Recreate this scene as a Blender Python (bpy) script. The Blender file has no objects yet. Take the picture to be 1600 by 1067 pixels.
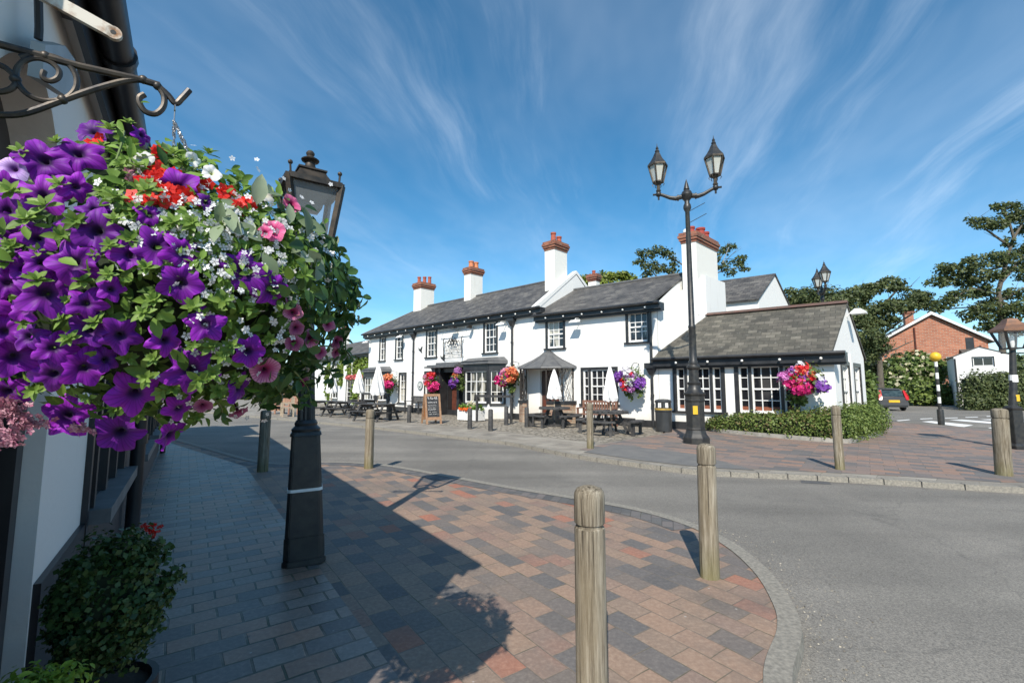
import bpy, bmesh, math, random
import numpy as np
from mathutils import Vector, Matrix
R = math.radians
random.seed(7); rng = np.random.default_rng(7)
scene = bpy.context.scene
COL = scene.collection

# ------------------------------------------------------------------ camera
EYE = 1.55; PITCH = R(5.58); FPX = 711.0
cd = bpy.data.cameras.new('camera'); cd.sensor_width = 36; cd.lens = FPX / 1600 * 36
cd.clip_start = 0.05; cd.clip_end = 3000
cam = bpy.data.objects.new('camera', cd); COL.objects.link(cam)
cam.location = (0, 0, EYE); cam.rotation_euler = (R(90) + PITCH, 0, 0)
scene.camera = cam

# ------------------------------------------------------------------ light
SUN_DIR = Vector((0.20, 0.98, 0)).normalized() * math.cos(R(42)) + Vector((0, 0, -math.sin(R(42))))
sd = bpy.data.lights.new('sun', 'SUN'); sd.energy = 3.55; sd.angle = R(0.5); sd.color = (1.0, 0.93, 0.82)
sun = bpy.data.objects.new('sun', sd); COL.objects.link(sun)
sun.rotation_euler = SUN_DIR.to_track_quat('-Z', 'Y').to_euler()
world = bpy.data.worlds.new('World'); scene.world = world; world.use_nodes = True
scene.view_settings.view_transform = 'Standard'; scene.view_settings.look = 'None'
scene.view_settings.exposure = 0.80; scene.view_settings.gamma = 1


def build_world():
    nt = world.node_tree; n = nt.nodes; L = nt.links
    n.clear()
    out = n.new('ShaderNodeOutputWorld'); bg = n.new('ShaderNodeBackground')
    bg.inputs['Strength'].default_value = 0.10
    sky = n.new('ShaderNodeTexSky'); sky.sky_type = 'NISHITA'; sky.sun_disc = False
    sky.sun_elevation = R(42); sky.sun_rotation = math.atan2(-SUN_DIR.x, -SUN_DIR.y)
    sky.air_density = 1.0; sky.dust_density = 0.12; sky.ozone_density = 3.6; sky.altitude = 900
    hs = n.new('ShaderNodeHueSaturation'); hs.inputs['Saturation'].default_value = 1.24; hs.inputs['Hue'].default_value = 0.486
    hs.inputs['Value'].default_value = 0.95
    L.new(sky.outputs[0], hs.inputs['Color'])
    tc = n.new('ShaderNodeTexCoord')
    sep = n.new('ShaderNodeSeparateXYZ'); L.new(tc.outputs['Generated'], sep.inputs[0])
    def M(op, a, b=None, clamp=False):
        m = n.new('ShaderNodeMath'); m.operation = op; m.use_clamp = clamp
        for i, v in enumerate((a, b)):
            if v is None: continue
            if hasattr(v, 'links'): L.new(v, m.inputs[i])
            else: m.inputs[i].default_value = v
        return m.outputs[0]
    zz = M('ADD', M('MAXIMUM', sep.outputs['Z'], 0.0), 0.10)
    comb = n.new('ShaderNodeCombineXYZ')
    L.new(M('DIVIDE', sep.outputs['X'], zz), comb.inputs[0]); L.new(M('DIVIDE', sep.outputs['Y'], zz), comb.inputs[1])
    def streaks(rot, sx, sy, scale, detail, lo, hi, warp, off):
        wn = n.new('ShaderNodeTexNoise'); wn.inputs['Scale'].default_value = 0.55; wn.inputs['Detail'].default_value = 3
        L.new(comb.outputs[0], wn.inputs['Vector'])
        vm = n.new('ShaderNodeVectorMath'); vm.operation = 'MULTIPLY_ADD'
        L.new(wn.outputs['Color'], vm.inputs[0]); vm.inputs[1].default_value = (warp, warp, 0); L.new(comb.outputs[0], vm.inputs[2])
        mp = n.new('ShaderNodeMapping'); mp.inputs['Rotation'].default_value = (0, 0, R(rot))
        mp.inputs['Location'].default_value = off
        mp.inputs['Scale'].default_value = (sx, sy, 1)
        mp.vector_type = 'TEXTURE'
        L.new(vm.outputs[0], mp.inputs['Vector'])
        nz = n.new('ShaderNodeTexNoise'); nz.inputs['Scale'].default_value = scale
        nz.inputs['Detail'].default_value = detail; nz.inputs['Roughness'].default_value = 0.62
        L.new(mp.outputs[0], nz.inputs['Vector'])
        rp = n.new('ShaderNodeMapRange'); rp.inputs['From Min'].default_value = lo; rp.inputs['From Max'].default_value = hi
        rp.interpolation_type = 'SMOOTHSTEP'
        L.new(nz.outputs['Fac'], rp.inputs['Value'])
        return rp.outputs[0]
    a = streaks(76, 3.6, 0.62, 1.25, 8, 0.49, 0.80, 0.55, (0.62, 1.1, 0))
    b = streaks(62, 2.6, 0.9, 0.9, 9, 0.46, 0.80, 0.9, (2.7, 0.4, 0))
    c = streaks(20, 2.2, 1.6, 0.35, 3, 0.40, 0.66, 0.8, (0.9, 3.1, 0))
    cov = M('MULTIPLY', M('MAXIMUM', M('MULTIPLY', a, 0.85), M('MULTIPLY', b, 0.18)), M('ADD', c, 0.12))
    d = streaks(70, 1.9, 1.0, 0.8, 5, 0.36, 0.74, 0.6, (1.3, 2.2, 0))
    cov = M('ADD', M('MULTIPLY', cov, 0.36), M('MULTIPLY', d, 0.13), True)
    mix = n.new('ShaderNodeMix'); mix.data_type = 'RGBA'
    L.new(cov, mix.inputs['Factor']); L.new(hs.outputs[0], mix.inputs['A'])
    mix.inputs['B'].default_value = (7.2, 7.9, 8.6, 1)
    L.new(mix.outputs['Result'], bg.inputs['Color']); L.new(bg.outputs[0], out.inputs[0])


build_world()


# ------------------------------------------------------------------ measuring helpers
def ray(px, py):
    a = (px - 800) / FPX; b = (533.5 - py) / FPX
    return Vector((a, math.cos(PITCH) - b * math.sin(PITCH), math.sin(PITCH) + b * math.cos(PITCH)))


def G(px, py, z=0.0):
    d = ray(px, py); t = (z - EYE) / d.z
    return Vector((d.x * t, d.y * t, z))


def W(px, py, y):
    d = ray(px, py); t = y / d.y
    return Vector((d.x * t, y, EYE + d.z * t))


class Fr:
    """local frame: u along a wall, y inward, z up"""
    def __init__(s, o, ang, inang=None):
        a = R(ang); b = R(inang if inang is not None else ang + 90)
        s.o = Vector((o[0], o[1], 0)); s.u = Vector((math.cos(a), math.sin(a), 0)); s.i = Vector((math.cos(b), math.sin(b), 0))
        s.ang = a

    def __call__(s, u, y, z):
        return s.o + s.u * u + s.i * y + Vector((0, 0, z))


# ------------------------------------------------------------------ materials
MATS = {}


def new_mat(name):
    m = bpy.data.materials.new(name); m.use_nodes = True
    n = m.node_tree.nodes; b = n['Principled BSDF']
    return m, n, m.node_tree.links, b


def setv(n, k, v): n.inputs[k].default_value = v


def noise(n, L, vec, scale, detail=4, rough=0.55):
    t = n.new('ShaderNodeTexNoise'); setv(t, 'Scale', scale); setv(t, 'Detail', detail); setv(t, 'Roughness', rough)
    if vec is not None: L.new(vec, t.inputs['Vector'])
    return t.outputs['Fac']


def ramp(n, L, fac, stops, interp='LINEAR'):
    r = n.new('ShaderNodeValToRGB'); cr = r.color_ramp; cr.interpolation = interp
    while len(cr.elements) < len(stops): cr.elements.new(0.5)
    for e, (p, c) in zip(cr.elements, stops):
        e.position = p; e.color = tuple(c) + (1,) if len(c) == 3 else c
    L.new(fac, r.inputs[0]); return r.outputs[0]


def mixc(n, L, fac, a, b, mode='MIX'):
    m = n.new('ShaderNodeMix'); m.data_type = 'RGBA'; m.blend_type = mode
    for k, v in (('Factor', fac), ('A', a), ('B', b)):
        if hasattr(v, 'links'): L.new(v, m.inputs[k])
        elif k == 'Factor': m.inputs[k].default_value = v
        else: m.inputs[k].default_value = tuple(v) + (1,)
    return m.outputs['Result']


def bump(n, L, b, h, strength, dist=0.01):
    bp = n.new('ShaderNodeBump'); setv(bp, 'Strength', strength); setv(bp, 'Distance', dist)
    L.new(h, bp.inputs['Height']); L.new(bp.outputs[0], b.inputs['Normal'])


def coords(n, kind='Object'):
    if kind == 'World': return n.new('ShaderNodeNewGeometry').outputs['Position']
    return n.new('ShaderNodeTexCoord').outputs[kind]


def mapped(n, L, vec, scale=(1, 1, 1), rot=(0, 0, 0), loc=(0, 0, 0)):
    mp = n.new('ShaderNodeMapping'); setv(mp, 'Scale', scale); setv(mp, 'Rotation', rot); setv(mp, 'Location', loc)
    L.new(vec, mp.inputs['Vector']); return mp.outputs[0]


def mat(name, c1, c2=None, scale=6, rough=0.6, bmp=0.0, bscale=40, metal=0.0, stretch=(1, 1, 1), lo=0.35, hi=0.65, spec=0.5, kind='Object', bdist=0.01):
    if name in MATS: return MATS[name]
    m, n, L, b = new_mat(name)
    setv(b, 'Roughness', rough); setv(b, 'Metallic', metal); setv(b, 'Specular IOR Level', spec)
    if c2 is None: c2 = tuple(c * 0.82 for c in c1)
    v = mapped(n, L, coords(n, kind), stretch)
    f = noise(n, L, v, scale, 6)
    L.new(ramp(n, L, f, [(lo, c1), (hi, c2)]), b.inputs['Base Color'])
    if bmp: bump(n, L, b, noise(n, L, v, bscale, 4), bmp, bdist)
    MATS[name] = m; return m


def paver_mat(name, xdir, w, h, stops, mortar_col, mortar=0.006, off=(0, 0), grime=0.35, rough=0.75, bumpd=0.006):
    m, n, L, b = new_mat(name)
    pos = coords(n, 'World')
    ang = math.atan2(xdir[1], xdir[0])
    v = mapped(n, L, pos, (1, 1, 1), (0, 0, -ang), (off[0], off[1], 0))
    # wobble so that joints are not ruler straight
    wn = n.new('ShaderNodeTexNoise'); setv(wn, 'Scale', 2.3); setv(wn, 'Detail', 3); L.new(pos, wn.inputs['Vector'])
    vm = n.new('ShaderNodeVectorMath'); vm.operation = 'MULTIPLY_ADD'; vm.inputs[1].default_value = (0.03, 0.03, 0)
    L.new(wn.outputs['Color'], vm.inputs[0]); L.new(v, vm.inputs[2])
    br = n.new('ShaderNodeTexBrick'); L.new(vm.outputs[0], br.inputs['Vector'])
    setv(br, 'Scale', 1.0); setv(br, 'Brick Width', w); setv(br, 'Row Height', h); setv(br, 'Mortar Size', mortar)
    setv(br, 'Mortar Smooth', 0.3); setv(br, 'Bias', 0.0)
    setv(br, 'Color1', (0, 0, 0, 1)); setv(br, 'Color2', (1, 1, 1, 1)); setv(br, 'Mortar', (0.5, 0.5, 0.5, 1))
    br.offset_frequency = 2; br.offset = 0.5
    big = noise(n, L, pos, 0.5, 3)
    add = n.new('ShaderNodeMath'); add.operation = 'MULTIPLY_ADD'; L.new(big, add.inputs[0]); add.inputs[1].default_value = 0.5
    rgb = n.new('ShaderNodeSeparateColor'); L.new(br.outputs['Color'], rgb.inputs[0])
    sc = n.new('ShaderNodeMath'); sc.operation = 'MULTIPLY_ADD'; L.new(rgb.outputs[0], sc.inputs[0]); sc.inputs[1].default_value = 0.9; sc.inputs[2].default_value = -0.2
    L.new(sc.outputs[0], add.inputs[2])
    col = ramp(n, L, add.outputs[0], stops)
    fine = noise(n, L, pos, 34, 6, 0.7)
    col = mixc(n, L, grime, col, ramp(n, L, fine, [(0.3, (0.02, 0.02, 0.02)), (0.5, (0.18, 0.17, 0.16)), (0.72, (0.5, 0.48, 0.44))]), 'SOFT_LIGHT')
    dirt = noise(n, L, pos, 2.2, 6, 0.7)
    col = mixc(n, L, ramp(n, L, dirt, [(0.5, (0, 0, 0)), (0.8, (0.45, 0.45, 0.45))]), col, (0.13, 0.12, 0.105))
    st = noise(n, L, pos, 0.9, 8, 0.72)
    col = mixc(n, L, ramp(n, L, st, [(0.52, (0, 0, 0)), (0.70, (0.55, 0.55, 0.55))]), col, (0.085, 0.08, 0.075))
    gum = n.new('ShaderNodeTexVoronoi'); setv(gum, 'Scale', 2.6); L.new(pos, gum.inputs['Vector'])
    col = mixc(n, L, ramp(n, L, gum.outputs['Distance'], [(0.035, (0.5, 0.5, 0.5)), (0.05, (0, 0, 0))]), col, (0.06, 0.058, 0.055))
    gum2 = n.new('ShaderNodeTexVoronoi'); setv(gum2, 'Scale', 3.7); L.new(mapped(n, L, pos, loc=(3.3, 1.7, 0)), gum2.inputs['Vector'])
    col = mixc(n, L, ramp(n, L, gum2.outputs['Distance'], [(0.022, (0.6, 0.6, 0.6)), (0.035, (0, 0, 0))]), col, (0.45, 0.43, 0.40))
    moss = noise(n, L, pos, 1.6, 4)
    mc = mixc(n, L, ramp(n, L, moss, [(0.5, (0, 0, 0)), (0.62, (0.8, 0.8, 0.8))]), mortar_col, (0.07, 0.075, 0.025))
    jn = noise(n, L, pos, 5.5, 4)
    jf = n.new('ShaderNodeMath'); jf.operation = 'MULTIPLY'; L.new(br.outputs['Fac'], jf.inputs[0])
    L.new(ramp(n, L, jn, [(0.35, (0.35, 0.35, 0.35)), (0.6, (1, 1, 1))]), jf.inputs[1])
    col = mixc(n, L, jf.outputs[0], col, mc)
    L.new(col, b.inputs['Base Color']); setv(b, 'Roughness', rough)
    h1 = n.new('ShaderNodeMath'); h1.operation = 'MULTIPLY_ADD'; L.new(br.outputs['Fac'], h1.inputs[0]); h1.inputs[1].default_value = -1.0
    h2 = n.new('ShaderNodeMath'); h2.operation = 'MULTIPLY_ADD'; L.new(fine, h2.inputs[0]); h2.inputs[1].default_value = 0.35
    L.new(rgb.outputs[0], h2.inputs[2]); L.new(h2.outputs[0], h1.inputs[2])
    bump(n, L, b, h1.outputs[0], 0.6, bumpd)
    return m


def facing_brick(name, u, w, h, stops, mortar_col, mortar, zk=1.0, grime=0.3, rough=0.8, bstr=0.5, bd=0.01, lichen=None):
    """bricks or slates on walls or roofs: x = along u, y = height * zk"""
    m, n, L, b = new_mat(name)
    pos = coords(n, 'World')
    dt = n.new('ShaderNodeVectorMath'); dt.operation = 'DOT_PRODUCT'; L.new(pos, dt.inputs[0]); dt.inputs[1].default_value = tuple(u)
    sp = n.new('ShaderNodeSeparateXYZ'); L.new(pos, sp.inputs[0])
    zz = n.new('ShaderNodeMath'); zz.operation = 'MULTIPLY'; L.new(sp.outputs['Z'], zz.inputs[0]); zz.inputs[1].default_value = zk
    cb = n.new('ShaderNodeCombineXYZ'); L.new(dt.outputs['Value'], cb.inputs[0]); L.new(zz.outputs[0], cb.inputs[1])
    br = n.new('ShaderNodeTexBrick'); L.new(cb.outputs[0], br.inputs['Vector'])
    setv(br, 'Scale', 1.0); setv(br, 'Brick Width', w); setv(br, 'Row Height', h); setv(br, 'Mortar Size', mortar)
    setv(br, 'Mortar Smooth', 0.2); setv(br, 'Color1', (0, 0, 0, 1)); setv(br, 'Color2', (1, 1, 1, 1)); setv(br, 'Mortar', (0.5, 0.5, 0.5, 1))
    rgb = n.new('ShaderNodeSeparateColor'); L.new(br.outputs['Color'], rgb.inputs[0])
    col = ramp(n, L, rgb.outputs[0], stops)
    big = noise(n, L, pos, 1.1, 6, 0.65)
    col = mixc(n, L, grime, col, ramp(n, L, big, [(0.3, (0.05, 0.05, 0.05)), (0.7, (0.6, 0.6, 0.58))]), 'OVERLAY')
    if lichen:
        col = mixc(n, L, ramp(n, L, noise(n, L, pos, 5, 8, 0.75), [(0.56, (0, 0, 0)), (0.72, (0.8, 0.8, 0.8))]), col, lichen)
    col = mixc(n, L, br.outputs['Fac'], col, mortar_col)
    L.new(col, b.inputs['Base Color']); setv(b, 'Roughness', rough)
    h1 = n.new('ShaderNodeMath'); h1.operation = 'MULTIPLY_ADD'; L.new(br.outputs['Fac'], h1.inputs[0]); h1.inputs[1].default_value = -1.0
    L.new(rgb.outputs[0], h1.inputs[2])
    bump(n, L, b, h1.outputs[0], bstr, bd)
    return m


def leaf_mat(name, c1, c2, trans=0.3, rough=0.5, tcol=None):
    """foliage: colour varies from leaf to leaf"""
    if name in MATS: return MATS[name]
    m, n, L, b = new_mat(name)
    g = n.new('ShaderNodeNewGeometry')
    col = ramp(n, L, g.outputs['Random Per Island'], [(0.0, c1), (1.0, c2)])
    L.new(col, b.inputs['Base Color']); setv(b, 'Roughness', rough); setv(b, 'Specular IOR Level', 0.35)
    tr = n.new('ShaderNodeBsdfTranslucent')
    if tcol: setv(tr, 'Color', tuple(tcol) + (1,))
    else: L.new(col, tr.inputs['Color'])
    mx = n.new('ShaderNodeMixShader'); setv(mx, 'Fac', trans)
    L.new(b.outputs[0], mx.inputs[1]); L.new(tr.outputs[0], mx.inputs[2])
    L.new(mx.outputs[0], n['Material Output'].inputs['Surface'])
    MATS[name] = m; return m


def petal_mat(name, stops, trans=0.25, vein=0.35, veincol=(0.05, 0.0, 0.12)):
    """petunia petals: pigment runs from throat (u=0) to rim (u=1)"""
    m, n, L, b = new_mat(name)
    uv = n.new('ShaderNodeUVMap'); sp = n.new('ShaderNodeSeparateXYZ'); L.new(uv.outputs[0], sp.inputs[0])
    col = ramp(n, L, sp.outputs['X'], stops)
    if vein:
        w = n.new('ShaderNodeTexWave'); setv(w, 'Scale', 1.6); setv(w, 'Distortion', 1.5); w.bands_direction = 'Y'
        L.new(mapped(n, L, uv.outputs[0], (0.4, 1, 1)), w.inputs['Vector'])
        col = mixc(n, L, ramp(n, L, w.outputs['Fac'], [(0.72, (0, 0, 0)), (1.0, (vein, vein, vein))]), col, veincol)
    oi = n.new('ShaderNodeObjectInfo'); hs = n.new('ShaderNodeHueSaturation')
    mr = n.new('ShaderNodeMapRange'); mr.inputs['To Min'].default_value = 0.6; mr.inputs['To Max'].default_value = 1.15
    L.new(oi.outputs['Random'], mr.inputs['Value']); L.new(mr.outputs[0], hs.inputs['Value']); L.new(col, hs.inputs['Color'])
    mh = n.new('ShaderNodeMapRange'); mh.inputs['To Min'].default_value = 0.488; mh.inputs['To Max'].default_value = 0.515
    L.new(oi.outputs['Random'], mh.inputs['Value']); L.new(mh.outputs[0], hs.inputs['Hue'])
    L.new(hs.outputs[0], b.inputs['Base Color']); setv(b, 'Roughness', 0.55); setv(b, 'Specular IOR Level', 0.25)
    setv(b, 'Sheen Weight', 0.15)
    tr = n.new('ShaderNodeBsdfTranslucent'); L.new(hs.outputs[0], tr.inputs['Color'])
    mx = n.new('ShaderNodeMixShader'); setv(mx, 'Fac', trans)
    L.new(b.outputs[0], mx.inputs[1]); L.new(tr.outputs[0], mx.inputs[2])
    L.new(mx.outputs[0], n['Material Output'].inputs['Surface'])
    return m


def glass_mat(name, alpha=0.25, col=(0.75, 0.82, 0.85)):
    m, n, L, b = new_mat(name)
    tr = n.new('ShaderNodeBsdfTransparent'); setv(b, 'Base Color', tuple(col) + (1,)); setv(b, 'Roughness', 0.03)
    mx = n.new('ShaderNodeMixShader'); setv(mx, 'Fac', alpha); L.new(tr.outputs[0], mx.inputs[1]); L.new(b.outputs[0], mx.inputs[2])
    L.new(mx.outputs[0], n['Material Output'].inputs['Surface'])
    return m


def render_mat(name, base, dirt, u=(1, 0, 0)):
    """white painted render with weather streaks"""
    m, n, L, b = new_mat(name)
    pos = coords(n, 'World')
    f = noise(n, L, mapped(n, L, pos, (2.2, 2.2, 0.35)), 1.6, 7, 0.6)
    col = ramp(n, L, f, [(0.60, base), (1.0, dirt)])
    sp = n.new('ShaderNodeSeparateXYZ'); L.new(pos, sp.inputs[0])
    lowz = n.new('ShaderNodeMapRange'); lowz.inputs['From Min'].default_value = 0.2; lowz.inputs['From Max'].default_value = 0.75; lowz.inputs['To Min'].default_value = 0.75; lowz.inputs['To Max'].default_value = 0.0
    L.new(sp.outputs['Z'], lowz.inputs['Value'])
    spl = n.new('ShaderNodeMath'); spl.operation = 'MULTIPLY'; L.new(lowz.outputs[0], spl.inputs[0]); L.new(noise(n, L, pos, 4.5, 7, 0.7), spl.inputs[1])
    col = mixc(n, L, spl.outputs[0], col, (0.36, 0.33, 0.27))
    L.new(col, b.inputs['Base Color']); setv(b, 'Roughness', 0.7)
    bump(n, L, b, noise(n, L, pos, 16, 5), 0.25, 0.01)
    return m


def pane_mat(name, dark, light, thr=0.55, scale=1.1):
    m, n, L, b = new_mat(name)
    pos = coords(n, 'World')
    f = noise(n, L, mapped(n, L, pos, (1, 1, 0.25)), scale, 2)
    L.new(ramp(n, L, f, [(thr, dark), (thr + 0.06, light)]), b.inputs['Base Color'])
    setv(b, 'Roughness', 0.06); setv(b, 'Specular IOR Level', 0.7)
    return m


def asphalt_mat():
    m, n, L, b = new_mat('asphalt')
    pos = coords(n, 'World')
    big = noise(n, L, mapped(n, L, pos, (0.5, 0.22, 1), (0, 0, R(20))), 0.9, 5, 0.6)
    col = ramp(n, L, big, [(0.3, (0.155, 0.146, 0.131)), (0.52, (0.188, 0.176, 0.157)), (0.75, (0.24, 0.223, 0.197))])
    tw = noise(n, L, mapped(n, L, pos, (0.25, 1.5, 1), (0, 0, R(33))), 0.7, 4, 0.5)
    col = mixc(n, L, 0.55, col, ramp(n, L, tw, [(0.32, (0.33, 0.33, 0.33)), (0.5, (0.5, 0.5, 0.5)), (0.68, (0.66, 0.66, 0.65))]), 'OVERLAY')
    ol = noise(n, L, pos, 0.7, 7, 0.7)
    col = mixc(n, L, ramp(n, L, ol, [(0.56, (0, 0, 0)), (0.72, (0.45, 0.45, 0.45))]), col, (0.085, 0.083, 0.08))
    sp = noise(n, L, pos, 78, 3, 0.85)
    col = mixc(n, L, 0.8, col, ramp(n, L, sp, [(0.33, (0.22, 0.22, 0.22)), (0.5, (0.5, 0.5, 0.5)), (0.67, (0.80, 0.79, 0.76))]), 'OVERLAY')
    vo = n.new('ShaderNodeTexVoronoi'); setv(vo, 'Scale', 7.0); L.new(pos, vo.inputs['Vector'])
    col = mixc(n, L, ramp(n, L, vo.outputs['Distance'], [(0.035, (0.5, 0.5, 0.5)), (0.06, (0, 0, 0))]), col, (0.38, 0.36, 0.32))
    # fine cracks and sealed seams
    vc = n.new('ShaderNodeTexVoronoi'); vc.feature = 'DISTANCE_TO_EDGE'; setv(vc, 'Scale', 0.21)
    wv = n.new('ShaderNodeTexNoise'); setv(wv, 'Scale', 1.7); setv(wv, 'Detail', 6); L.new(pos, wv.inputs['Vector'])
    vm = n.new('ShaderNodeVectorMath'); vm.operation = 'MULTIPLY_ADD'; vm.inputs[1].default_value = (1.1, 1.1, 0)
    L.new(wv.outputs['Color'], vm.inputs[0]); L.new(pos, vm.inputs[2]); L.new(vm.outputs[0], vc.inputs['Vector'])
    col = mixc(n, L, ramp(n, L, vc.outputs['Distance'], [(0.0008, (0.32, 0.32, 0.32)), (0.0035, (0, 0, 0))]), col, (0.05, 0.05, 0.05))
    L.new(col, b.inputs['Base Color']); setv(b, 'Roughness', 0.85); setv(b, 'Specular IOR Level', 0.3)
    bump(n, L, b, sp, 0.55, 0.006)
    return m


def cobble_mat():
    m, n, L, b = new_mat('cobble_setts')
    pos = coords(n, 'World')
    vo = n.new('ShaderNodeTexVoronoi'); vo.feature = 'DISTANCE_TO_EDGE'; setv(vo, 'Scale', 5.2); setv(vo, 'Randomness', 0.75); L.new(pos, vo.inputs['Vector'])
    vc = n.new('ShaderNodeTexVoronoi'); setv(vc, 'Scale', 5.2); setv(vc, 'Randomness', 0.75); L.new(pos, vc.inputs['Vector'])
    rgb = n.new('ShaderNodeSeparateColor'); L.new(vc.outputs['Color'], rgb.inputs[0])
    col = ramp(n, L, rgb.outputs[0], [(0, (0.21, 0.185, 0.15)), (0.5, (0.30, 0.265, 0.21)), (1, (0.40, 0.36, 0.30))])
    col = mixc(n, L, ramp(n, L, vo.outputs['Distance'], [(0.03, (1, 1, 1)), (0.12, (0, 0, 0))]), col, (0.13, 0.115, 0.09))
    L.new(col, b.inputs['Base Color']); setv(b, 'Roughness', 0.8)
    cl = ramp(n, L, vo.outputs['Distance'], [(0.0, (0, 0, 0)), (0.25, (1, 1, 1))])
    bump(n, L, b, cl, 0.9, 0.03)
    return m


def weathered_wood():
    m, n, L, b = new_mat('weathered_timber')
    oc = coords(n, 'Object')
    v = mapped(n, L, oc, (1, 1, 0.07))
    f0 = noise(n, L, v, 22, 8, 0.7); f1 = noise(n, L, mapped(n, L, oc, (1, 1, 0.045), (0, 0, 0), (2, 5, 1)), 85, 6, 0.75)
    fm = n.new('ShaderNodeMath'); fm.operation = 'MULTIPLY_ADD'; L.new(f1, fm.inputs[0]); fm.inputs[1].default_value = 0.55
    fm2 = n.new('ShaderNodeMath'); fm2.operation = 'MULTIPLY'; L.new(f0, fm2.inputs[0]); fm2.inputs[1].default_value = 0.45; L.new(fm2.outputs[0], fm.inputs[2]); f = fm.outputs[0]
    col = ramp(n, L, f, [(0.33, (0.055, 0.045, 0.033)), (0.44, (0.15, 0.125, 0.092)), (0.53, (0.26, 0.225, 0.17)), (0.66, (0.40, 0.36, 0.295))])
    oi = n.new('ShaderNodeObjectInfo')
    big = noise(n, L, mapped(n, L, oc, (1, 1, 0.35)), 5, 4)
    col = mixc(n, L, ramp(n, L, big, [(0.45, (0, 0, 0)), (0.7, (0.7, 0.7, 0.7))]), col, (0.15, 0.115, 0.065))
    sp = n.new('ShaderNodeSeparateXYZ'); L.new(oc, sp.inputs[0])
    mr = n.new('ShaderNodeMapRange'); mr.inputs['From Min'].default_value = 0.0; mr.inputs['From Max'].default_value = 0.3
    mr.inputs['To Min'].default_value = 0.5; mr.inputs['To Max'].default_value = 0.0
    L.new(sp.outputs['Z'], mr.inputs['Value'])
    col = mixc(n, L, mr.outputs[0], col, (0.16, 0.15, 0.05))
    # long drying cracks
    cr = noise(n, L, mapped(n, L, oc, (1, 1, 0.03), (0, 0, 0), (3, 1, 0)), 55, 3, 0.6)
    col = mixc(n, L, ramp(n, L, cr, [(0.33, (0.9, 0.9, 0.9)), (0.42, (0, 0, 0))]), col, (0.035, 0.028, 0.02))
    L.new(col, b.inputs['Base Color']); setv(b, 'Roughness', 0.85); setv(b, 'Specular IOR Level', 0.2)
    ad = n.new('ShaderNodeMath'); ad.operation = 'ADD'; L.new(f, ad.inputs[0]); L.new(cr, ad.inputs[1])
    bump(n, L, b, ad.outputs[0], 0.8, 0.006)
    return m


# ------------------------------------------------------------------ mesh helpers
ORG = {}


def tag(o, label=None, cat=None, group=None, kind=None):
    if label: o['label'] = label
    if cat: o['category'] = cat
    if group: o['group'] = group
    if kind: o['kind'] = kind
    return o


def root(name, loc, label, cat, group=None, rz=0.0):
    o = bpy.data.objects.new(name, None); COL.objects.link(o)
    o.location = Vector(loc); o.rotation_euler.z = rz; o.empty_display_size = 0.2
    ORG[o.name] = Vector(loc)
    return tag(o, label, cat, group)


def link(name, me, parent=None, origin=None):
    o = bpy.data.objects.new(name, me); COL.objects.link(o)
    if parent is not None:
        o.parent = parent; ORG[o.name] = ORG[parent.name]
    elif origin is not None:
        o.location = origin; ORG[o.name] = Vector(origin)
    return o


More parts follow.
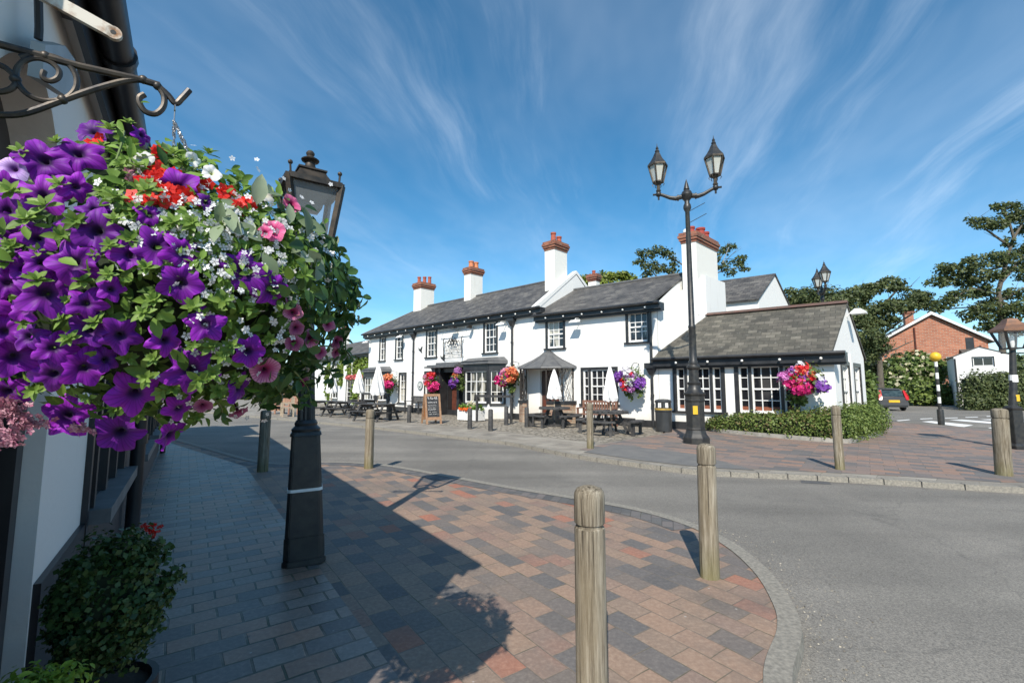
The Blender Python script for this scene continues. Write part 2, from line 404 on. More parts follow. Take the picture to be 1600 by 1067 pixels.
class MB:
    """collects geometry; build() links it as ONE object. World coordinates unless local=True"""
    def __init__(s, fr=None, local=False):
        s.v = []; s.f = []; s.fr = fr; s.local = local; s.uv = None; s.mi = []; s.cm = 0

    def P(s, p):
        p = s.fr(*p) if s.fr else Vector(p)
        s.v.append(p); return len(s.v) - 1

    def F(s, ids): s.f.append(ids); s.mi.append(s.cm)

    def poly(s, pts): s.F([s.P(p) for p in pts])

    def box(s, x0, x1, y0, y1, z0, z1):
        i = [s.P(p) for p in ((x0, y0, z0), (x1, y0, z0), (x1, y1, z0), (x0, y1, z0), (x0, y0, z1), (x1, y0, z1), (x1, y1, z1), (x0, y1, z1))]
        for q in ((0, 3, 2, 1), (4, 5, 6, 7), (0, 1, 5, 4), (1, 2, 6, 5), (2, 3, 7, 6), (3, 0, 4, 7)): s.F([i[k] for k in q])
        return s

    def prism(s, pts, vec):
        """polygon pts extruded by vec (both in local coords)"""
        vec = Vector(vec); a = [s.P(p) for p in pts]; b = [s.P(Vector(p) + vec) for p in pts]
        s.F(a[::-1]); s.F(b); n = len(a)
        for k in range(n): s.F([a[k], a[(k + 1) % n], b[(k + 1) % n], b[k]])
        return s

    def slab(s, pts, th):
        pts = [Vector(p) for p in pts]
        nr = (pts[1] - pts[0]).cross(pts[2] - pts[0]).normalized()
        if nr.z < 0: nr = -nr
        return s.prism(pts, -nr * th)

    def bar(s, a, b, w, h, up=(0, 0, 1)):
        a = Vector(a); b = Vector(b); d = (b - a).normalized(); up = Vector(up)
        sd_ = d.cross(up)
        if sd_.length < 1e-4: sd_ = d.cross(Vector((1, 0, 0)))
        sd_.normalize(); u2 = sd_.cross(d)
        q = [a + sd_ * sx * w / 2 + u2 * sy * h / 2 for sx, sy in ((-1, -1), (1, -1), (1, 1), (-1, 1))]
        return s.prism(q, b - a)

    def tube(s, pts, r, n=8, cap=True):
        pts = [Vector(p) for p in pts]; rings = []
        rs = r if isinstance(r, (list, tuple)) else [r] * len(pts)
        prev = None
        for k, p in enumerate(pts):
            d = (pts[min(k + 1, len(pts) - 1)] - pts[max(k - 1, 0)]).normalized()
            if prev is None:
                x = d.cross(Vector((0, 0, 1)))
                if x.length < 1e-3: x = d.cross(Vector((1, 0, 0)))
            else: x = prev - d * prev.dot(d)
            x.normalize(); prev = x; y = d.cross(x)
            rings.append([s.P(p + (x * math.cos(2 * math.pi * j / n) + y * math.sin(2 * math.pi * j / n)) * rs[k]) for j in range(n)])
        for a, b in zip(rings, rings[1:]):
            for j in range(n): s.F([a[j], a[(j + 1) % n], b[(j + 1) % n], b[j]])
        if cap: s.F(rings[0][::-1]); s.F(rings[-1])
        return s

    def lathe(s, prof, c=(0, 0, 0), n=16, ph=0.0, tilt=None):
        c = Vector(c); rings = []
        for r, z in prof:
            rg = []
            for j in range(n):
                a = 2 * math.pi * j / n + ph; p = Vector((r * math.cos(a), r * math.sin(a), z))
                if tilt is not None: p = tilt @ p
                rg.append(s.P(c + p))
            rings.append(rg)
        for a, b in zip(rings, rings[1:]):
            for j in range(n): s.F([a[j], a[(j + 1) % n], b[(j + 1) % n], b[j]])
        s.F(rings[0][::-1]); s.F(rings[-1]); return s

    def ball(s, c, r, n=10, sz=1.0):
        return s.lathe([(max(r * math.sin(math.pi * k / n), 1e-4), -r * sz * math.cos(math.pi * k / n)) for k in range(n + 1)], c, n + 4)

    def build(s, name, m, parent=None, smooth=False, bevel=0.0, kind=None, origin=None):
        off = Vector((0, 0, 0))
        if not s.local:
            if parent is not None: off = ORG.get(parent.name, off)
            elif kind != 'structure':
                if origin is None:
                    a = np.array([tuple(p) for p in s.v]); mn = a.min(0); mx = a.max(0)
                    origin = Vector(((mn[0] + mx[0]) / 2, (mn[1] + mx[1]) / 2, mn[2]))
                off = Vector(origin)
        me = bpy.data.meshes.new(name)
        me.from_pydata([tuple(p - off) for p in s.v], [], s.f)
        ms = m if isinstance(m, (list, tuple)) else [m]
        for x in ms: me.materials.append(x)
        if len(ms) > 1: me.polygons.foreach_set('material_index', s.mi)
        bm = bmesh.new(); bm.from_mesh(me)
        bmesh.ops.recalc_face_normals(bm, faces=bm.faces)
        if bevel:
            es = [e for e in bm.edges if len(e.link_faces) == 2 and e.calc_face_angle(0) > 0.5]
            bmesh.ops.bevel(bm, geom=es, offset=bevel, segments=2, affect='EDGES', clamp_overlap=True)
        bm.to_mesh(me); bm.free()
        if smooth:
            me.shade_smooth(); me.set_sharp_from_angle(angle=R(smooth if not isinstance(smooth, bool) else 42))
        o = link(name, me, parent, origin=(off if parent is None and not s.local and kind != 'structure' else None))
        if kind: o['kind'] = kind
        return o


def copy_tree(o, parent=None):
    c = o.copy(); COL.objects.link(c); c.parent = parent
    if o.name in ORG: ORG[c.name] = ORG[o.name]
    for ch in list(o.children): copy_tree(ch, c)
    return c


# leaf templates: (verts, faces)
def leaf_shape(w=0.5, fold=0.18, curl=0.15):
    ys = [0, 0.22, 0.5, 0.8, 1.0]; ws = [0.03, 0.36, 0.5, 0.3, 0.0]
    v = []; f = []
    for y, ww in zip(ys, ws):
        z = -curl * y * y
        v += [(-ww * w * 2 * 0.5, y, z + fold * ww), (0, y, z), (ww * w * 2 * 0.5, y, z + fold * ww)]
    for k in range(4):
        a = k * 3; b = a + 3
        f += [(a, a + 1, b + 1, b), (a + 1, a + 2, b + 2, b + 1)]
    return np.array(v, float), f


QUAD = (np.array([(-0.5, 0, 0), (0.5, 0, 0), (0.5, 1, 0.12), (-0.5, 1, 0.12)], float), [(0, 1, 2, 3)])
DIAM = (np.array([(0, 0, 0), (0.42, 0.5, 0.1), (0, 1, 0), (-0.42, 0.5, 0.1)], float), [(0, 1, 2, 3)])
LEAF = leaf_shape()


def basis(d, nrm):
    """rows: x, y(dir), z(normal) for arrays of directions / normals"""
    d = d / np.linalg.norm(d, axis=1, keepdims=True)
    x = np.cross(d, nrm); l = np.linalg.norm(x, axis=1, keepdims=True); l[l < 1e-6] = 1; x = x / l
    z = np.cross(x, d)
    return x, d, z


def scatter(name, pts, dirs, nrms, sizes, shape, m, parent=None, kind=None, origin=None, smooth=False):
    """many copies of one small shape as ONE mesh (a crown, a clump)"""
    tv, tf = shape; pts = np.asarray(pts, float); N = len(pts); k = len(tv)
    x, y, z = basis(np.asarray(dirs, float), np.asarray(nrms, float)); sz = np.asarray(sizes, float)[:, None, None]
    V = pts[:, None, :] + sz * (tv[None, :, 0:1] * x[:, None, :] + tv[None, :, 1:2] * y[:, None, :] + tv[None, :, 2:3] * z[:, None, :])
    off = np.zeros(3)
    if parent is not None: off = np.array(ORG.get(parent.name, Vector((0, 0, 0))))
    elif origin is not None: off = np.array(origin)
    V = (V - off).reshape(-1, 3)
    me = bpy.data.meshes.new(name)
    loops = np.concatenate([np.array(f) for f in tf]); ln = np.array([len(f) for f in tf]); nl = len(loops)
    me.vertices.add(N * k); me.vertices.foreach_set('co', V.astype(np.float32).ravel())
    al = (loops[None, :] + (np.arange(N) * k)[:, None]).ravel()
    me.loops.add(N * nl); me.loops.foreach_set('vertex_index', al.astype(np.int32))
    st = (np.concatenate([[0], np.cumsum(ln)[:-1]])[None, :] + (np.arange(N) * nl)[:, None]).ravel()
    me.polygons.add(N * len(tf)); me.polygons.foreach_set('loop_start', st.astype(np.int32))
    me.update(calc_edges=True); me.validate()
    if smooth: me.shade_smooth()
    me.materials.append(m)
    o = link(name, me, parent, origin=(Vector(off) if parent is None and origin is not None else None))
    if kind: o['kind'] = kind
    return o


def rand_dirs(n):
    d = rng.normal(size=(n, 3)); return d / np.linalg.norm(d, axis=1, keepdims=True)


def clump_points(clumps, n, shell=0.55):
    """clumps: (centre, rx, ry, rz); points mostly near each clump's surface"""
    vol = np.array([(c[1] * c[2] + c[2] * c[3] + c[1] * c[3]) for c in clumps]); vol /= vol.sum()
    P = []; N = []
    for c, w in zip(clumps, vol):
        k = max(int(n * w), 8); d = rand_dirs(k); r = shell + (1 - shell) * rng.random(k) ** 0.6
        r *= 1 + 0.18 * np.sin(d[:, 0] * 5 + c[0][0]) * np.sin(d[:, 1] * 6 + 1) + rng.normal(size=k) * 0.07
        P.append(np.array(c[0])[None, :] + d * r[:, None] * np.array(c[1:4])[None, :]); N.append(d)
    return np.concatenate(P), np.concatenate(N)


def foliage(name, clumps, n, size, m, parent=None, shape=DIAM, jitter=0.9, upbias=0.3, shell=0.55, kind=None):
    P, N = clump_points(clumps, n, shell)
    k = len(P)
    nr = N + rand_dirs(k) * jitter; nr[:, 2] += upbias
    dr = np.cross(nr, rand_dirs(k))
    return scatter(name, P, dr, nr, size * (0.6 + 0.8 * rng.random(k)), shape, m, parent, kind)


# ------------------------------------------------------------------ palette
WHITE = render_mat('white_render', (0.80, 0.79, 0.76), (0.60, 0.57, 0.50))
WHITE2 = render_mat('white_render_chimney', (0.80, 0.78, 0.72), (0.50, 0.44, 0.33))
SHOPW = render_mat('shop_render', (0.80, 0.78, 0.74), (0.62, 0.59, 0.54))
SASHW = mat('white_gloss_paint', (0.80, 0.80, 0.78), (0.72, 0.72, 0.70), rough=0.35)
BLACK = mat('black_gloss_paint', (0.018, 0.019, 0.021), (0.035, 0.036, 0.038), rough=0.38, scale=3)
IRON = mat('black_iron_paint', (0.016, 0.017, 0.019), (0.04, 0.038, 0.034), rough=0.42, scale=9, bmp=0.25, bscale=60, bdist=0.004)
IRONW = mat('worn_iron', (0.035, 0.035, 0.038), (0.09, 0.075, 0.06), rough=0.45, metal=0.6, scale=30, bmp=0.2, bscale=120, bdist=0.002)
BRONZE = mat('weathered_lantern_metal', (0.045, 0.04, 0.034), (0.11, 0.085, 0.06), rough=0.5, metal=0.5, scale=14)
COPPER = mat('copper_roof', (0.26, 0.13, 0.075), (0.17, 0.10, 0.07), rough=0.5, metal=0.4, scale=8)
LEAD = mat('lead_sheet', (0.085, 0.088, 0.094), (0.13, 0.13, 0.13), rough=0.55, scale=5)
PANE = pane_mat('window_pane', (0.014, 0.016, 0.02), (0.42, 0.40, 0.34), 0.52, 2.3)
PANE2 = pane_mat('window_pane_dark', (0.014, 0.015, 0.018), (0.05, 0.05, 0.05), 0.6)
GLASS = glass_mat('lantern_glass', 0.14)
GLASSW = glass_mat('lantern_glass_frosted', 0.7, (0.62, 0.62, 0.56))
TIMBER = weathered_wood()
DARKWOOD = mat('dark_stained_timber', (0.028, 0.028, 0.03), (0.07, 0.068, 0.066), rough=0.65, scale=9, stretch=(1, 1, 1), bmp=0.3, bscale=50, bdist=0.003)
BROWNWOOD = mat('brown_bench_timber', (0.16, 0.075, 0.05), (0.24, 0.13, 0.09), rough=0.6, scale=8)
PALEWOOD = mat('pale_timber', (0.42, 0.34, 0.25), (0.30, 0.24, 0.17), rough=0.7, scale=8)
ORANGEWOOD = mat('orange_ply', (0.40, 0.17, 0.065), (0.33, 0.15, 0.07), rough=0.55, scale=5)
FRAMEWOOD = mat('sign_frame_wood', (0.27, 0.15, 0.085), (0.36, 0.22, 0.13), rough=0.6, scale=12)
DOORWOOD = mat('door_varnish', (0.14, 0.045, 0.028), (0.09, 0.03, 0.02), rough=0.4, scale=5)
TERRA = mat('terracotta_pot', (0.42, 0.10, 0.055), (0.28, 0.075, 0.05), rough=0.8, scale=9)
TERRAO = mat('orange_terracotta', (0.58, 0.22, 0.10), (0.46, 0.16, 0.08), rough=0.8, scale=9)
CHALK = mat('chalk', (0.75, 0.75, 0.73), (0.6, 0.6, 0.6), rough=0.9)
SLATEBOARD = mat('chalkboard', (0.02, 0.022, 0.024), (0.045, 0.046, 0.05), rough=0.7, scale=12)
CANVAS = mat('parasol_canvas', (0.78, 0.77, 0.75), (0.70, 0.70, 0.70), rough=0.8, scale=5)
YELLOW = mat('yellow_paint', (0.72, 0.46, 0.03), (0.62, 0.38, 0.02), rough=0.45)
GOLD = mat('gold_band', (0.45, 0.30, 0.07), (0.30, 0.2, 0.05), rough=0.4)
SOIL = mat('soil', (0.02, 0.014, 0.009), (0.035, 0.025, 0.015), rough=0.95)
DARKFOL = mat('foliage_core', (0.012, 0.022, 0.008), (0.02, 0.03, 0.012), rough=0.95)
STONE = mat('granite_kerb', (0.30, 0.275, 0.23), (0.16, 0.15, 0.128), scale=34, rough=0.8, bmp=0.5, bscale=70, kind='World', lo=0.3, hi=0.7, bdist=0.006)
CONC = mat('concrete', (0.36, 0.34, 0.30), (0.26, 0.25, 0.22), scale=7, rough=0.85, bmp=0.3)
ROADPAINT = mat('road_paint', (0.78, 0.78, 0.76), (0.55, 0.54, 0.52), scale=11, rough=0.7, kind='World', lo=0.5, hi=0.75)
RUST = mat('peeling_white_steel', (0.62, 0.58, 0.50), (0.28, 0.13, 0.05), scale=26, rough=0.6, lo=0.5, hi=0.68)
SOFFITSHADE = mat('shaded_soffit_grey', (0.13, 0.125, 0.12), (0.20, 0.19, 0.175), scale=6, rough=0.5)  # near shop soffit: its shade is put into this grey
SEAM = mat('dark_joint', (0.02, 0.02, 0.02))
RED = leaf_mat('red_geranium', (0.62, 0.010, 0.008), (0.80, 0.035, 0.02), 0.2)
BULB = mat('bulb_glass', (0.8, 0.8, 0.78), (0.75, 0.75, 0.7), rough=0.2)
L_PET = leaf_mat('petunia_leaf', (0.085, 0.17, 0.022), (0.22, 0.36, 0.06), 0.32)
L_DARK = leaf_mat('ivy_leaf', (0.028, 0.075, 0.022), (0.085, 0.17, 0.045), 0.28, 0.42)
L_PALE = leaf_mat('silver_leaf', (0.16, 0.22, 0.12), (0.30, 0.36, 0.24), 0.2)
L_BOX = leaf_mat('box_leaf', (0.028, 0.06, 0.018), (0.075, 0.13, 0.035), 0.2, 0.4)
L_LIME = leaf_mat('lime_leaf', (0.16, 0.26, 0.03), (0.30, 0.42, 0.06), 0.35)
L_HEDGE = leaf_mat('hedge_leaf', (0.085, 0.135, 0.03), (0.21, 0.27, 0.07), 0.28)
L_HEDGE2 = leaf_mat('hedge_dry_leaf', (0.12, 0.10, 0.04), (0.20, 0.16, 0.07), 0.2)
L_TREE = leaf_mat('tree_leaf_dark', (0.05, 0.072, 0.028), (0.14, 0.17, 0.062), 0.3)
L_TREE2 = leaf_mat('tree_leaf_mid', (0.07, 0.12, 0.03), (0.18, 0.24, 0.065), 0.28)
L_TREE3 = leaf_mat('tree_leaf_bright', (0.13, 0.18, 0.03), (0.24, 0.28, 0.05), 0.25)
L_CREAM = leaf_mat('cream_blossom', (0.45, 0.42, 0.28), (0.62, 0.58, 0.42), 0.2)
L_CREEP = leaf_mat('creeper_leaf', (0.12, 0.19, 0.03), (0.27, 0.36, 0.08), 0.3)
BARK = mat('bark', (0.075, 0.062, 0.048), (0.13, 0.115, 0.09), scale=8, stretch=(1, 1, 0.3), rough=0.9, bmp=0.6, bscale=20)

# ------------------------------------------------------------------ ground, roads and pavements
ROADZ = -0.085
SH = Fr((-4.2, 5.1), 125.4)           # shop wall along the left pavement: u runs away from the camera
PAVE1 = paver_mat('grey_paving_blocks', (0.815, 0.58), 0.27, 0.165,
                  [(0.0, (0.17, 0.148, 0.138)), (0.2, (0.245, 0.208, 0.188)), (0.42, (0.34, 0.285, 0.245)), (0.62, (0.35, 0.24, 0.18)), (0.85, (0.43, 0.27, 0.19))],
                  (0.05, 0.05, 0.03), 0.009, rough=0.48, grime=0.6)
PAVE2 = paver_mat('mixed_paving_blocks', (-0.58, 0.815), 0.27, 0.18,
                  [(0.0, (0.145, 0.138, 0.136)), (0.14, (0.19, 0.176, 0.168)), (0.3, (0.25, 0.208, 0.178)), (0.48, (0.34, 0.255, 0.195)), (0.66, (0.38, 0.27, 0.20)), (0.84, (0.30, 0.225, 0.185)), (0.96, (0.43, 0.20, 0.13))],
                  (0.14, 0.12, 0.095), 0.004, grime=0.55)
PAVE3 = paver_mat('far_paving_blocks', (0.79, -0.61), 0.42, 0.24,
                  [(0.0, (0.14, 0.138, 0.138)), (0.2, (0.19, 0.178, 0.172)), (0.42, (0.26, 0.205, 0.18)), (0.62, (0.29, 0.22, 0.185)), (0.82, (0.35, 0.225, 0.165)), (0.95, (0.20, 0.18, 0.17))],
                  (0.12, 0.10, 0.085), 0.006, grime=0.4)
PAVETAN = paver_mat('tan_paving', (0.72, -0.69), 0.5, 0.4,
                    [(0.0, (0.24, 0.22, 0.19)), (0.5, (0.32, 0.29, 0.245)), (1.0, (0.38, 0.35, 0.30))], (0.17, 0.15, 0.12), 0.006, grime=0.4)
PAVEEDGE = paver_mat('dark_edge_setts', (0.3, 0.95), 0.22, 0.12,
                     [(0.0, (0.10, 0.10, 0.102)), (0.5, (0.14, 0.138, 0.135)), (1.0, (0.20, 0.175, 0.165))], (0.07, 0.065, 0.055), 0.005)
ASPH = asphalt_mat(); COB = cobble_mat()

gm = mat('meadow_ground', (0.07, 0.10, 0.035), (0.11, 0.115, 0.05), scale=0.3, rough=0.95, kind='World')
b = MB(); b.poly([(-700, -200, -0.14), (700, -200, -0.14), (700, 1500, -0.14), (-700, 1500, -0.14)]); b.build('ground', gm, kind='structure')
b = MB(); b.poly([(-60, -12, ROADZ), (37.0, -12, ROADZ), (37.0, 90, ROADZ), (-60, 90, ROADZ)]); b.build('road', ASPH, kind='structure')


def spline(pts, k=6):
    out = []; n = len(pts)
    for i in range(n - 1):
        p0 = pts[max(i - 1, 0)]; p1 = pts[i]; p2 = pts[i + 1]; p3 = pts[min(i + 2, n - 1)]
        for j in range(k):
            t = j / k
            out.append(0.5 * ((2 * p1) + (p2 - p0) * t + (2 * p0 - 5 * p1 + 4 * p2 - p3) * t * t + (3 * p1 - p0 - 3 * p2 + p3) * t ** 3))
    out.append(pts[-1]); return out


def offset_line(line, d):
    out = []
    for i, p in enumerate(line):
        t = (line[min(i + 1, len(line) - 1)] - line[max(i - 1, 0)]).normalized()
        out.append(p + Vector((-t.y, t.x, 0)) * d)
    return out


def strip(mb, a, bb, za, zb):
    for i in range(len(a) - 1):
        mb.poly([(a[i].x, a[i].y, za), (a[i + 1].x, a[i + 1].y, za), (bb[i + 1].x, bb[i + 1].y, zb), (bb[i].x, bb[i].y, zb)])


# near pavement outline (outer kerb edge, running from far left to the camera's right)
kp = [G(*p) for p in ((262, 682), (300, 692), (350, 706), (400, 719), (452, 724), (500, 721), (560, 722), (620, 728), (700, 742), (800, 760), (900, 776), (1000, 794),
                      (1085, 818), (1150, 850), (1203, 893), (1240, 945), (1253, 990), (1238, 1062))]
kp += [Vector((1.16, 1.92, 0)), Vector((0.8, 1.45, 0)), Vector((0.35, 0.9, 0)), Vector((-0.1, 0.2, 0)), Vector((-0.8, -0.8, 0)), Vector((-1.6, -3, 0))]
kp = [Vector((-16, 18.5, 0)), Vector((-12.8, 15.8, 0))] + kp
kerb = spline(kp, 6)
k_in = offset_line(kerb, -0.135); k_band = offset_line(kerb, -0.40)
b = MB(); pts = [tuple(p) for p in kerb] + [(-12, -3, 0), (-18, 16, 0)]
b.prism([(p[0], p[1], -0.13) for p in pts], (0, 0, 0.126)); b.build('near_pavement', PAVE2, kind='structure')
# footpath laid along the shop wall
fp = [SH(-9, -1.48, 0.0), SH(-9, 0.5, 0.0), SH(9.5, 0.5, 0.0), SH(9.3, -0.16, 0.0), SH(8.5, -0.33, 0), SH(6.05, -0.92, 0), SH(4.6, -1.28, 0), SH(3.7, -1.48, 0.0)]
b = MB(); b.poly(fp); b.build('footpath', PAVE1, kind='structure')
b = MB(); strip(b, k_in[30:86], k_band[30:86], 0.0, 0.0); b.build('paving_border', PAVEEDGE, kind='structure')
b = MB(); strip(b, kerb, k_in, 0.004, 0.004); k_out = offset_line(kerb, 0.012)
strip(b, k_out, kerb, -0.13, 0.004); b.build('near_kerb', STONE, kind='structure')

# grit washed against the near kerb
gp = []
for _ in range(1500):
    i = random.randint(20, len(kerb) - 16); t_ = random.random(); p = kerb[i].lerp(kerb[i + 1], t_); tt = (kerb[i + 1] - kerb[i]).normalized()
    gp.append(tuple(p + Vector((-tt.y, tt.x, 0)) * (0.02 + abs(random.gauss(0, 0.22))) + Vector((0, 0, ROADZ + 0.001))))
gq = scatter('kerb_grit', gp, rand_dirs(1500), np.tile((0, 0, 1.0), (1500, 1)) + rng.normal(size=(1500, 3)) * 0.3, rng.uniform(0.004, 0.014, 1500), (np.array([(-.5, -.5, 0), (.5, -.4, 0), (.45, .5, 0), (-.4, .45, 0), (0, 0, .5)], float), [(0, 1, 4), (1, 2, 4), (2, 3, 4), (3, 0, 4)]), leaf_mat('grit', (0.16, 0.14, 0.11), (0.42, 0.38, 0.31), 0.0, 0.9))
gq['kind'] = 'stuff'; gq['label'] = 'grit and small stones along the near curved kerb'; gq['category'] = 'grit'

# far pavement in front of the pub and round the corner
fk = [G(*p) for p in ((300, 641), (400, 650), (500, 659), (600, 668.5), (700, 680), (790, 690), (850, 701), (905, 711), (1000, 724), (1100, 735), (1230, 741), (1380, 749), (1600, 762))]
fk += [Vector((11.2, 6.3, 0)), Vector((13.2, 6.6, 0)), Vector((15.2, 8.5, 0)), Vector((16.4, 11, 0)), Vector((16.9, 14, 0)), Vector((17.2, 17.5, 0)), Vector((16.9, 20.0, 0)), Vector((17.2, 24, 0)), Vector((17.6, 31, 0)), Vector((18, 60, 0))]
fkerb = spline(fk, 6)
fk_in = offset_line(fkerb, 0.12)
b = MB(); b.prism([(p.x, p.y, -0.13) for p in fkerb] + [(-40, 60, -0.13), (-52, 45, -0.13)], (0, 0, 0.126)); b.build('far_pavement', PAVETAN, kind='structure')
b = MB(); strip(b, fkerb, fk_in, 0.004, 0.004); strip(b, offset_line(fkerb, -0.012), fkerb, -0.13, 0.004)
b.build('far_kerb', STONE, kind='structure')
b = MB()
for i in range(4, len(fkerb) - 30, 2):
    p = fkerb[i]; t = (fkerb[i + 1] - p).normalized(); nn = Vector((t.y, -t.x, 0))
    a0 = p + nn * 0.0145; a1 = p - nn * 0.12
    b.poly([(a0.x, a0.y, -0.08), (a0.x + t.x * .012, a0.y + t.y * .012, -0.08), (a0.x + t.x * .012, a0.y + t.y * .012, 0.0065), (a0.x, a0.y, 0.0065)])
    b.poly([(a0.x, a0.y, 0.0065), (a0.x + t.x * .012, a0.y + t.y * .012, 0.0065), (a1.x + t.x * .012, a1.y + t.y * .012, 0.0065), (a1.x, a1.y, 0.0065)])
b.build('kerb_joints', SEAM, kind='structure')
# red brick paving on the corner
rp = [G(*p) for p in ((905, 702), (1000, 716), (1100, 728), (1230, 735), (1380, 742), (1560, 753))] + [Vector((12.8, 7.2, 0)), Vector((14.8, 9, 0)), Vector((16.1, 11.5, 0)), Vector((16.6, 14.5, 0)), Vector((16.9, 17.5, 0)), Vector((16.6, 20, 0)), Vector((16.9, 24, 0)), Vector((17.2, 31, 0)), Vector((15.5, 31, 0)), Vector((12.5, 20, 0)), Vector((9.5, 13.6, 0)), Vector((5.7, 17.2, 0)), G(1035, 678), G(940, 694)]
b = MB(); b.poly([(p.x, p.y, 0.0) for p in rp]); b.build('corner_paving', PAVE3, kind='structure')
# tarmac patch of the dropped crossing
b = MB(); b.poly([(p.x, p.y, 0.004) for p in (G(912, 706), G(1000, 719), G(1100, 730), G(1180, 734.5), G(1085, 709), G(960, 694))])
b.build('crossing_tarmac', mat('patch_tarmac', (0.13, 0.128, 0.125), (0.165, 0.16, 0.15), scale=3, rough=0.85, kind='World', bmp=0.4, bscale=90), kind='structure')
# cobbled forecourt
cb_ = [G(*p) for p in ((1040, 676), (945, 692), (880, 686), (830, 679), (760, 670), (690, 664), (600, 654), (500, 646), (400, 638))]
cb_ += [Vector((-22, 45, 0)), Vector((-9.6, 31.2, 0)), Vector((1.2, 20.6, 0)), Vector((5.5, 17.3, 0))]
b = MB(); b.poly([(p.x, p.y, 0.0) for p in cb_]); b.build('forecourt_cobbles', COB, kind='structure')
# road paint
b = MB()
for q in (((1440, 658.4), (1456, 657.6), (1521, 664), (1505, 667)), ((1483, 656), (1503, 655.3), (1575, 660.5), (1556, 662.2)), ((1530, 655.2), (1550, 654.7), (1640, 660), (1630, 661.5))):
    b.poly([G(*p, ROADZ + 0.004) for p in q])
b.build('zebra_stripes', ROADPAINT, kind='structure')
b = MB()
for q in (((1400, 656.8), (1420, 655.1), (1423, 655.8), (1404, 657.6)), ((1437, 654), (1456, 653.2), (1458, 654), (1439, 654.9)), ((1476, 652.6), (1496, 652.1), (1497, 652.9), (1477, 653.4)),
          ((1508, 651.5), (1527, 651), (1529, 651.8), (1509, 652.3)), ((1541, 650), (1558, 649.5), (1560, 650.3), (1542, 650.8)), ((1543, 668), (1553, 667.6), (1562, 669), (1550, 669.6))):
    b.poly([G(*p, ROADZ + 0.004) for p in q])
b.build('give_way_dashes', ROADPAINT, kind='structure')
b = MB()
b.poly([G(*p, ROADZ + 0.004) for p in ((742, 686.5), (785, 692), (790, 691.2), (748, 685.8))])
b.build('yellow_line', mat('faded_yellow_paint', (0.5, 0.42, 0.22), (0.33, 0.3, 0.24), scale=9, kind='World'), kind='structure')
b = MB(); b.poly([G(*p, ROADZ + 0.004) for p in ((1250, 748), (1292, 750), (1299, 756.5), (1252, 754))]); b.build('tarmac_patch', mat('dark_tarmac_patch', (0.07, 0.07, 0.07), (0.10, 0.10, 0.10), scale=20, rough=0.8, kind='World'), kind='structure')
# far verge and kerb of the side road
b = MB(); b.prism([(34.4, 3, -0.13), (41, 3, -0.13), (41, 78, -0.13), (34.4, 78, -0.13)], (0, 0, 0.13)); b.build('side_road_pavement', mat('grey_flags', (0.26, 0.25, 0.24), (0.34, 0.32, 0.3), scale=2, kind='World', rough=0.85), kind='structure')
# ------------------------------------------------------------------ building helpers
def wall(mb, u0, u1, z0, z1, holes, depth=0.16):
    us = sorted({u0, u1} | {h[0] for h in holes} | {h[1] for h in holes})
    zs = sorted({z0, z1} | {h[2] for h in holes} | {h[3] for h in holes})
    inside = lambda u, z: any(h[0] < u < h[1] and h[2] < z < h[3] for h in holes)
    for a, b_ in zip(us, us[1:]):
        for c, d in zip(zs, zs[1:]):
            if not inside((a + b_) / 2, (c + d) / 2):
                mb.poly([(a, 0, c), (b_, 0, c), (b_, 0, d), (a, 0, d)])
    for a, b_, c, d in holes:
        mb.poly([(a, 0, c), (a, depth, c), (a, depth, d), (a, 0, d)]); mb.poly([(b_, 0, c), (b_, 0, d), (b_, depth, d), (b_, depth, c)])
        mb.poly([(a, 0, d), (a, depth, d), (b_, depth, d), (b_, 0, d)]); mb.poly([(a, 0, c), (b_, 0, c), (b_, depth, c), (a, depth, c)])


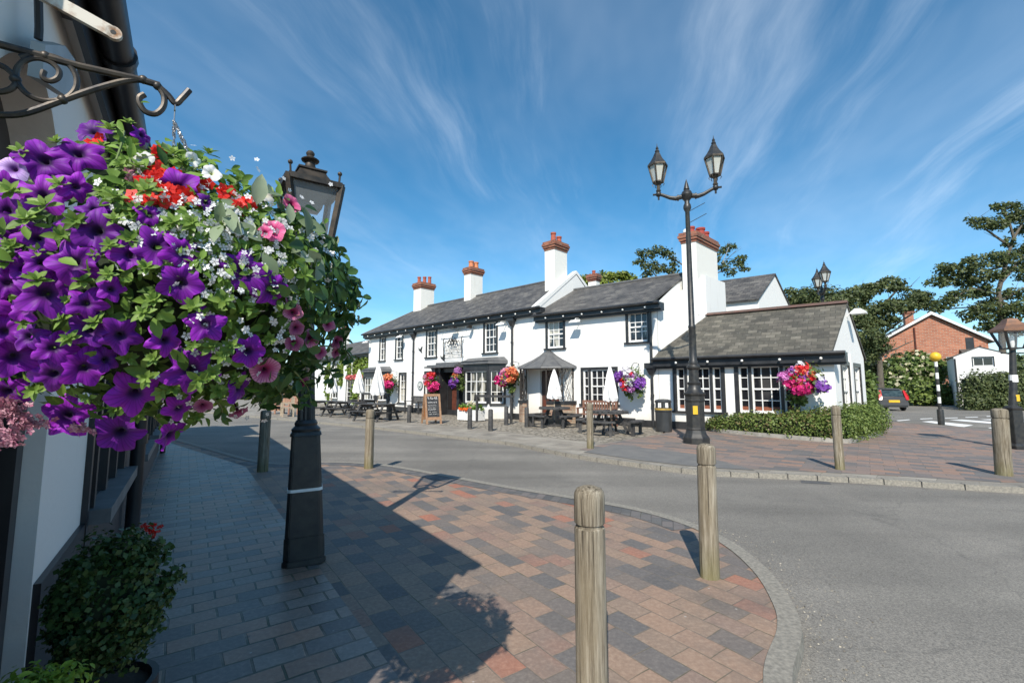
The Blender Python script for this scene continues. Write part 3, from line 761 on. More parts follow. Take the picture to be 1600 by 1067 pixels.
def window(parent, fr, u0, u1, z0, z1, cols=(3,), rows=4, wts=None, pane=None, band=0.10, sill=0.07, y0=0.0, bar=0.028, mid=True, surround=True):
    wts = wts or [1] * len(cols); tot = sum(wts); mw = 0.085
    if surround:
        m = MB(fr); a = band
        for q in ((u0 - a, u0, z0, z1 + a), (u1, u1 + a, z0, z1 + a), (u0, u1, z1, z1 + a)): m.box(q[0], q[1], y0 - 0.035, y0 + 0.02, q[2], q[3])
    else: m = MB(fr)
    span = (u1 - u0) - mw * (len(cols) - 1); x = u0; lights = []
    for k, w_ in enumerate(wts):
        w = span * w_ / tot; lights.append((x, x + w, cols[k])); x += w
        if k < len(cols) - 1: m.box(x, x + mw, y0 - 0.02, y0 + 0.1, z0, z1); x += mw
    if not m.v: m.box(u0 - 0.02, u0, y0 - 0.012, y0 + 0.1, z0, z1)
    w = m.build('window', BLACK, parent)
    s = MB(fr); fw = 0.05
    for a, b_, nc in lights:
        s.box(a, a + fw, y0 + 0.04, y0 + 0.10, z0, z1); s.box(b_ - fw, b_, y0 + 0.04, y0 + 0.10, z0, z1)
        s.box(a + fw, b_ - fw, y0 + 0.04, y0 + 0.10, z1 - fw, z1); s.box(a + fw, b_ - fw, y0 + 0.035, y0 + 0.10, z0, z0 + 0.085)
        zm = (z0 + z1) / 2 + 0.02
        if mid: s.box(a + fw, b_ - fw, y0 + 0.035, y0 + 0.11, zm - 0.027, zm + 0.027)
        for k in range(1, nc):
            uu = a + (b_ - a) * k / nc; s.box(uu - bar / 2, uu + bar / 2, y0 + 0.055, y0 + 0.09, z0 + 0.085, z1 - fw)
        for k in range(1, rows):
            if mid and k * 2 == rows: continue
            zz = z0 + 0.04 + (z1 - z0 - 0.04) * k / rows
            s.box(a + fw, b_ - fw, y0 + 0.058, y0 + 0.088, zz - bar / 2, zz + bar / 2)
    s.build('sash', SASHW, w)
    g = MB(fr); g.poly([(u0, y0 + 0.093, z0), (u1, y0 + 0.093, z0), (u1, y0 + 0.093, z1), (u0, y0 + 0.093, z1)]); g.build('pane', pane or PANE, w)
    if sill:
        q = MB(fr); q.box(u0 - band - 0.05, u1 + band + 0.05, y0 - 0.10, y0 + 0.03, z0 - sill, z0 - 0.002); q.build('sill', BLACK, w)
    return w


def chimney(parent, fr, u0, u1, y0, y1, z0, z1, pots, pot_h=0.45, capm=None, potm=None, wallm=None):
    m = MB(fr); m.box(u0, u1, y0, y1, z0, z1); c = m.build('chimney', wallm or WHITE2, parent)
    k = MB(fr); h = 0.11
    for i, e in enumerate((0.03, 0.075, 0.11, 0.075)):
        k.box(u0 - e, u1 + e, y0 - e, y1 + e, z1 + i * h, z1 + (i + 1) * h - 0.001)
    k.build('brick_cap', capm, c)
    zt = z1 + 4 * h
    for (pu, py, ph, r) in pots:
        o = fr(pu, py, 0); p = MB()
        p.lathe([(r * 1.15, zt - 0.02), (r, zt + 0.06), (r * 0.82, zt + ph - 0.1), (r * 1.0, zt + ph - 0.08), (r * 1.0, zt + ph), (r * 0.75, zt + ph), (r * 0.7, zt + ph - 0.1)], (o.x, o.y, 0), 12)
        p.build('chimney_pot', potm or TERRA, c, smooth=True)
    return c


def hit(fr, px, py, y=0.0):
    """pixel ray on the wall plane at inward offset y -> (u, z)"""
    nrm = Vector((-fr.u.y, fr.u.x, 0)); o = fr.o + fr.i * y; d = ray(px, py)
    t = (o.x * nrm.x + o.y * nrm.y) / (d.x * nrm.x + d.y * nrm.y)
    p = Vector((d.x * t, d.y * t, EYE + d.z * t))
    return (p - o).dot(fr.u), p.z


SLATE_STOPS = [(0, (0.078, 0.072, 0.069)), (0.4, (0.10, 0.093, 0.088)), (0.75, (0.125, 0.116, 0.108)), (1, (0.165, 0.153, 0.138))]
BRICKCAP = facing_brick('chimney_brick', (0.79, -0.61, 0), 0.22, 0.075, [(0, (0.17, 0.05, 0.03)), (0.5, (0.28, 0.085, 0.045)), (1, (0.38, 0.14, 0.08))], (0.22, 0.17, 0.13), 0.008)

# ------------------------------------------------------------------ the pub: three joined blocks
BF = Fr((5.5, 17.15), -37.5, 44)
A0 = BF(-5.45, 0, 0)
AF = Fr((A0.x, A0.y), -44, 46)
XF = Fr((5.5, 17.15), -38, 44)
pub = root('public_house', (1.2, 20.5, 0), 'long white rendered pub with black trim, slate roofs and a low side extension', 'pub')
slA = facing_brick('slate_roof', AF.u, 0.30, 0.20, SLATE_STOPS, (0.03, 0.03, 0.03), 0.006, 1.8, 0.6, 0.6, 0.8, 0.02, (0.19, 0.185, 0.17))
slX = facing_brick('stone_slate_roof', XF.u, 0.30, 0.20, [(0, (0.075, 0.070, 0.058)), (0.4, (0.105, 0.097, 0.078)), (0.75, (0.135, 0.122, 0.10)), (1, (0.175, 0.16, 0.13))], (0.05, 0.046, 0.04), 0.006, 1.7, 0.6, 0.75, 0.8, 0.02, (0.22, 0.21, 0.18))


def fascia(parent, fr, u0, u1, z, over=0.36, h=0.26, name='fascia', lead=True):
    m = MB(fr)
    m.box(u0, u1, -over, 0.02, z - 0.07, z - 0.005)            # soffit board
    m.box(u0, u1, -over + 0.05, 0.012, z - h, z - 0.07)
    m.box(u0, u1, -over + 0.16, 0.010, z - h - 0.07, z - h)
    f = m.build(name, BLACK, parent)
    g = MB(fr); g.tube([(u0 - 0.02, -over - 0.055, z - 0.02), (u1 + 0.02, -over - 0.055, z - 0.02)], 0.055, 8); g.build('gutter', BLACK, f, smooth=True)
    return f


def bulbs(parent, fr, u0, u1, n, z, y):
    for k in range(n):
        m = MB(fr); u = u0 + (u1 - u0) * (k + 0.5) / n
        m.ball((u, y, z), 0.042, 6); m.build('festoon_bulb', BULB, parent, smooth=True)


def downpipe(parent, fr, u, z1, y=-0.09, z0=0.0, hop=True):
    m = MB(fr); m.tube([(u, y, z0), (u, y, z1)], 0.05, 8)
    for zz in (z0 + 0.8, z0 + 2.3, z1 - 0.9):
        if zz < z1: m.tube([(u, y, zz), (u, y, zz + 0.09)], 0.066, 8)
    if hop:
        m.box(u - 0.21, u + 0.21, y - 0.16, y + 0.07, z1 + 0.16, z1 + 0.36)
        q = [(u - 0.17, y - 0.13), (u + 0.17, y - 0.13), (u + 0.17, y + 0.06), (u - 0.17, y + 0.06)]
        a = [m.P((x, yy, z1 + 0.16)) for x, yy in q]; c = [m.P((u + (x - u) * 0.4, y + (yy - y) * 0.4, z1 - 0.08)) for x, yy in q]
        for k in range(4): m.F([a[k], a[(k + 1) % 4], c[(k + 1) % 4], c[k]])
    return m.build('downpipe', BLACK, parent, smooth=30)


# ---- block A, the tall left wing
ZA, ZRA, LA = 5.05, 7.1, -15.25
hA = [(-13.75, -13.15, 3.2, 4.72), (-11.8, -11.1, 3.2, 4.72), (-8.5, -7.62, 3.2, 4.72), (-3.55, -2.70, 3.2, 4.72),
      (-11.3, -10.66, 0.55, 2.28), (-8.6, -7.75, 0.55, 2.30), (-6.55, -5.2, 0.0, 2.5)]
m = MB(AF); wall(m, LA, 0, 0, ZA, hA)
m.poly([(LA, 0, 0), (LA, 6, 0), (LA, 6, ZA), (LA, 0, ZA)])
m.poly([(LA, 6, 0), (0, 6, 0), (0, 6, ZA), (LA, 6, ZA)])
m.poly([(0, 0, 0), (0, 6, 0), (0, 6, ZA), (0, 3, ZRA + 0.05), (0, 0, ZA)])
m.build('wall', WHITE, pub)
m = MB(AF); m.box(LA - 0.02, -0.01, -0.025, 0.01, 0, 0.28); m.build('plinth', BLACK, pub)
m = MB(AF)
e = -0.40; f0 = ZA - 0.0; hip = LA + 2.0
m.slab([(LA - 0.35, e, f0), (-0.22, e, f0), (-0.22, 3, ZRA), (hip, 3, ZRA)], 0.07)
m.slab([(LA - 0.35, 6.4, f0), (-0.22, 6.4, f0), (-0.22, 3, ZRA), (hip, 3, ZRA)], 0.07)
m.slab([(LA - 0.35, e, f0), (LA - 0.35, 6.4, f0), (hip, 3, ZRA)], 0.07)
rA = m.build('roof', slA, pub)
m = MB(AF); m.tube([(hip, 3, ZRA + 0.02), (-0.2, 3, ZRA + 0.02)], 0.07, 6); m.tube([(LA - 0.3, e + .05, f0 + 0.03), (hip, 3, ZRA + 0.02)], 0.05, 6)
m.build('ridge_tiles', LEAD, rA, smooth=True)
# white coping on the right gable
m = MB(AF)
m.prism([(-0.24, -0.02, ZA - 0.02), (-0.24, 3, ZRA + 0.1), (-0.24, 3, ZRA + 0.26), (-0.24, -0.28, ZA + 0.04)], (0.26, 0, 0))
m.prism([(-0.24, 6.1, ZA), (-0.24, 3, ZRA + 0.1), (-0.24, 3, ZRA + 0.26), (-0.24, 6.4, ZA + 0.05)], (0.26, 0, 0))
m.build('gable_coping', WHITE, pub)
fA = fascia(pub, AF, LA - 0.3, 0.42, ZA)
bulbs(pub, AF, LA, 0.3, 17, ZA - 0.17, -0.36)
for a, b_, c, d in hA[:4]: window(pub, AF, a, b_, c, d, (2 if b_ - a < 0.75 else 3,), 4)
for a, b_, c, d in hA[4:6]: window(pub, AF, a, b_, c, d, (2,), 4)
downpipe(pub, AF, -9.78, 4.45); downpipe(pub, AF, -1.55, 4.45)
# front door, dark and set back, under a flat lead canopy
m = MB(AF); m.box(-6.52, -5.23, 0.30, 0.36, 0, 2.45)
d_ = m.build('door', DOORWOOD, pub)
m = MB(AF)
for uu in (-6.40, -5.83):
    for z0, z1 in ((0.15, 0.8), (0.95, 1.55), (1.7, 2.3)): m.box(uu, uu + 0.45, 0.285, 0.302, z0, z1)
m.build('door_panel', DOORWOOD, d_)
m = MB(AF)
m.box(-6.85, -6.55, -0.5, 0.0, 0, 2.5); m.box(-5.2, -5.02, -0.45, 0.0, 0, 2.5)
m.box(-6.55, -5.2, -0.35, 0.28, 2.28, 2.5)
m.box(-6.55, -6.50, 0.0, 0.3, 0, 2.28); m.box(-5.25, -5.2, 0.0, 0.3, 0, 2.28)
pc = m.build('door_surround', BLACK, pub)
m = MB(AF); m.box(-7.55, -4.95, -0.85, 0.0, 2.52, 2.60); m.box(-7.45, -4.95, -0.75, 0.0, 2.60, 2.68); m.box(-6.9, -5.0, -0.55, 0.0, 2.68, 2.80)
m.prism([(-7.3, -0.6, 2.52), (-6.9, -0.6, 2.52), (-6.9, -0.6, 2.1)], (0, 0.5, 0))
m.build('door_canopy', LEAD, pub)
# canted bay beside the door
def bay(u0, u1, dep, zt, zsill, cols, can=0.55, rows=3, leftonly=False):
    m = MB(AF)
    foot = [(u0, 0), (u0 + can, -dep), (u1 - can, -dep), (u1, 0)]
    for (a, b_) in zip(foot, foot[1:]):
        m.poly([(a[0], a[1], 0), (b_[0], b_[1], 0), (b_[0], b_[1], zsill - 0.02), (a[0], a[1], zsill - 0.02)])
    bw = m.build('bay_wall', WHITE, pub)
    c = MB(AF); ov = 0.14
    big = [(u0 - ov, 0), (u0 + can - ov * .6, -dep - ov), (u1 - can + ov * .6, -dep - ov), (u1 + ov, 0)]
    c.prism([(x, y, zt) for x, y in big], (0, 0, 0.10)); c.prism([(x, y * 0.93, zt + 0.101) for x, y in big], (0, 0, 0.05))
    sm = [(u0 + .1, 0), (u0 + can + .1, -dep * .4), (u1 - can - .1, -dep * .4), (u1 - .1, 0)]
    A_ = [c.P((x, y, zt + 0.152)) for x, y in big]; B_ = [c.P((x, y, zt + 0.34)) for x, y in sm]
    for k in range(3): c.F([A_[k], A_[k + 1], B_[k + 1], B_[k]])
    c.F(B_)
    c.build('bay_roof', LEAD, pub)
    h = MB(AF)
    for (a, b_), nc in zip(zip(foot, foot[1:]), cols):
        a3 = AF(a[0], a[1], 0); b3 = AF(b_[0], b_[1], 0); L_ = (b3 - a3).length
        ff = Fr((a3.x, a3.y), math.degrees(math.atan2((b3 - a3).y, (b3 - a3).x)))
        h2 = MB(ff); h2.box(0, L_, -0.02, 0.12, zt - 0.32, zt - 0.001); h2.box(0, 0.09, -0.02, 0.12, zsill - 0.02, zt - 0.32); h2.box(L_ - 0.09, L_, -0.021, 0.12, zsill - 0.02, zt - 0.32)
        h2.build('bay_frame', BLACK, pub)
        window(pub, ff, 0.11, L_ - 0.11, zsill, zt - 0.34, (nc,), rows, band=0.02, mid=False, bar=0.035, pane=PANE)
    return bw
bay(-5.0, -2.05, 0.62, 2.62, 0.72, (2, 4, 2))
bay(-15.1, -12.4, 0.7, 2.45, 0.62, (2, 4, 2), rows=3)
# chimneys of block A
chimney(pub, AF, -0.82, -0.2, 1.5, 2.5, 5.7, 8.22, [(-0.5, 1.8, 0.50, 0.14), (-0.5, 2.25, 0.40, 0.14)], capm=BRICKCAP)
chimney(pub, AF, -8.2, -7.6, 2.5, 3.5, 6.7, 8.45, [(-7.9, 2.8, 0.45, 0.17), (-7.9, 3.2, 0.45, 0.17)], capm=BRICKCAP, potm=TERRAO)
chimney(pub, AF, -13.6, -12.7, 2.4, 3.5, 6.0, 8.30, [(-13.4, 2.7, 0.5, 0.13), (-13.1, 2.95, 0.5, 0.13), (-12.85, 3.2, 0.5, 0.13)], capm=BRICKCAP)
# wall furniture of block A
def gooseneck(fr, u, z, y=-0.02, ln=0.5):
    m = MB(fr); m.tube([(u, y, z), (u, y - 0.18, z + 0.12), (u, y - ln * 0.8, z + 0.10), (u, y - ln, z - 0.02)], 0.018, 6)
    m.lathe([(0.02, 0.05), (0.08, 0.02), (0.13, -0.07), (0.12, -0.075), (0.05, 0.0)], tuple(fr(u, y - ln, z - 0.05)) if False else (0, 0, 0), 4) if False else None
    m.prism([(u - 0.22, y - ln - 0.1, z - 0.08), (u + 0.22, y - ln - 0.1, z - 0.08), (u + 0.16, y - ln + 0.0, z + 0.03), (u - 0.16, y - ln + 0.0, z + 0.03)], (0, 0.16, 0.02))
    return m.build('wall_lamp', SASHW, pub, smooth=30)
for u, z in ((-10.75, 4.55), (-1.95, 4.5), (-14.9, 4.5)): gooseneck(AF, u, z)
m = MB(AF); m.tube([(-6.95, -0.35, 4.52), (-4.4, -0.35, 4.52)], 0.02, 6)
for u in (-6.95, -5.65, -4.4): m.tube([(u, 0, 4.58), (u, -0.35, 4.52)], 0.018, 6)
m.box(-5.95, -5.45, -0.50, -0.28, 4.60, 4.70); m.box(-4.45, -4.3, -0.46, -0.2, 4.5, 4.68)
m.build('sign_light_rail', IRONW, pub)
for u in (-9.1, -6.95):
    m = MB(AF); z = 3.62 if u < -8 else 3.05
    m.prism([(u - 0.22, -0.03, z + 0.20), (u - 0.10, -0.03, z + 0.06), (u + 0.10, -0.03, z + 0.24), (u + 0.16, -0.03, z + 0.22), (u + 0.08, -0.03, z - 0.02), (u + 0.14, -0.03, z - 0.16), (u - 0.04, -0.03, z - 0.05), (u - 0.22, -0.03, z + 0.06)], (0, 0.03, 0))
    m.build('iron_bird', IRON, pub)

# ---- block B
ZB, ZRB, DB = 4.68, 6.33, 5.6
hB = [(-4.93, -4.12, 3.2, 4.40), (-1.14, -0.36, 3.25, 4.40), (-3.18, -1.72, 0.82, 2.22), (-5.35, -4.35, 0.0, 2.25)]
m = MB(BF); wall(m, -5.45, 0, 0, ZB, hB)
m.poly([(0, 0, 0), (0, DB, 0), (0, DB, ZB), (0, DB / 2, ZRB), (0, 0, ZB)])
m.poly([(-5.45, DB, 0), (0, DB, 0), (0, DB, ZB), (-5.45, DB, ZB)])
m.build('wall', WHITE, pub)
m = MB(BF); m.box(-5.44, -0.0, -0.025, 0.01, 0, 0.26); m.build('plinth', BLACK, pub)
m = MB(BF)
m.slab([(-5.35, -0.42, ZB), (0.02, -0.42, ZB), (0.02, DB / 2, ZRB), (-6.6, DB / 2, ZRB)], 0.07)
m.slab([(-5.35, DB + 0.3, ZB), (0.02, DB + 0.3, ZB), (0.02, DB / 2, ZRB), (-6.6, DB / 2, ZRB)], 0.07)
rB = m.build('roof', slA, pub)
m = MB(BF); m.tube([(-6.4, DB / 2, ZRB + 0.02), (0.0, DB / 2, ZRB + 0.02)], 0.07, 6); m.build('ridge_tiles', LEAD, rB, smooth=True)
m = MB(BF); m.tube([(-5.33, -0.40, ZB + 0.03), (-6.25, DB / 2, ZRB + 0.03)], 0.07, 6); m.build('lead_flashing', LEAD, rB, smooth=True)
fascia(pub, BF, -5.42, 0.30, ZB, 0.38, 0.24)
bulbs(pub, BF, -5.2, 0.2, 6, ZB - 0.16, -0.36)
for a, b_, c, d in hB[:2]: window(pub, BF, a, b_, c, d, (3,), 3, pane=PANE)
a, b_, c, d = hB[2]; window(pub, BF, a, b_, c, d, (1, 3, 1), 4, (0.32, 1, 0.32), pane=PANE2)
downpipe(pub, BF, -0.20, 2.05, hop=True); m = MB(BF); m.tube([(-0.20, -0.09, 2.35), (-0.20, -0.09, 4.5)], 0.05, 8); m.build('downpipe', BLACK, pub, smooth=True)
for u in (-3.2,): gooseneck(BF, u, 4.25)
m = MB(BF)
pa, pb, pc2, pd = (0.02, 0.05), (0.85, 2.45), (0.85, 4.5), (0.02, 5.4)
q0 = [m.P((u, y, 0)) for u, y in (pa, pb, pc2, pd)]; q1 = [m.P((u, y, z)) for (u, y), z in ((pa, ZB - 0.1), (pb, ZRB - 0.25), (pc2, ZRB - 0.25), (pd, ZB - 0.1))]
for k in range(3): m.F([q0[k], q0[k + 1], q1[k + 1], q1[k]])
m.F(q1); m.build('chimney_breast', WHITE, pub)
chimney(pub, BF, 0.14, 0.72, 2.0, 4.1, 4.4, 7.42, [(0.43, 2.3, 0.30, 0.15), (0.43, 2.75, 0.22, 0.15), (0.43, 3.2, 0.46, 0.2), (0.43, 3.7, 0.40, 0.17)], capm=BRICKCAP, potm=mat('red_pot', (0.36, 0.05, 0.035), (0.25, 0.045, 0.035), rough=0.8))
# small chimney at the back
bk = Fr((4.95, 27.0), -40)
chimney(pub, bk, -0.27, 0.27, -0.22, 0.22, 3, 7.8, [(0.0, 0.0, 0.25, 0.11)], capm=BRICKCAP)
# aerials
m = MB()
t0 = BF(0.2, 2.6, 7.0)
m.tube([t0, t0 + Vector((0, 0, 2.1))], 0.02, 6)
for dz, L_ in ((1.95, 0.8), (1.45, 0.85)):
    p = t0 + Vector((0, 0, dz)); q = Vector((0.85, -0.1, 0.45)).normalized()
    m.tube([p - q * 0.1, p + q * L_], 0.014, 5)
m.build('tv_aerial', IRON, pub)
m = MB(); t1 = BF(0.9, 4.2, 6.9); m.tube([t1, t1 + Vector((0.35, 0.1, 0.75))], 0.014, 5); m.tube([t1 + Vector((0.1, 0, .2)), t1 + Vector((0.9, 0.2, 0.22))], 0.012, 5); m.build('tv_aerial', IRON, pub)
m = MB(); m.ball(t0 + Vector((-0.12, -0.05, 1.05)), 0.15, 8); m.tube([t0 + Vector((-0.12, -0.05, 0.9)), t0 + Vector((-0.05, 0, 0.3))], 0.03, 6); m.build('satellite_dome', SASHW, pub, smooth=True)

# porch with a swept lead roof on trellis posts
pu = -4.88; P0 = BF(pu, 0, 0)
def hexpt(r, k, z, sq=0.78):
    a = math.pi * (0.0 + k / 5.0)
    return (pu - r * math.cos(a), -r * sq * math.sin(a) - 0.02, z)
m = MB(BF)
prof = [(1.42, 2.30), (1.40, 2.36), (1.05, 2.52), (0.70, 2.68), (0.40, 2.86), (0.22, 3.00), (0.05, 3.08)]
rings = [[m.P(hexpt(r, k, z)) for k in range(6)] for r, z in prof]
for a, b_ in zip(rings, rings[1:]):
    for k in range(5): m.F([a[k], a[k + 1], b_[k + 1], b_[k]])
m.F(rings[0]); m.build('porch_roof', LEAD, pub)
m = MB(BF)
for k in range(6):
    p = hexpt(1.38, k, 0)
    m.tube([(p[0], p[1], 2.30)] + [((p[0] - pu) * (1.42 - q[0] * 0 + 0) / 1.42 + pu if False else pu + (p[0] - pu) * q[0] / 1.38, p[1] * q[0] / 1.38, q[1] + 0.01) for q in prof[1:]], 0.022, 5)
m.build('porch_roll', LEAD, pub, smooth=True)
posts = [(0.0, 1.22), (0.9, 1.28), (1.75, 1.28), (3.25, 1.28), (4.1, 1.28), (5.0, 1.22)]
for k, r in posts:
    p = hexpt(r, k, 0); m = MB(BF)
    m.tube([(p[0], p[1], 0.95), (p[0], p[1], 2.3)], 0.03, 6); m.build('porch_post', IRONW, pub)
def lattice(k0, k1):
    m = MB(BF); n = 7; r = 1.26
    for i in range(n):
        for sgn in (1, -1):
            t0_ = i / n; t1_ = t0_ + sgn * 0.35
            a = k0 + (k1 - k0) * t0_; c = k0 + (k1 - k0) * min(max(t1_, 0), 1)
            zt = 0.95 + 1.3 * min(1, (abs(min(max(t1_, 0), 1) - t0_) / 0.35 if t1_ != t0_ else 1))
            pa = hexpt(r, a, 0.95); pc_ = hexpt(r, c, zt)
            m.tube([pa, pc_], 0.011, 4)
    for i in range(9):
        a = k0 + (k1 - k0) * i / 8; pa = hexpt(r, a, 1.9 + 0.12 * (i % 2)); pb = hexpt(r, k0 + (k1 - k0) * min(1, (i + 1) / 8), 2.15 + 0.1 * (i % 3))
        m.tube([pa, pb], 0.012, 4)
    m.build('porch_trellis', IRONW, pub)
lattice(0, 1.75); lattice(3.25, 5.0)
PLB = facing_brick('porch_brick', BF.u, 0.22, 0.075, [(0, (0.30, 0.16, 0.10)), (0.5, (0.40, 0.26, 0.18)), (1, (0.45, 0.34, 0.25))], (0.3, 0.26, 0.2), 0.01)
for k0, k1 in ((0.0, 1.75), (3.25, 5.0)):
    m = MB(BF); q = [hexpt(1.34, k0 + (k1 - k0) * i / 4, 0) for i in range(5)] + [hexpt(1.16, k0 + (k1 - k0) * i / 4, 0) for i in range(4, -1, -1)]
    m.prism(q, (0, 0, 0.80)); m.build('porch_wall', PLB, pub)
    m = MB(BF); q = [hexpt(1.39, k0 + (k1 - k0) * i / 4, 0.801) for i in range(5)] + [hexpt(1.12, k0 + (k1 - k0) * i / 4, 0.801) for i in range(4, -1, -1)]
    m.prism(q, (0, 0, 0.13)); m.build('porch_coping', BLACK, pub)
m = MB(BF); m.box(-5.33, -4.37, 0.10, 0.15, 0, 2.2); d2 = m.build('door', mat('dark_door', (0.05, 0.025, 0.02), (0.08, 0.035, 0.025), rough=0.4), pub)
m = MB(BF); m.box(-5.25, -4.9, 0.085, 0.102, 0.15, 0.95); m.box(-4.8, -4.45, 0.085, 0.102, 0.15, 0.95); m.build('door_panel', DOORWOOD, d2)

# ---- low extension on the right
ZX, ZRX, DX, LX = 2.58, 4.42, 5.0, 5.42
hX = [(0.68, 2.20, 0.66, 2.20), (2.76, 4.36, 0.66, 2.20)]
m = MB(XF); wall(m, 0.02, LX, 0, ZX, hX); m.build('extension_wall', WHITE, pub)
gx0 = XF(LX, 0, 0); GX = Fr((gx0.x, gx0.y), 44, 134)       # the gable wall, seen obliquely
m = MB(GX); hG = [(1.0, 2.05, 0.5, 2.22), (2.95, 4.0, 0.5, 2.22)]
wall(m, 0, DX, 0, ZX, hG); m.poly([(0, 0, ZX), (DX, 0, ZX), (DX / 2, 0, ZRX)])
m.build('extension_gable', WHITE, pub)
m = MB(GX)
m.box(2.28, 2.62, -0.05, -0.001, 0, 2.6); m.build('gable_pilaster', WHITE, pub)
for q in hG: window(pub, GX, *q, (3,), 4, pane=PANE, band=0.13)
m = MB(XF); m.box(0.03, LX, -0.025, 0.01, 0, 0.27); m.build('plinth', BLACK, pub)
m = MB(XF)
m.slab([(0.02, -0.36, ZX), (LX + 0.04, -0.36, ZX), (LX + 0.04, DX / 2, ZRX), (0.02, DX / 2, ZRX)], 0.09)
m.slab([(0.02, DX + 0.36, ZX), (LX + 0.04, DX + 0.36, ZX), (LX + 0.04, DX / 2, ZRX), (0.02, DX / 2, ZRX)], 0.09)
rX = m.build('roof', slX, pub)
m = MB(XF)
m.prism([(0.02, DX / 2 - 0.16, ZRX - 0.02), (0.02, DX / 2, ZRX + 0.09), (0.02, DX / 2 + 0.16, ZRX - 0.02)], (LX + 0.02, 0, 0)); m.build('ridge_tiles', mat('red_ridge_tile', (0.13, 0.07, 0.055), (0.085, 0.06, 0.05), rough=0.85), rX)
fascia(pub, XF, -0.05, LX + 0.35, ZX - 0.02, 0.34, 0.30)
m = MB(XF); m.box(-0.05, LX + 0.05, -0.365, -0.335, ZX - 0.075, ZX - 0.025); m.build('lead_edge', LEAD, pub)
bulbs(pub, XF, 0.3, LX + 0.3, 5, ZX - 0.20, -0.38)
for a, b_, c, d in hX:
    wx = window(pub, XF, a, b_, c, d, (1, 3, 1), 4, (0.36, 1, 0.36), pane=PANE2, band=0.13)
    m = MB(XF); m.box(a + 0.03, b_ - 0.03, 0.089, 0.0925, c + 0.08, c + 0.21); m.build('seat_back_inside', mat('red_brown_seat', (0.26, 0.075, 0.035), (0.18, 0.06, 0.03)), wx)
# gable lamp
m = MB(GX); m.tube([(2.4, 0, 3.92), (2.4, -0.15, 4.08), (2.4, -0.3, 4.06)], 0.018, 6)
m.prism([(2.22, -0.14, 3.98), (2.22, -0.16, 4.06), (2.22, -0.26, 4.15), (2.22, -0.42, 4.14), (2.22, -0.54, 4.05), (2.22, -0.56, 3.97)], (0.36, 0, 0))
m.build('wall_lamp', SASHW, pub)
# rear wing showing between chimney and extension
DF = Fr((11.65, 21.2), -38, 44)
m = MB(DF); m.poly([(0, 0, 0), (0, 5.2, 0), (0, 5.2, 5.7), (0, 2.6, 7.25), (0, 0, 5.7)]); m.poly([(-4.5, 0, 0), (0, 0, 0), (0, 0, 5.7), (-4.5, 0, 5.7)])
m.poly([(-4.5, 5.2, 0), (0, 5.2, 0), (0, 5.2, 5.7), (-4.5, 5.2, 5.7)])
m.build('rear_wing_wall', WHITE, pub)
m = MB(DF)
m.slab([(-4.5, -0.2, 5.62), (0.06, -0.2, 5.62), (0.06, 2.6, 7.32), (-4.5, 2.6, 7.32)], 0.07)
m.slab([(-4.5, 5.4, 5.62), (0.06, 5.4, 5.62), (0.06, 2.6, 7.32), (-4.5, 2.6, 7.32)], 0.07)
m.build('roof', slA, pub)

# ---- wall sign and plaque
SGN = Fr((AF(-6.75, -0.16, 0).x, AF(-6.75, -0.16, 0).y), -44)
sg = root('wall_sign', SGN(0.8, 0, 3.1), 'black wrought iron letter sign with crest above pub door', 'sign')
m = MB(SGN)
for u in (0.0, 1.55):
    m.tube([(u, 0, 3.05), (u + 0.03, 0, 3.4), (u - 0.02, 0, 3.8), (u, 0, 4.12)], 0.026, 6)
    m.tube([(u, 0, 3.1), (u, 0.16, 3.1)], 0.014, 5); m.tube([(u, 0, 3.9), (u, 0.16, 3.9)], 0.014, 5)
    m.tube([(u, 0, 4.1), (u + 0.06, 0, 4.18), (u + 0.12, 0, 4.12)], 0.016, 5)
for z in (3.08, 3.2, 3.46, 3.54): m.tube([(0, 0, z), (1.55, 0, z)], 0.011, 5)
m.tube([(0.12, 0, 2.9), (0.12, 0, 3.1)], 0.016, 5)
m.build('frame', IRON, sg)
m = MB(SGN)
cx = 0.78
m.tube([(cx - 0.28, 0, 3.80), (cx + 0.28, 0, 3.80)], 0.022, 5)
m.ball((cx, 0, 4.02), 0.085, 6, 1.3); m.ball((cx, 0, 4.20), 0.045, 6)
for sgn in (-1, 1):
    m.tube([(cx + sgn * 0.10, 0, 3.84), (cx + sgn * 0.22, 0, 4.0), (cx + sgn * 0.34, 0, 3.98), (cx + sgn * 0.40, 0, 3.86)], 0.035, 6)
    m.tube([(cx + sgn * 0.22, 0, 3.98), (cx + sgn * 0.26, 0, 4.10), (cx + sgn * 0.16, 0, 4.12)], 0.028, 6)
    m.tube([(cx + sgn * 0.40, 0, 3.86), (cx + sgn * 0.55, 0, 3.98), (cx + sgn * 0.62, 0, 3.80)], 0.016, 5)
m.build('crest', IRON, sg)
def scribble(mb, u0, u1, z, h, n, r, y=0.0, seed=1):
    rr = random.Random(seed); u = u0; st = (u1 - u0) / n
    for k in range(n):
        pts = [(u + st * 0.15, y, z)]
        for j in range(3): pts.append((u + st * (0.15 + 0.22 * (j + 1)) * 1.0, y, z + h * rr.choice((0.0, 0.5, 1.0, 0.8))))
        if rr.random() > 0.15: mb.tube(pts, r, 4)
        u += st
m = MB(SGN); scribble(m, 0.1, 1.45, 3.60, 0.15, 9, 0.012, seed=4); scribble(m, 0.15, 1.4, 3.26, 0.15, 10, 0.012, seed=8); m.build('lettering', IRON, sg)
PQ = hit(AF, 656.5, 602.5, -0.03)
m = MB(); c = AF(PQ[0], -0.02, PQ[1]); a_ = math.atan2(-AF.i.y, -AF.i.x)
pl = root('plaque', c, 'round green and white plaque on white pub wall', 'plaque')
mm = Matrix.Rotation(a_, 3, 'Z') @ Matrix.Rotation(R(90), 3, 'Y')
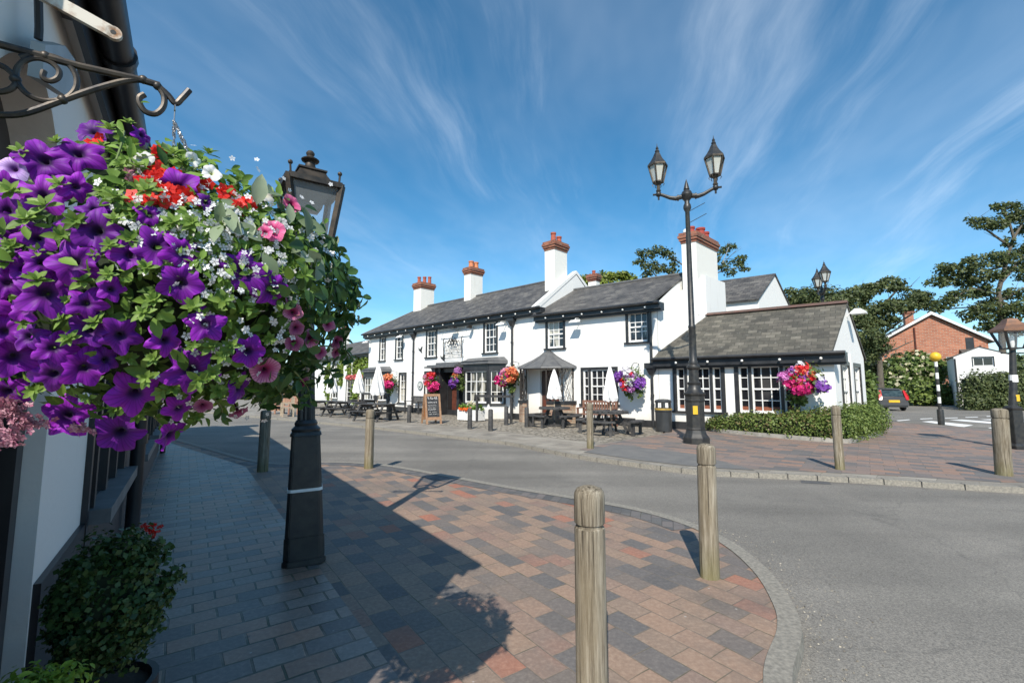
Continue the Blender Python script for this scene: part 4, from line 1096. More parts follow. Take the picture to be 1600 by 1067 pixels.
m.lathe([(0.001, 0.0), (0.26, 0.0), (0.26, 0.03), (0.001, 0.03)], c, 24, tilt=mm); m.build('disc', mat('plaque_green', (0.10, 0.16, 0.16), (0.15, 0.2, 0.2)), pl)
m = MB(); m.lathe([(0.17, 0.031), (0.21, 0.034), (0.21, 0.036), (0.17, 0.036)], c, 24, tilt=mm); m.ball(c + mm @ Vector((0, 0, 0.03)), 0.09, 6); m.build('emblem', mat('plaque_emblem', (0.5, 0.52, 0.5)), pl)

# ------------------------------------------------------------------ far cottage with creeper
c0 = AF(LA - 0.3, 1.0, 0)
CF = Fr((c0.x, c0.y), -50)
cot = root('cottage', (c0.x, c0.y, 0), 'far white cottage with slate roof and creeper on its front, left of pub', 'house')
hC = [(-1.2, -0.5, 2.5, 3.5), (-1.3, -0.5, 0.5, 2.0), (-4.9, -4.3, 2.3, 3.5), (-6.2, -4.6, 0.1, 2.0), (-9.3, -8.4, 2.4, 3.5), (-9.6, -8.2, 0.5, 2.0)]
m = MB(CF); wall(m, -19, 0, 0, 4.0, hC); m.poly([(-19, 0, 0), (-19, 6, 0), (-19, 6, 4), (-19, 3, 5.6), (-19, 0, 4)]); m.poly([(-19, 6, 0), (0, 6, 0), (0, 6, 4), (-19, 6, 4)])
m.poly([(0, 0, 0), (0, 6, 0), (0, 6, 4), (0, 3, 5.6), (0, 0, 4)])
m.build('wall', WHITE, cot)
slC = facing_brick('cottage_slate', CF.u, 0.3, 0.2, [(0, (0.07, 0.067, 0.062)), (1, (0.15, 0.14, 0.13))], (0.03, 0.03, 0.03), 0.006, 1.8)
m = MB(CF); m.slab([(-19.2, -0.35, 3.95), (0.2, -0.35, 3.95), (0.2, 3, 5.7), (-19.2, 3, 5.7)], 0.08); m.slab([(-19.2, 6.35, 3.95), (0.2, 6.35, 3.95), (0.2, 3, 5.7), (-19.2, 3, 5.7)], 0.08)
m.build('roof', slC, cot)
fascia(cot, CF, -19, 0.1, 3.93, 0.34, 0.15)
for q in hC: window(cot, CF, *q, (2,), 3 if q[3] < 3 else 3, pane=PANE2, band=0.06)
chimney(cot, CF, -15.9, -15.1, 2.6, 3.4, 5.0, 6.9, [(-15.7, 3.0, 0.45, 0.14), (-15.3, 3.0, 0.45, 0.14)], capm=BRICKCAP)
def cp(u0, u1, z0, z1): c = CF((u0 + u1) / 2, -0.08, (z0 + z1) / 2); return (tuple(c), (u1 - u0) / 2, 0.14, (z1 - z0) / 2)
cr = foliage('creeper', [cp(-4.2, -3.2, 0.0, 1.9), cp(-4.1, -3.3, 1.5, 3.9), cp(-3.0, -2.6, 2.2, 3.8), cp(-2.2, -1.6, 1.6, 3.8), cp(-7.6, -6.8, 1.5, 3.8), cp(-5.6, -5.2, 2, 3.6), cp(-10.6, -9.9, 0.2, 3.7)], 3600, 0.13, L_CREEP, None, shape=QUAD)
tag(cr, 'pale green creeper climbing the far white cottage wall', 'creeper')
fl = foliage('window_trough', [(tuple(CF(-4.9 + k * 0.42, -0.3, 2.22)), 0.28, 0.22, 0.16) for k in range(6)], 700, 0.09, leaf_mat('salmon_bloom', (0.62, 0.10, 0.12), (0.75, 0.3, 0.28), 0.2), None, shape=QUAD)
tag(fl, 'trough of pink flowers on creeper covered cottage wall', 'flower box')
# ------------------------------------------------------------------ the shop on the left
shop = root('corner_shop', tuple(SH(-3.9, 0, 0)), 'white and black building close on left with gutter and plinth', 'building')
ZS = 2.95
SHOPBK = mat('shopfront_black', (0.012, 0.013, 0.016), (0.025, 0.026, 0.03), rough=0.4, scale=4)
SHOPPL = mat('dark_plinth', (0.035, 0.037, 0.044), (0.055, 0.056, 0.062), rough=0.6, scale=5, bmp=0.3, bscale=30, kind='World')
arch = [(-5.06 + 1.18 * t, 2.2 + 0.42 * math.sin(math.pi * t)) for t in [k / 12 for k in range(13)]]
m = MB(SH)
m.prism([(-5.32, 0, 0.0), (-5.07, 0, 0.0)] + [(u, 0, z) for u, z in arch] + [(-3.88, 0, 0.0), (-2.80, 0, 0.0), (-2.80, 0, ZS), (-5.32, 0, ZS)], (0, 0.28, 0))
m.prism([(-5.32, 0.281, 0), (-5.32, 6, 0), (-5.32, 6, ZS), (-5.32, 3, 5.1), (-5.32, 0.281, ZS)], (0.2, 0, 0))
m.build('wall', SHOPW, shop)
for ua, ub in ((-3.86, -2.79), (-5.34, -5.05)): m = MB(SH); m.box(ua, ub, -0.025, 0.10, 0, 0.74); m.build('plinth', SHOPBK, shop)
m = MB(SH); m.box(-5.04, -3.9, 0.13, 0.20, 0, 2.66); dd = m.build('door', SHOPBK, shop)
m = MB(SH); m.box(-4.9, -4.1, 0.11, 0.129, 0.2, 1.0); m.box(-4.9, -4.1, 0.11, 0.129, 1.15, 2.0); m.build('door_panel', BLACK, dd)
m = MB(SH); m.box(-3.985, -3.90, 0.06, 0.128, 0.0, 2.28); m.build('door_frame', SHOPBK, shop)
# long run of shop windows
hS = [(-2.66, -1.05, 0.80, 2.35), (0.75, 2.5, 0.72, 2.35), (3.4, 5.4, 0.72, 2.35)]
m = MB(SH); wall(m, -2.80, 7.6, 0.0, ZS, hS, 0.2); m.poly([(7.6, 0, 0), (7.6, 6, 0), (7.6, 6, ZS), (7.6, 3, 5.1), (7.6, 0, ZS)])
m.build('shopfront_wall', SHOPPL, shop)
for q in hS:
    w = MB(SH); a, b_, c, d = q; w.box(a - 0.06, a, -0.04, 0.1, c, d); w.box(b_, b_ + 0.06, -0.04, 0.1, c, d)
    for k in (0.36, 0.70): uu = a + (b_ - a) * k; w.box(uu - 0.04, uu + 0.04, -0.03, 0.1, c, d)
    w.box(a - 0.06, b_ + 0.06, -0.04, 0.1, d, d + 0.08)
    wo = w.build('window', SHOPBK, shop)
    s = MB(SH)
    e0 = a
    for k in (0.36, 0.70, 1.04):
        uu = min(a + (b_ - a) * k - 0.04, b_)
        s.box(e0, e0 + 0.07, 0.05, 0.11, c, d); s.box(uu - 0.07, uu, 0.05, 0.11, c, d); s.box(e0 + 0.07, uu - 0.07, 0.05, 0.11, c, c + 0.09); s.box(e0 + 0.07, uu - 0.07, 0.05, 0.11, d - 0.07, d)
        e0 = uu + 0.08
        if e0 > b_: break
    s.build('window_frame', SHOPW, wo)
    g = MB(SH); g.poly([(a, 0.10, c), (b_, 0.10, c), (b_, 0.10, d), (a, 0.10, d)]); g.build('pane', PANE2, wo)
    g = MB(SH); g.box(a - 0.12, b_ + 0.12, -0.13, 0.0, c - 0.09, c - 0.002); g.build('sill', mat('grey_sill', (0.16, 0.17, 0.18), (0.10, 0.105, 0.11), rough=0.45), wo)
m = MB(SH); m.box(-2.86, -2.80, -0.03, 0.0, 0.0, ZS - 0.02); m.box(-2.80, 7.6, -0.06, 0.0, 2.44, ZS - 0.05); m.build('shop_fascia', SHOPBK, shop)
m = MB(SH); m.tube([(-0.40, -0.09, 0.0), (-0.40, -0.09, 2.6), (-0.40, -0.2, 2.86)], 0.062, 10)
for z in (0.95, 1.9): m.tube([(-0.40, -0.09, z), (-0.40, -0.09, z + 0.1)], 0.078, 10)
m.build('downpipe', SHOPBK, shop, smooth=True)
m = MB(SH); m.tube([(6.9, -0.09, 0.0), (6.9, -0.09, 2.75)], 0.055, 8); m.build('downpipe', SHOPBK, shop, smooth=True)
# eaves: near soffit coloured grey for its shade, black further on, gutter with brackets
m = MB(SH); m.box(-5.34, -4.28, -0.05, 0.28, ZS, ZS + 0.03); m.build('soffit', SOFFITSHADE, shop)
m = MB(SH); m.box(-4.279, -3.25, -0.05, 0.28, ZS, ZS + 0.03); m.build('soffit', SHOPW, shop)
m = MB(SH); m.box(-3.249, 7.6, -0.05, 0.28, ZS, ZS + 0.03); m.box(-5.36, 7.6, -0.075, -0.051, ZS - 0.07, ZS + 0.13); m.build('eaves_board', SHOPBK, shop)
m = MB(SH); m.tube([(-5.36, -0.135, ZS + 0.07), (7.65, -0.135, ZS + 0.07)], 0.06, 14); 
for k in range(14): u = -5.0 + k * 0.95; m.tube([(u, -0.135, ZS + 0.07), (u + 0.045, -0.135, ZS + 0.07)], 0.071, 14)
m.build('gutter', SHOPBK, shop, smooth=True)
slS = facing_brick('shop_slate', SH.u, 0.3, 0.2, SLATE_STOPS, (0.03, 0.03, 0.03), 0.006, 1.7)
m = MB(SH); m.slab([(-5.36, -0.12, ZS + 0.15), (7.65, -0.12, ZS + 0.15), (7.65, 3, 5.2), (-5.36, 3, 5.2)], 0.06); m.slab([(-5.36, 6.2, ZS + 0.15), (7.65, 6.2, ZS + 0.15), (7.65, 3, 5.2), (-5.36, 3, 5.2)], 0.06)
m.poly([(-5.3, 6, 0), (7.6, 6, 0), (7.6, 6, ZS + .1), (-5.3, 6, ZS + .1)])
m.build('roof', slS, shop)
# fittings over the door: cable, rusty plate bracket, white flat bar
m = MB()
S1 = lambda px, py, y=-0.05: SH(*( (lambda h: (h[0], y, h[1]))(hit(SH, px, py, y)) ))
m.tube([S1(58, -40), S1(60, 0), S1(61, 45), S1(60, 62)], 0.010, 6); m.build('cable', SHOPBK, shop, smooth=True)
m = MB(); q = [S1(48, 63), S1(82, 66), S1(99, 88), S1(104, 112), S1(95, 152), S1(42, 118)]
m.prism(q, SH.i * -0.03); m.build('lamp_mount', mat('pale_grey_plate', (0.42, 0.44, 0.44), (0.33, 0.34, 0.33), rough=0.5), shop)
# wrought iron hanging bracket, square to the wall
BC = W(275, 452, 1.13)                                   # centre of the hanging basket
HB = Fr((BC.x, BC.y), 35.4)                              # vertical plane through it: u runs out from the wall
ubase = (Vector((BC.x, BC.y, 0)) - SH.o).dot(SH.i)
def B_(px, py, y=0.0): h = hit(HB, px, py, y); return HB(h[0], y, h[1])
wallu = ubase                                            # distance back to the wall (negative u)
m = MB()
tb = [B_(*p) for p in ((0, 70), (125, 104), (220, 125), (250, 134))]
dv = (tb[0] - tb[1]).normalized(); far = tb[0] + dv * 0.36
m.tube([far] + tb, 0.0085, 8)
lower = [(-60, 176), (0, 180), (40, 177), (95, 158), (150, 139), (196, 127), (222, 126), (244, 134), (256, 150), (255, 167), (243, 178), (228, 175), (219, 163), (218, 153), (226, 148)]
def sm(pts, k=5): return spline([Vector((p[0], p[1], 0)) for p in pts], k)
m.tube([B_(p.x, p.y) for p in sm(lower)], 0.007, 7)
big = [(32, 90), (50, 85), (80, 88), (105, 99), (119, 120), (117, 141), (100, 155), (70, 158), (44, 148), (28, 130), (25, 112), (36, 97), (56, 91), (78, 97), (92, 110), (90, 122), (78, 127), (67, 121), (69, 111)]
m.tube([B_(p.x, p.y) for p in sm(big)], 0.006, 7)
m.tube([B_(p.x, p.y) for p in sm([(-30, 95), (0, 102), (16, 112), (25, 125), (19, 138), (0, 144), (-25, 140), (-36, 124)])], 0.006, 7)
m.tube([B_(p.x, p.y) for p in sm([(243, 131), (262, 148), (274, 162), (284, 154), (296, 141)])], 0.0075, 8)
for p in ((71, 88), (24, 124), (98, 156), (224, 125), (246, 135)): m.ball(B_(*p), 0.0105, 6)
m.build('hanging_bracket', IRONW, shop, smooth=True)
m = MB(); q = [B_(80, 0, -0.12) + dv * 0.02]
a = B_(60, -12, 0.03); c = B_(178, 53, 0.03)
m.bar(a, c, 0.012, 0.030); 
m.lathe([(0.004, -0.006), (0.0165, -0.006), (0.0165, 0.006), (0.004, 0.006)], c, 16, tilt=Matrix.Rotation(HB.ang, 3, 'Z') @ Matrix.Rotation(R(90), 3, 'X'))
m.build('sign_bar', RUST, shop)
m = MB(); m.lathe([(0.0001, -0.0065), (0.006, -0.0065), (0.006, 0.0065), (0.0001, 0.0065)], B_(177.5, 53, 0.03), 10, tilt=Matrix.Rotation(HB.ang, 3, 'Z') @ Matrix.Rotation(R(90), 3, 'X')); m.build('bolt_hole', SEAM, shop)

# next building up the same side of the street
NB = Fr((SH(8.6, 0.35, 0).x, SH(8.6, 0.35, 0).y), 125.4)
nb = root('neighbour_shop', tuple(NB(0, 0, 0)), 'white building beyond the black shopfront, mostly behind the hanging basket', 'building')
m = MB(NB); hN = [(0.6, 1.6, 0.7, 2.2)]; wall(m, 0, 3.2, 0, 3.4, hN); m.poly([(0, 0, 0), (0, 5, 0), (0, 5, 3.4), (0, 2.5, 5.2), (0, 0, 3.4)]); m.poly([(3.2, 0, 0), (3.2, 5, 0), (3.2, 5, 3.4), (3.2, 2.5, 5.2), (3.2, 0, 3.4)]); m.poly([(0, 5, 0), (3.2, 5, 0), (3.2, 5, 3.4), (0, 5, 3.4)])
m.build('wall', SHOPW, nb)
m = MB(NB); m.slab([(-0.1, -0.2, 3.3), (3.3, -0.2, 3.3), (3.3, 2.5, 5.3), (-0.1, 2.5, 5.3)], 0.07); m.slab([(-0.1, 5.2, 3.3), (3.3, 5.2, 3.3), (3.3, 2.5, 5.3), (-0.1, 2.5, 5.3)], 0.07); m.build('roof', slS, nb)
window(nb, NB, *hN[0], (2,), 4)
chimney(nb, NB, 1.2, 1.8, 2.2, 2.8, 4.8, 6.2, [(1.5, 2.5, 0.4, 0.13)], capm=BRICKCAP)

# ------------------------------------------------------------------ houses behind on the right
RH = Fr((W(1374, 560, 47).x, 47), -28)
rh = root('brick_house', tuple(RH(4, 0, 0)), 'red brick gabled house with white bargeboards behind the trees', 'house')
RB = facing_brick('red_brick', RH.u, 0.45, 0.16, [(0, (0.34, 0.11, 0.06)), (0.5, (0.42, 0.145, 0.078)), (1, (0.50, 0.19, 0.105))], (0.36, 0.26, 0.2), 0.02)
hl = [(3.95, 4.75, 3.7, 5.3), (6.7, 7.3, 5.1, 6.3)]
W_ = 8.3; ze = 6.1; za = 8.7; ap = 4.3
m = MB(RH); hR = [(5.2, 6.0, 2.9, 4.4)]; wall(m, 0, W_, 0, 5.9, hR); m.poly([(0, 0, 5.9), (W_, 0, 5.9), (W_, 0, 6.0), (ap, 0, za), (0, 0, 6.0)])
m.poly([(0, 0, 0), (0, 9, 0), (0, 9, 6), (0, 0, 6)]); m.poly([(W_, 0, 0), (W_, 9, 0), (W_, 9, 6), (W_, 0, 6)])
m.build('wall', RB, rh)
m = MB(RH); m.slab([(-0.5, -0.3, 5.75), (-0.5, 9, 5.75), (ap, 9, za + 0.1), (ap, -0.3, za + 0.1)], 0.15); m.slab([(W_ + 0.4, -0.3, 5.75), (W_ + 0.4, 9, 5.75), (ap, 9, za + 0.1), (ap, -0.3, za + 0.1)], 0.15)
m.build('roof', slA, rh)
m = MB(RH)
m.prism([(-0.55, -0.36, 5.65), (-0.5, -0.36, 5.9), (ap, -0.36, za + 0.22), (ap, -0.36, za - 0.08)], (0, 0.08, 0)); m.prism([(W_ + 0.45, -0.36, 5.65), (W_ + 0.4, -0.36, 5.9), (ap, -0.36, za + 0.22), (ap, -0.36, za - 0.08)], (0, 0.08, 0))
m.build('bargeboard', SASHW, rh)
window(rh, RH, *hR[0], (1,), 2, pane=PANE, surround=False, mid=False)
m = MB(RH); m.tube([(2.95, -0.08, 0), (2.95, -0.08, 7.4)], 0.07, 6); m.build('downpipe', mat('brown_pipe', (0.10, 0.03, 0.02)), rh); m = MB(RH); m.tube([(7.7, -0.08, 3.5), (7.7, -0.08, 5.4)], 0.07, 6); m.build('downpipe', mat('brown_pipe', (0.10, 0.03, 0.02)), rh)
m = MB(RH); m.box(6.7, 7.3, -0.02, 0.02, 5.0, 6.2); m.build('window', SHOPBK, rh)
m = MB(RH); m.box(6.4, 8.0, -1.2, -0.001, 3.9, 4.3); m.prism([(6.2, -1.4, 4.3), (8.2, -1.4, 4.3), (8.2, -0.001, 5.0), (6.2, -0.001, 5.0)], (0, 0, 0.08)); m.build('lean_to_roof', slA, rh)
chimney(rh, RH, ap - 1.5, ap - 0.8, 2.0, 2.8, 7.6, 9.0, [(ap - 1.15, 2.4, 0.4, 0.14)], capm=BRICKCAP, wallm=RB)
GR = Fr((W(1490, 560, 34.5).x, 34.5), -40)
gr = root('white_outbuilding', tuple(GR(2, 0, 0)), 'small white gabled outbuilding with one dark window behind hedge', 'outbuilding')
m = MB(GR); hg = [(1.02, 2.08, 2.98, 3.66)]; wall(m, 0, 4.5, 0, 3.6, []) if False else None
wall(m, 0, 3.1, 0, 3.75, hg); m.poly([(0, 0, 3.75), (3.1, 0, 3.75), (1.4, 0, 4.42)]); m.poly([(0, 0, 0), (0, 6, 0), (0, 6, 3.75), (0, 0, 3.75)]); m.poly([(3.1, 0, 0), (3.1, 6, 0), (3.1, 6, 3.75), (3.1, 0, 3.75)])
m.build('wall', WHITE, gr)
m = MB(GR); m.slab([(-0.12, -0.04, 3.76), (-0.12, 6, 3.76), (1.4, 6, 4.48), (1.4, -0.04, 4.48)], 0.06); m.slab([(3.22, -0.04, 3.76), (3.22, 6, 3.76), (1.4, 6, 4.48), (1.4, -0.04, 4.48)], 0.06); m.build('roof', slA, gr)
window(gr, GR, *hg[0], (2,), 1, mid=False, pane=PANE2, band=0.05, sill=0)
m = MB(GR); m.tube([(0.05, -0.08, 0), (0.05, -0.08, 3.6)], 0.06, 6); m.build('downpipe', BLACK, gr)
# ------------------------------------------------------------------ street lamps
def square_lantern(mb_metal, mb_glass, mb_roof, c, w, h, rot, n=4):
    """tapered lantern with its bottom at c: frame bars, panes, stepped roof (local MBs)"""
    c = Vector(c); wt = w / 2; wb = w * 0.27
    st = math.sqrt(2) if n == 4 else 1.0
    top = [c + Vector((math.cos(rot + 2 * math.pi * k / n) * wt * st, math.sin(rot + 2 * math.pi * k / n) * wt * st, h)) for k in range(n)]
    bot = [c + Vector((math.cos(rot + 2 * math.pi * k / n) * wb * st, math.sin(rot + 2 * math.pi * k / n) * wb * st, 0)) for k in range(n)]
    for k in range(n):
        mb_metal.bar(bot[k], top[k], 0.05 * w / 0.5 * (0.7 if n > 4 else 1), 0.05 * w / 0.5 * (0.7 if n > 4 else 1))
        mb_metal.bar(bot[k], bot[(k + 1) % n], 0.03, 0.035); mb_metal.bar(top[k], top[(k + 1) % n], 0.05, 0.05)
        j = (k + 1) % n; f = 0.94
        mb_glass.poly([c + (bot[k] - c) * f + Vector((0, 0, .01)), c + (bot[j] - c) * f + Vector((0, 0, .01)), c + Vector(((top[j] - c).x * f, (top[j] - c).y * f, h - .01)), c + Vector(((top[k] - c).x * f, (top[k] - c).y * f, h - .01))])
    return top


def lantern_roof(mb, c, w, z, prof, rot, n=4):
    st = math.sqrt(2) if n == 4 else 1.0
    mb.lathe([(r * w / 2 * st, z + dz) for r, dz in prof], c, n, ph=rot)


# left lamp: square copper-brown lantern on fluted post with tapered boxed base
bx = G(475, 874); LY = bx.y
zat = lambda px, py: W(px, py, LY).z
lamp = root('street_lamp', bx, 'black lamp post with square glazed lantern and tall tapered base, in shade on near pavement', 'street lamp', rz=0.0)
def obox(mb, w0, w1, z0, z1, cut=0.28):
    a = []
    for w, z in ((w0, z0), (w1, z1)):
        h = w / 2; q = h * (1 - cut); ring = [(q, -h), (h, -q), (h, q), (q, h), (-q, h), (-h, q), (-h, -q), (-q, -h)]
        a.append([mb.P(Vector((x * math.cos(LR) - y * math.sin(LR), x * math.sin(LR) + y * math.cos(LR), z))) for x, y in ring])
    for k in range(8): mb.F([a[0][k], a[0][(k + 1) % 8], a[1][(k + 1) % 8], a[1][k]])
    mb.F(a[0][::-1]); mb.F(a[1])
LR = R(24)
m = MB(local=True); obox(m, 0.355, 0.35, 0, 0.05); obox(m, 0.335, 0.325, 0.05, 0.24); obox(m, 0.312, 0.24, 0.24, 1.10, 0.2); obox(m, 0.268, 0.25, 1.10, 1.135); m.build('base', IRON, lamp, bevel=0.006)
m = MB(local=True); obox(m, 0.288, 0.286, 0.62, 0.645, 0.2); m.build('white_band', SASHW, lamp)
def flute(mb, r0, r1, z0, z1, n=12):
    a = []; 
    for r, z in ((r0, z0), (r1, z1)):
        a.append([mb.P((r * (1 if k % 2 else 0.82) * math.cos(math.pi * k / n), r * (1 if k % 2 else 0.82) * math.sin(math.pi * k / n), z)) for k in range(2 * n)])
    for k in range(2 * n): mb.F([a[0][k], a[0][(k + 1) % (2 * n)], a[1][(k + 1) % (2 * n)], a[1][k]])
m = MB(local=True); flute(m, 0.078, 0.05, 1.2, 2.62); m.lathe([(0.12, 1.13), (0.125, 1.16), (0.095, 1.19), (0.10, 1.21), (0.085, 1.24)], n=20)
m.lathe([(0.05, 2.5), (0.08, 2.54), (0.06, 2.58), (0.06, 2.63), (0.09, 2.66), (0.05, 2.70)], n=16); m.tube([(-0.33, 0.0, 2.45), (0.33, 0.0, 2.45)], 0.016, 8); m.ball((-0.34, 0, 2.45), 0.03, 6); m.ball((0.34, 0, 2.45), 0.03, 6)
m.build('post', IRON, lamp, smooth=30)
zb = 2.72; zt = zat(484, 296); c = (0.0, 0, zb)
lamp.rotation_euler.y = math.atan2(W(484, 300, LY).x - bx.x, zt)
mm_ = MB(local=True); mg = MB(local=True)
square_lantern(mm_, mg, None, c, 0.47, zt - zb, R(82))
for k in range(4):
    a = R(82) + k * math.pi / 2; mm_.tube([(c[0] + 0.30 * math.cos(a), 0.30 * math.sin(a), zt), (c[0] + 0.31 * math.cos(a), 0.31 * math.sin(a), zt + 0.11)], 0.010, 6); mm_.ball((c[0] + 0.31 * math.cos(a), 0.31 * math.sin(a), zt + 0.125), 0.022, 6)
mm_.tube([(0, 0, 2.6), (c[0], 0, zb)], 0.035, 8)
LANT = mat('dark_lantern_metal', (0.03, 0.028, 0.025), (0.075, 0.06, 0.045), rough=0.5, metal=0.4, scale=14)
mm_.build('lantern_frame', LANT, lamp); mg.build('lantern_glass', GLASS, lamp)
m = MB(local=True); lantern_roof(m, (c[0], 0, 0), 0.46, zt, [(1.08, -0.02), (1.08, 0.015), (0.98, 0.03), (0.66, 0.075), (0.56, 0.115), (0.50, 0.15), (0.56, 0.155), (0.56, 0.17), (0.34, 0.195)], R(82))
m.lathe([(0.075, zt + 0.19), (0.05, zt + 0.225), (0.042, zt + 0.27), (0.08, zt + 0.285), (0.084, zt + 0.295), (0.045, zt + 0.32), (0.03, zt + 0.335), (0.038, zt + 0.35), (0.040, zt + 0.365), (0.026, zt + 0.385), (0.001, zt + 0.392)], (c[0], 0, 0), 14)
m.build('lantern_roof', LANT, lamp, smooth=35)
m = MB(local=True); lantern_roof(m, (c[0], 0, 0), 0.40, zt - 0.01, [(0.98, 0.0), (0.5, -0.16), (0.45, -0.2), (0.001, -0.21)], R(82)); m.build('reflector', mat('dark_reflector', (0.05, 0.05, 0.047), (0.09, 0.088, 0.08), rough=0.4), lamp)
m = MB(local=True); m.lathe([(0.012, zb), (0.03, zb + 0.03), (0.03, zb + 0.1), (0.022, zb + 0.12), (0.03, zb + 0.16), (0.032, zb + 0.26), (0.02, zb + 0.30), (0.001, zb + 0.31)], (c[0], 0, 0), 12); m.build('bulb', mat('lamp_bulb', (0.55, 0.56, 0.55), (0.6, 0.6, 0.6), rough=0.15), lamp, smooth=True)


def twin_lamp(loc, rz, label, lower=True):
    t = root('twin_street_lamp', loc, label, 'street lamp', 'twin headed Victorian lamps', rz)
    m = MB(local=True)
    m.lathe([(0.36, 0), (0.36, 0.16), (0.33, 0.20), (0.28, 0.27), (0.26, 0.36), (0.265, 0.40), (0.25, 0.42), (0.25, 1.14), (0.275, 1.16), (0.275, 1.20), (0.255, 1.22), (0.26, 1.30), (0.295, 1.33), (0.30, 1.37), (0.25, 1.40)], n=8, ph=R(22.5))
    m.build('base', IRON, t, bevel=0.008)
    m = MB(local=True)
    m.lathe([(0.25, 1.39), (0.20, 1.45), (0.165, 1.52), (0.155, 1.60), (0.175, 1.63), (0.175, 1.67), (0.135, 1.70), (0.13, 2.02), (0.165, 2.05), (0.18, 2.10), (0.165, 2.15), (0.12, 2.18), (0.125, 2.26), (0.105, 2.30), (0.10, 2.6), (0.092, 3.2), (0.10, 3.22), (0.10, 3.27), (0.082, 3.3), (0.062, 6.62), (0.10, 6.70), (0.11, 6.74), (0.10, 6.82), (0.07, 6.88), (0.07, 6.95), (0.13, 7.02), (0.165, 7.12), (0.13, 7.22), (0.07, 7.28), (0.085, 7.30), (0.05, 7.45), (0.001, 7.62)], n=16)
    m.build('post', IRON, t, smooth=35)
    for s in (-1, 1):
        m = MB(local=True)
        pts = [(s * 0.10, 0, 7.10), (s * 0.30, 0, 7.06), (s * 0.45, 0, 7.10), (s * 0.64, 0, 7.20), (s * 0.75, 0, 7.25)]
        m.tube(pts, [0.075, 0.065, 0.055, 0.048, 0.045], 10); m.ball((s * 0.77, 0, 7.25), 0.085, 8); m.tube([(s * 0.77, 0, 7.25), (s * 0.93, 0, 7.25)], 0.03, 6); m.tube([(s * 0.77, 0, 7.2), (s * 0.77, 0, 7.08)], 0.03, 6)
        m.tube([(s * 0.22, 0, 7.07), (s * 0.26, 0, 7.07)], 0.09, 10)
        arm = m.build('arm', IRON, t, smooth=35)
        lb = Vector((s * 0.77, 0, 7.62)); mf = MB(local=True); mg = MB(local=True)
        mf.lathe([(0.06, 7.32), (0.075, 7.36), (0.05, 7.40), (0.05, 7.52), (0.09, 7.56), (0.11, 7.62)], (s * 0.77, 0, 0), 8)
        for k in range(6): a = math.pi / 3 * k; mf.tube([(s * 0.77 + 0.13 * math.cos(a), 0.13 * math.sin(a), 7.62), (s * 0.77 + 0.17 * math.cos(a), 0.17 * math.sin(a), 7.55), (s * 0.77 + 0.13 * math.cos(a), 0.13 * math.sin(a), 7.50)], 0.010, 5)
        square_lantern(mf, mg, None, lb, 0.54, 0.50, 0.25, 6)
        ln = mf.build('lantern_frame', BRONZE, arm); mg.build('lantern_glass', GLASSW, ln)
        r = MB(local=True); lantern_roof(r, (s * 0.77, 0, 0), 0.56, 8.12, [(1.06, -0.02), (1.05, 0.03), (0.72, 0.16), (0.48, 0.28), (0.30, 0.40), (0.20, 0.44), (0.26, 0.46), (0.20, 0.50), (0.12, 0.53), (0.17, 0.56), (0.05, 0.62), (0.01, 0.72)], 0.25, 6)
        r.build('lantern_roof', IRON, ln)
    return t
t1_ = twin_lamp(G(1088, 692), R(-17), 'tall black twin headed lamp post standing between pub and litter bin side of the road')
t1_['label'] = 'tall black twin headed lamp post standing on brick paving before the pub windows'
t1_.scale.z = 0.985
m = MB(local=True); m.box(-0.06, 0.06, -0.262, -0.232, 0.80, 1.03); st_ = m.build('warning_sticker', YELLOW, t1_); st_.rotation_euler.z = R(-3)
t2_ = copy_tree(t1_); t2_.location = Vector((W(1294, 600, 24.5).x, 24.5, 0)); t2_.rotation_euler.z = R(68)
t2_['label'] = 'distant twin headed lamp rising behind the low extension roof'
t2_.scale.z = 0.93
for ch in list(t2_.children):
    if ch.name.startswith('warning'): bpy.data.objects.remove(ch)

# right lamp with copper-topped lantern
rl = root('street_lamp', G(1589, 701), 'black lamp post with copper roofed square lantern at right edge, leaning slightly', 'street lamp')
m = MB(local=True); m.lathe([(0.23, 0), (0.23, 0.08), (0.19, 0.14), (0.165, 0.95), (0.19, 1.0), (0.12, 1.06)], n=4, ph=R(40)); m.build('base', IRON, rl, bevel=0.008)
tp = Vector((W(1574, 545, 11.62) - G(1589, 701)))
m = MB(local=True); m.tube([(0, 0, 0.95), (tp.x * 0.5, 0, 1.6), (tp.x, 0, tp.z)], [0.085, 0.075, 0.062], 12); m.tube([(tp.x - .3, 0, tp.z - 0.12), (tp.x + .34, 0, tp.z - 0.12)], 0.02, 6); m.build('post', IRON, rl, smooth=True)
m = MB(local=True); a_ = 0.62; m.tube([(tp.x * a_, 0, tp.z * 0.66), (tp.x * a_, 0, tp.z * 0.66 + 0.18)], 0.085, 12); m.build('white_band', SASHW, rl)
m = MB(local=True); m.tube([(tp.x * .5, 0, tp.z * 0.47), (tp.x * .5, 0, tp.z * 0.47 + 0.16)], 0.09, 12); m.build('orange_band', YELLOW, rl)
m = MB(local=True); mg = MB(local=True); square_lantern(m, mg, None, (tp.x, 0, tp.z), 0.52, 0.45, R(28))
m.build('lantern_frame', IRON, rl); mg.build('lantern_glass', GLASS, rl)
m = MB(local=True); lantern_roof(m, (tp.x, 0, 0), 0.54, tp.z + 0.45, [(1.12, -0.02), (1.12, 0.03), (0.7, 0.14), (0.45, 0.24), (0.36, 0.30), (0.001, 0.33)], R(28)); m.build('lantern_roof', COPPER, rl)
m = MB(local=True); m.lathe([(0.03, tp.z), (0.05, tp.z + .1), (0.05, tp.z + .28), (0.001, tp.z + .32)], (tp.x, 0, 0), 10); m.build('bulb', BULB, rl, smooth=True)

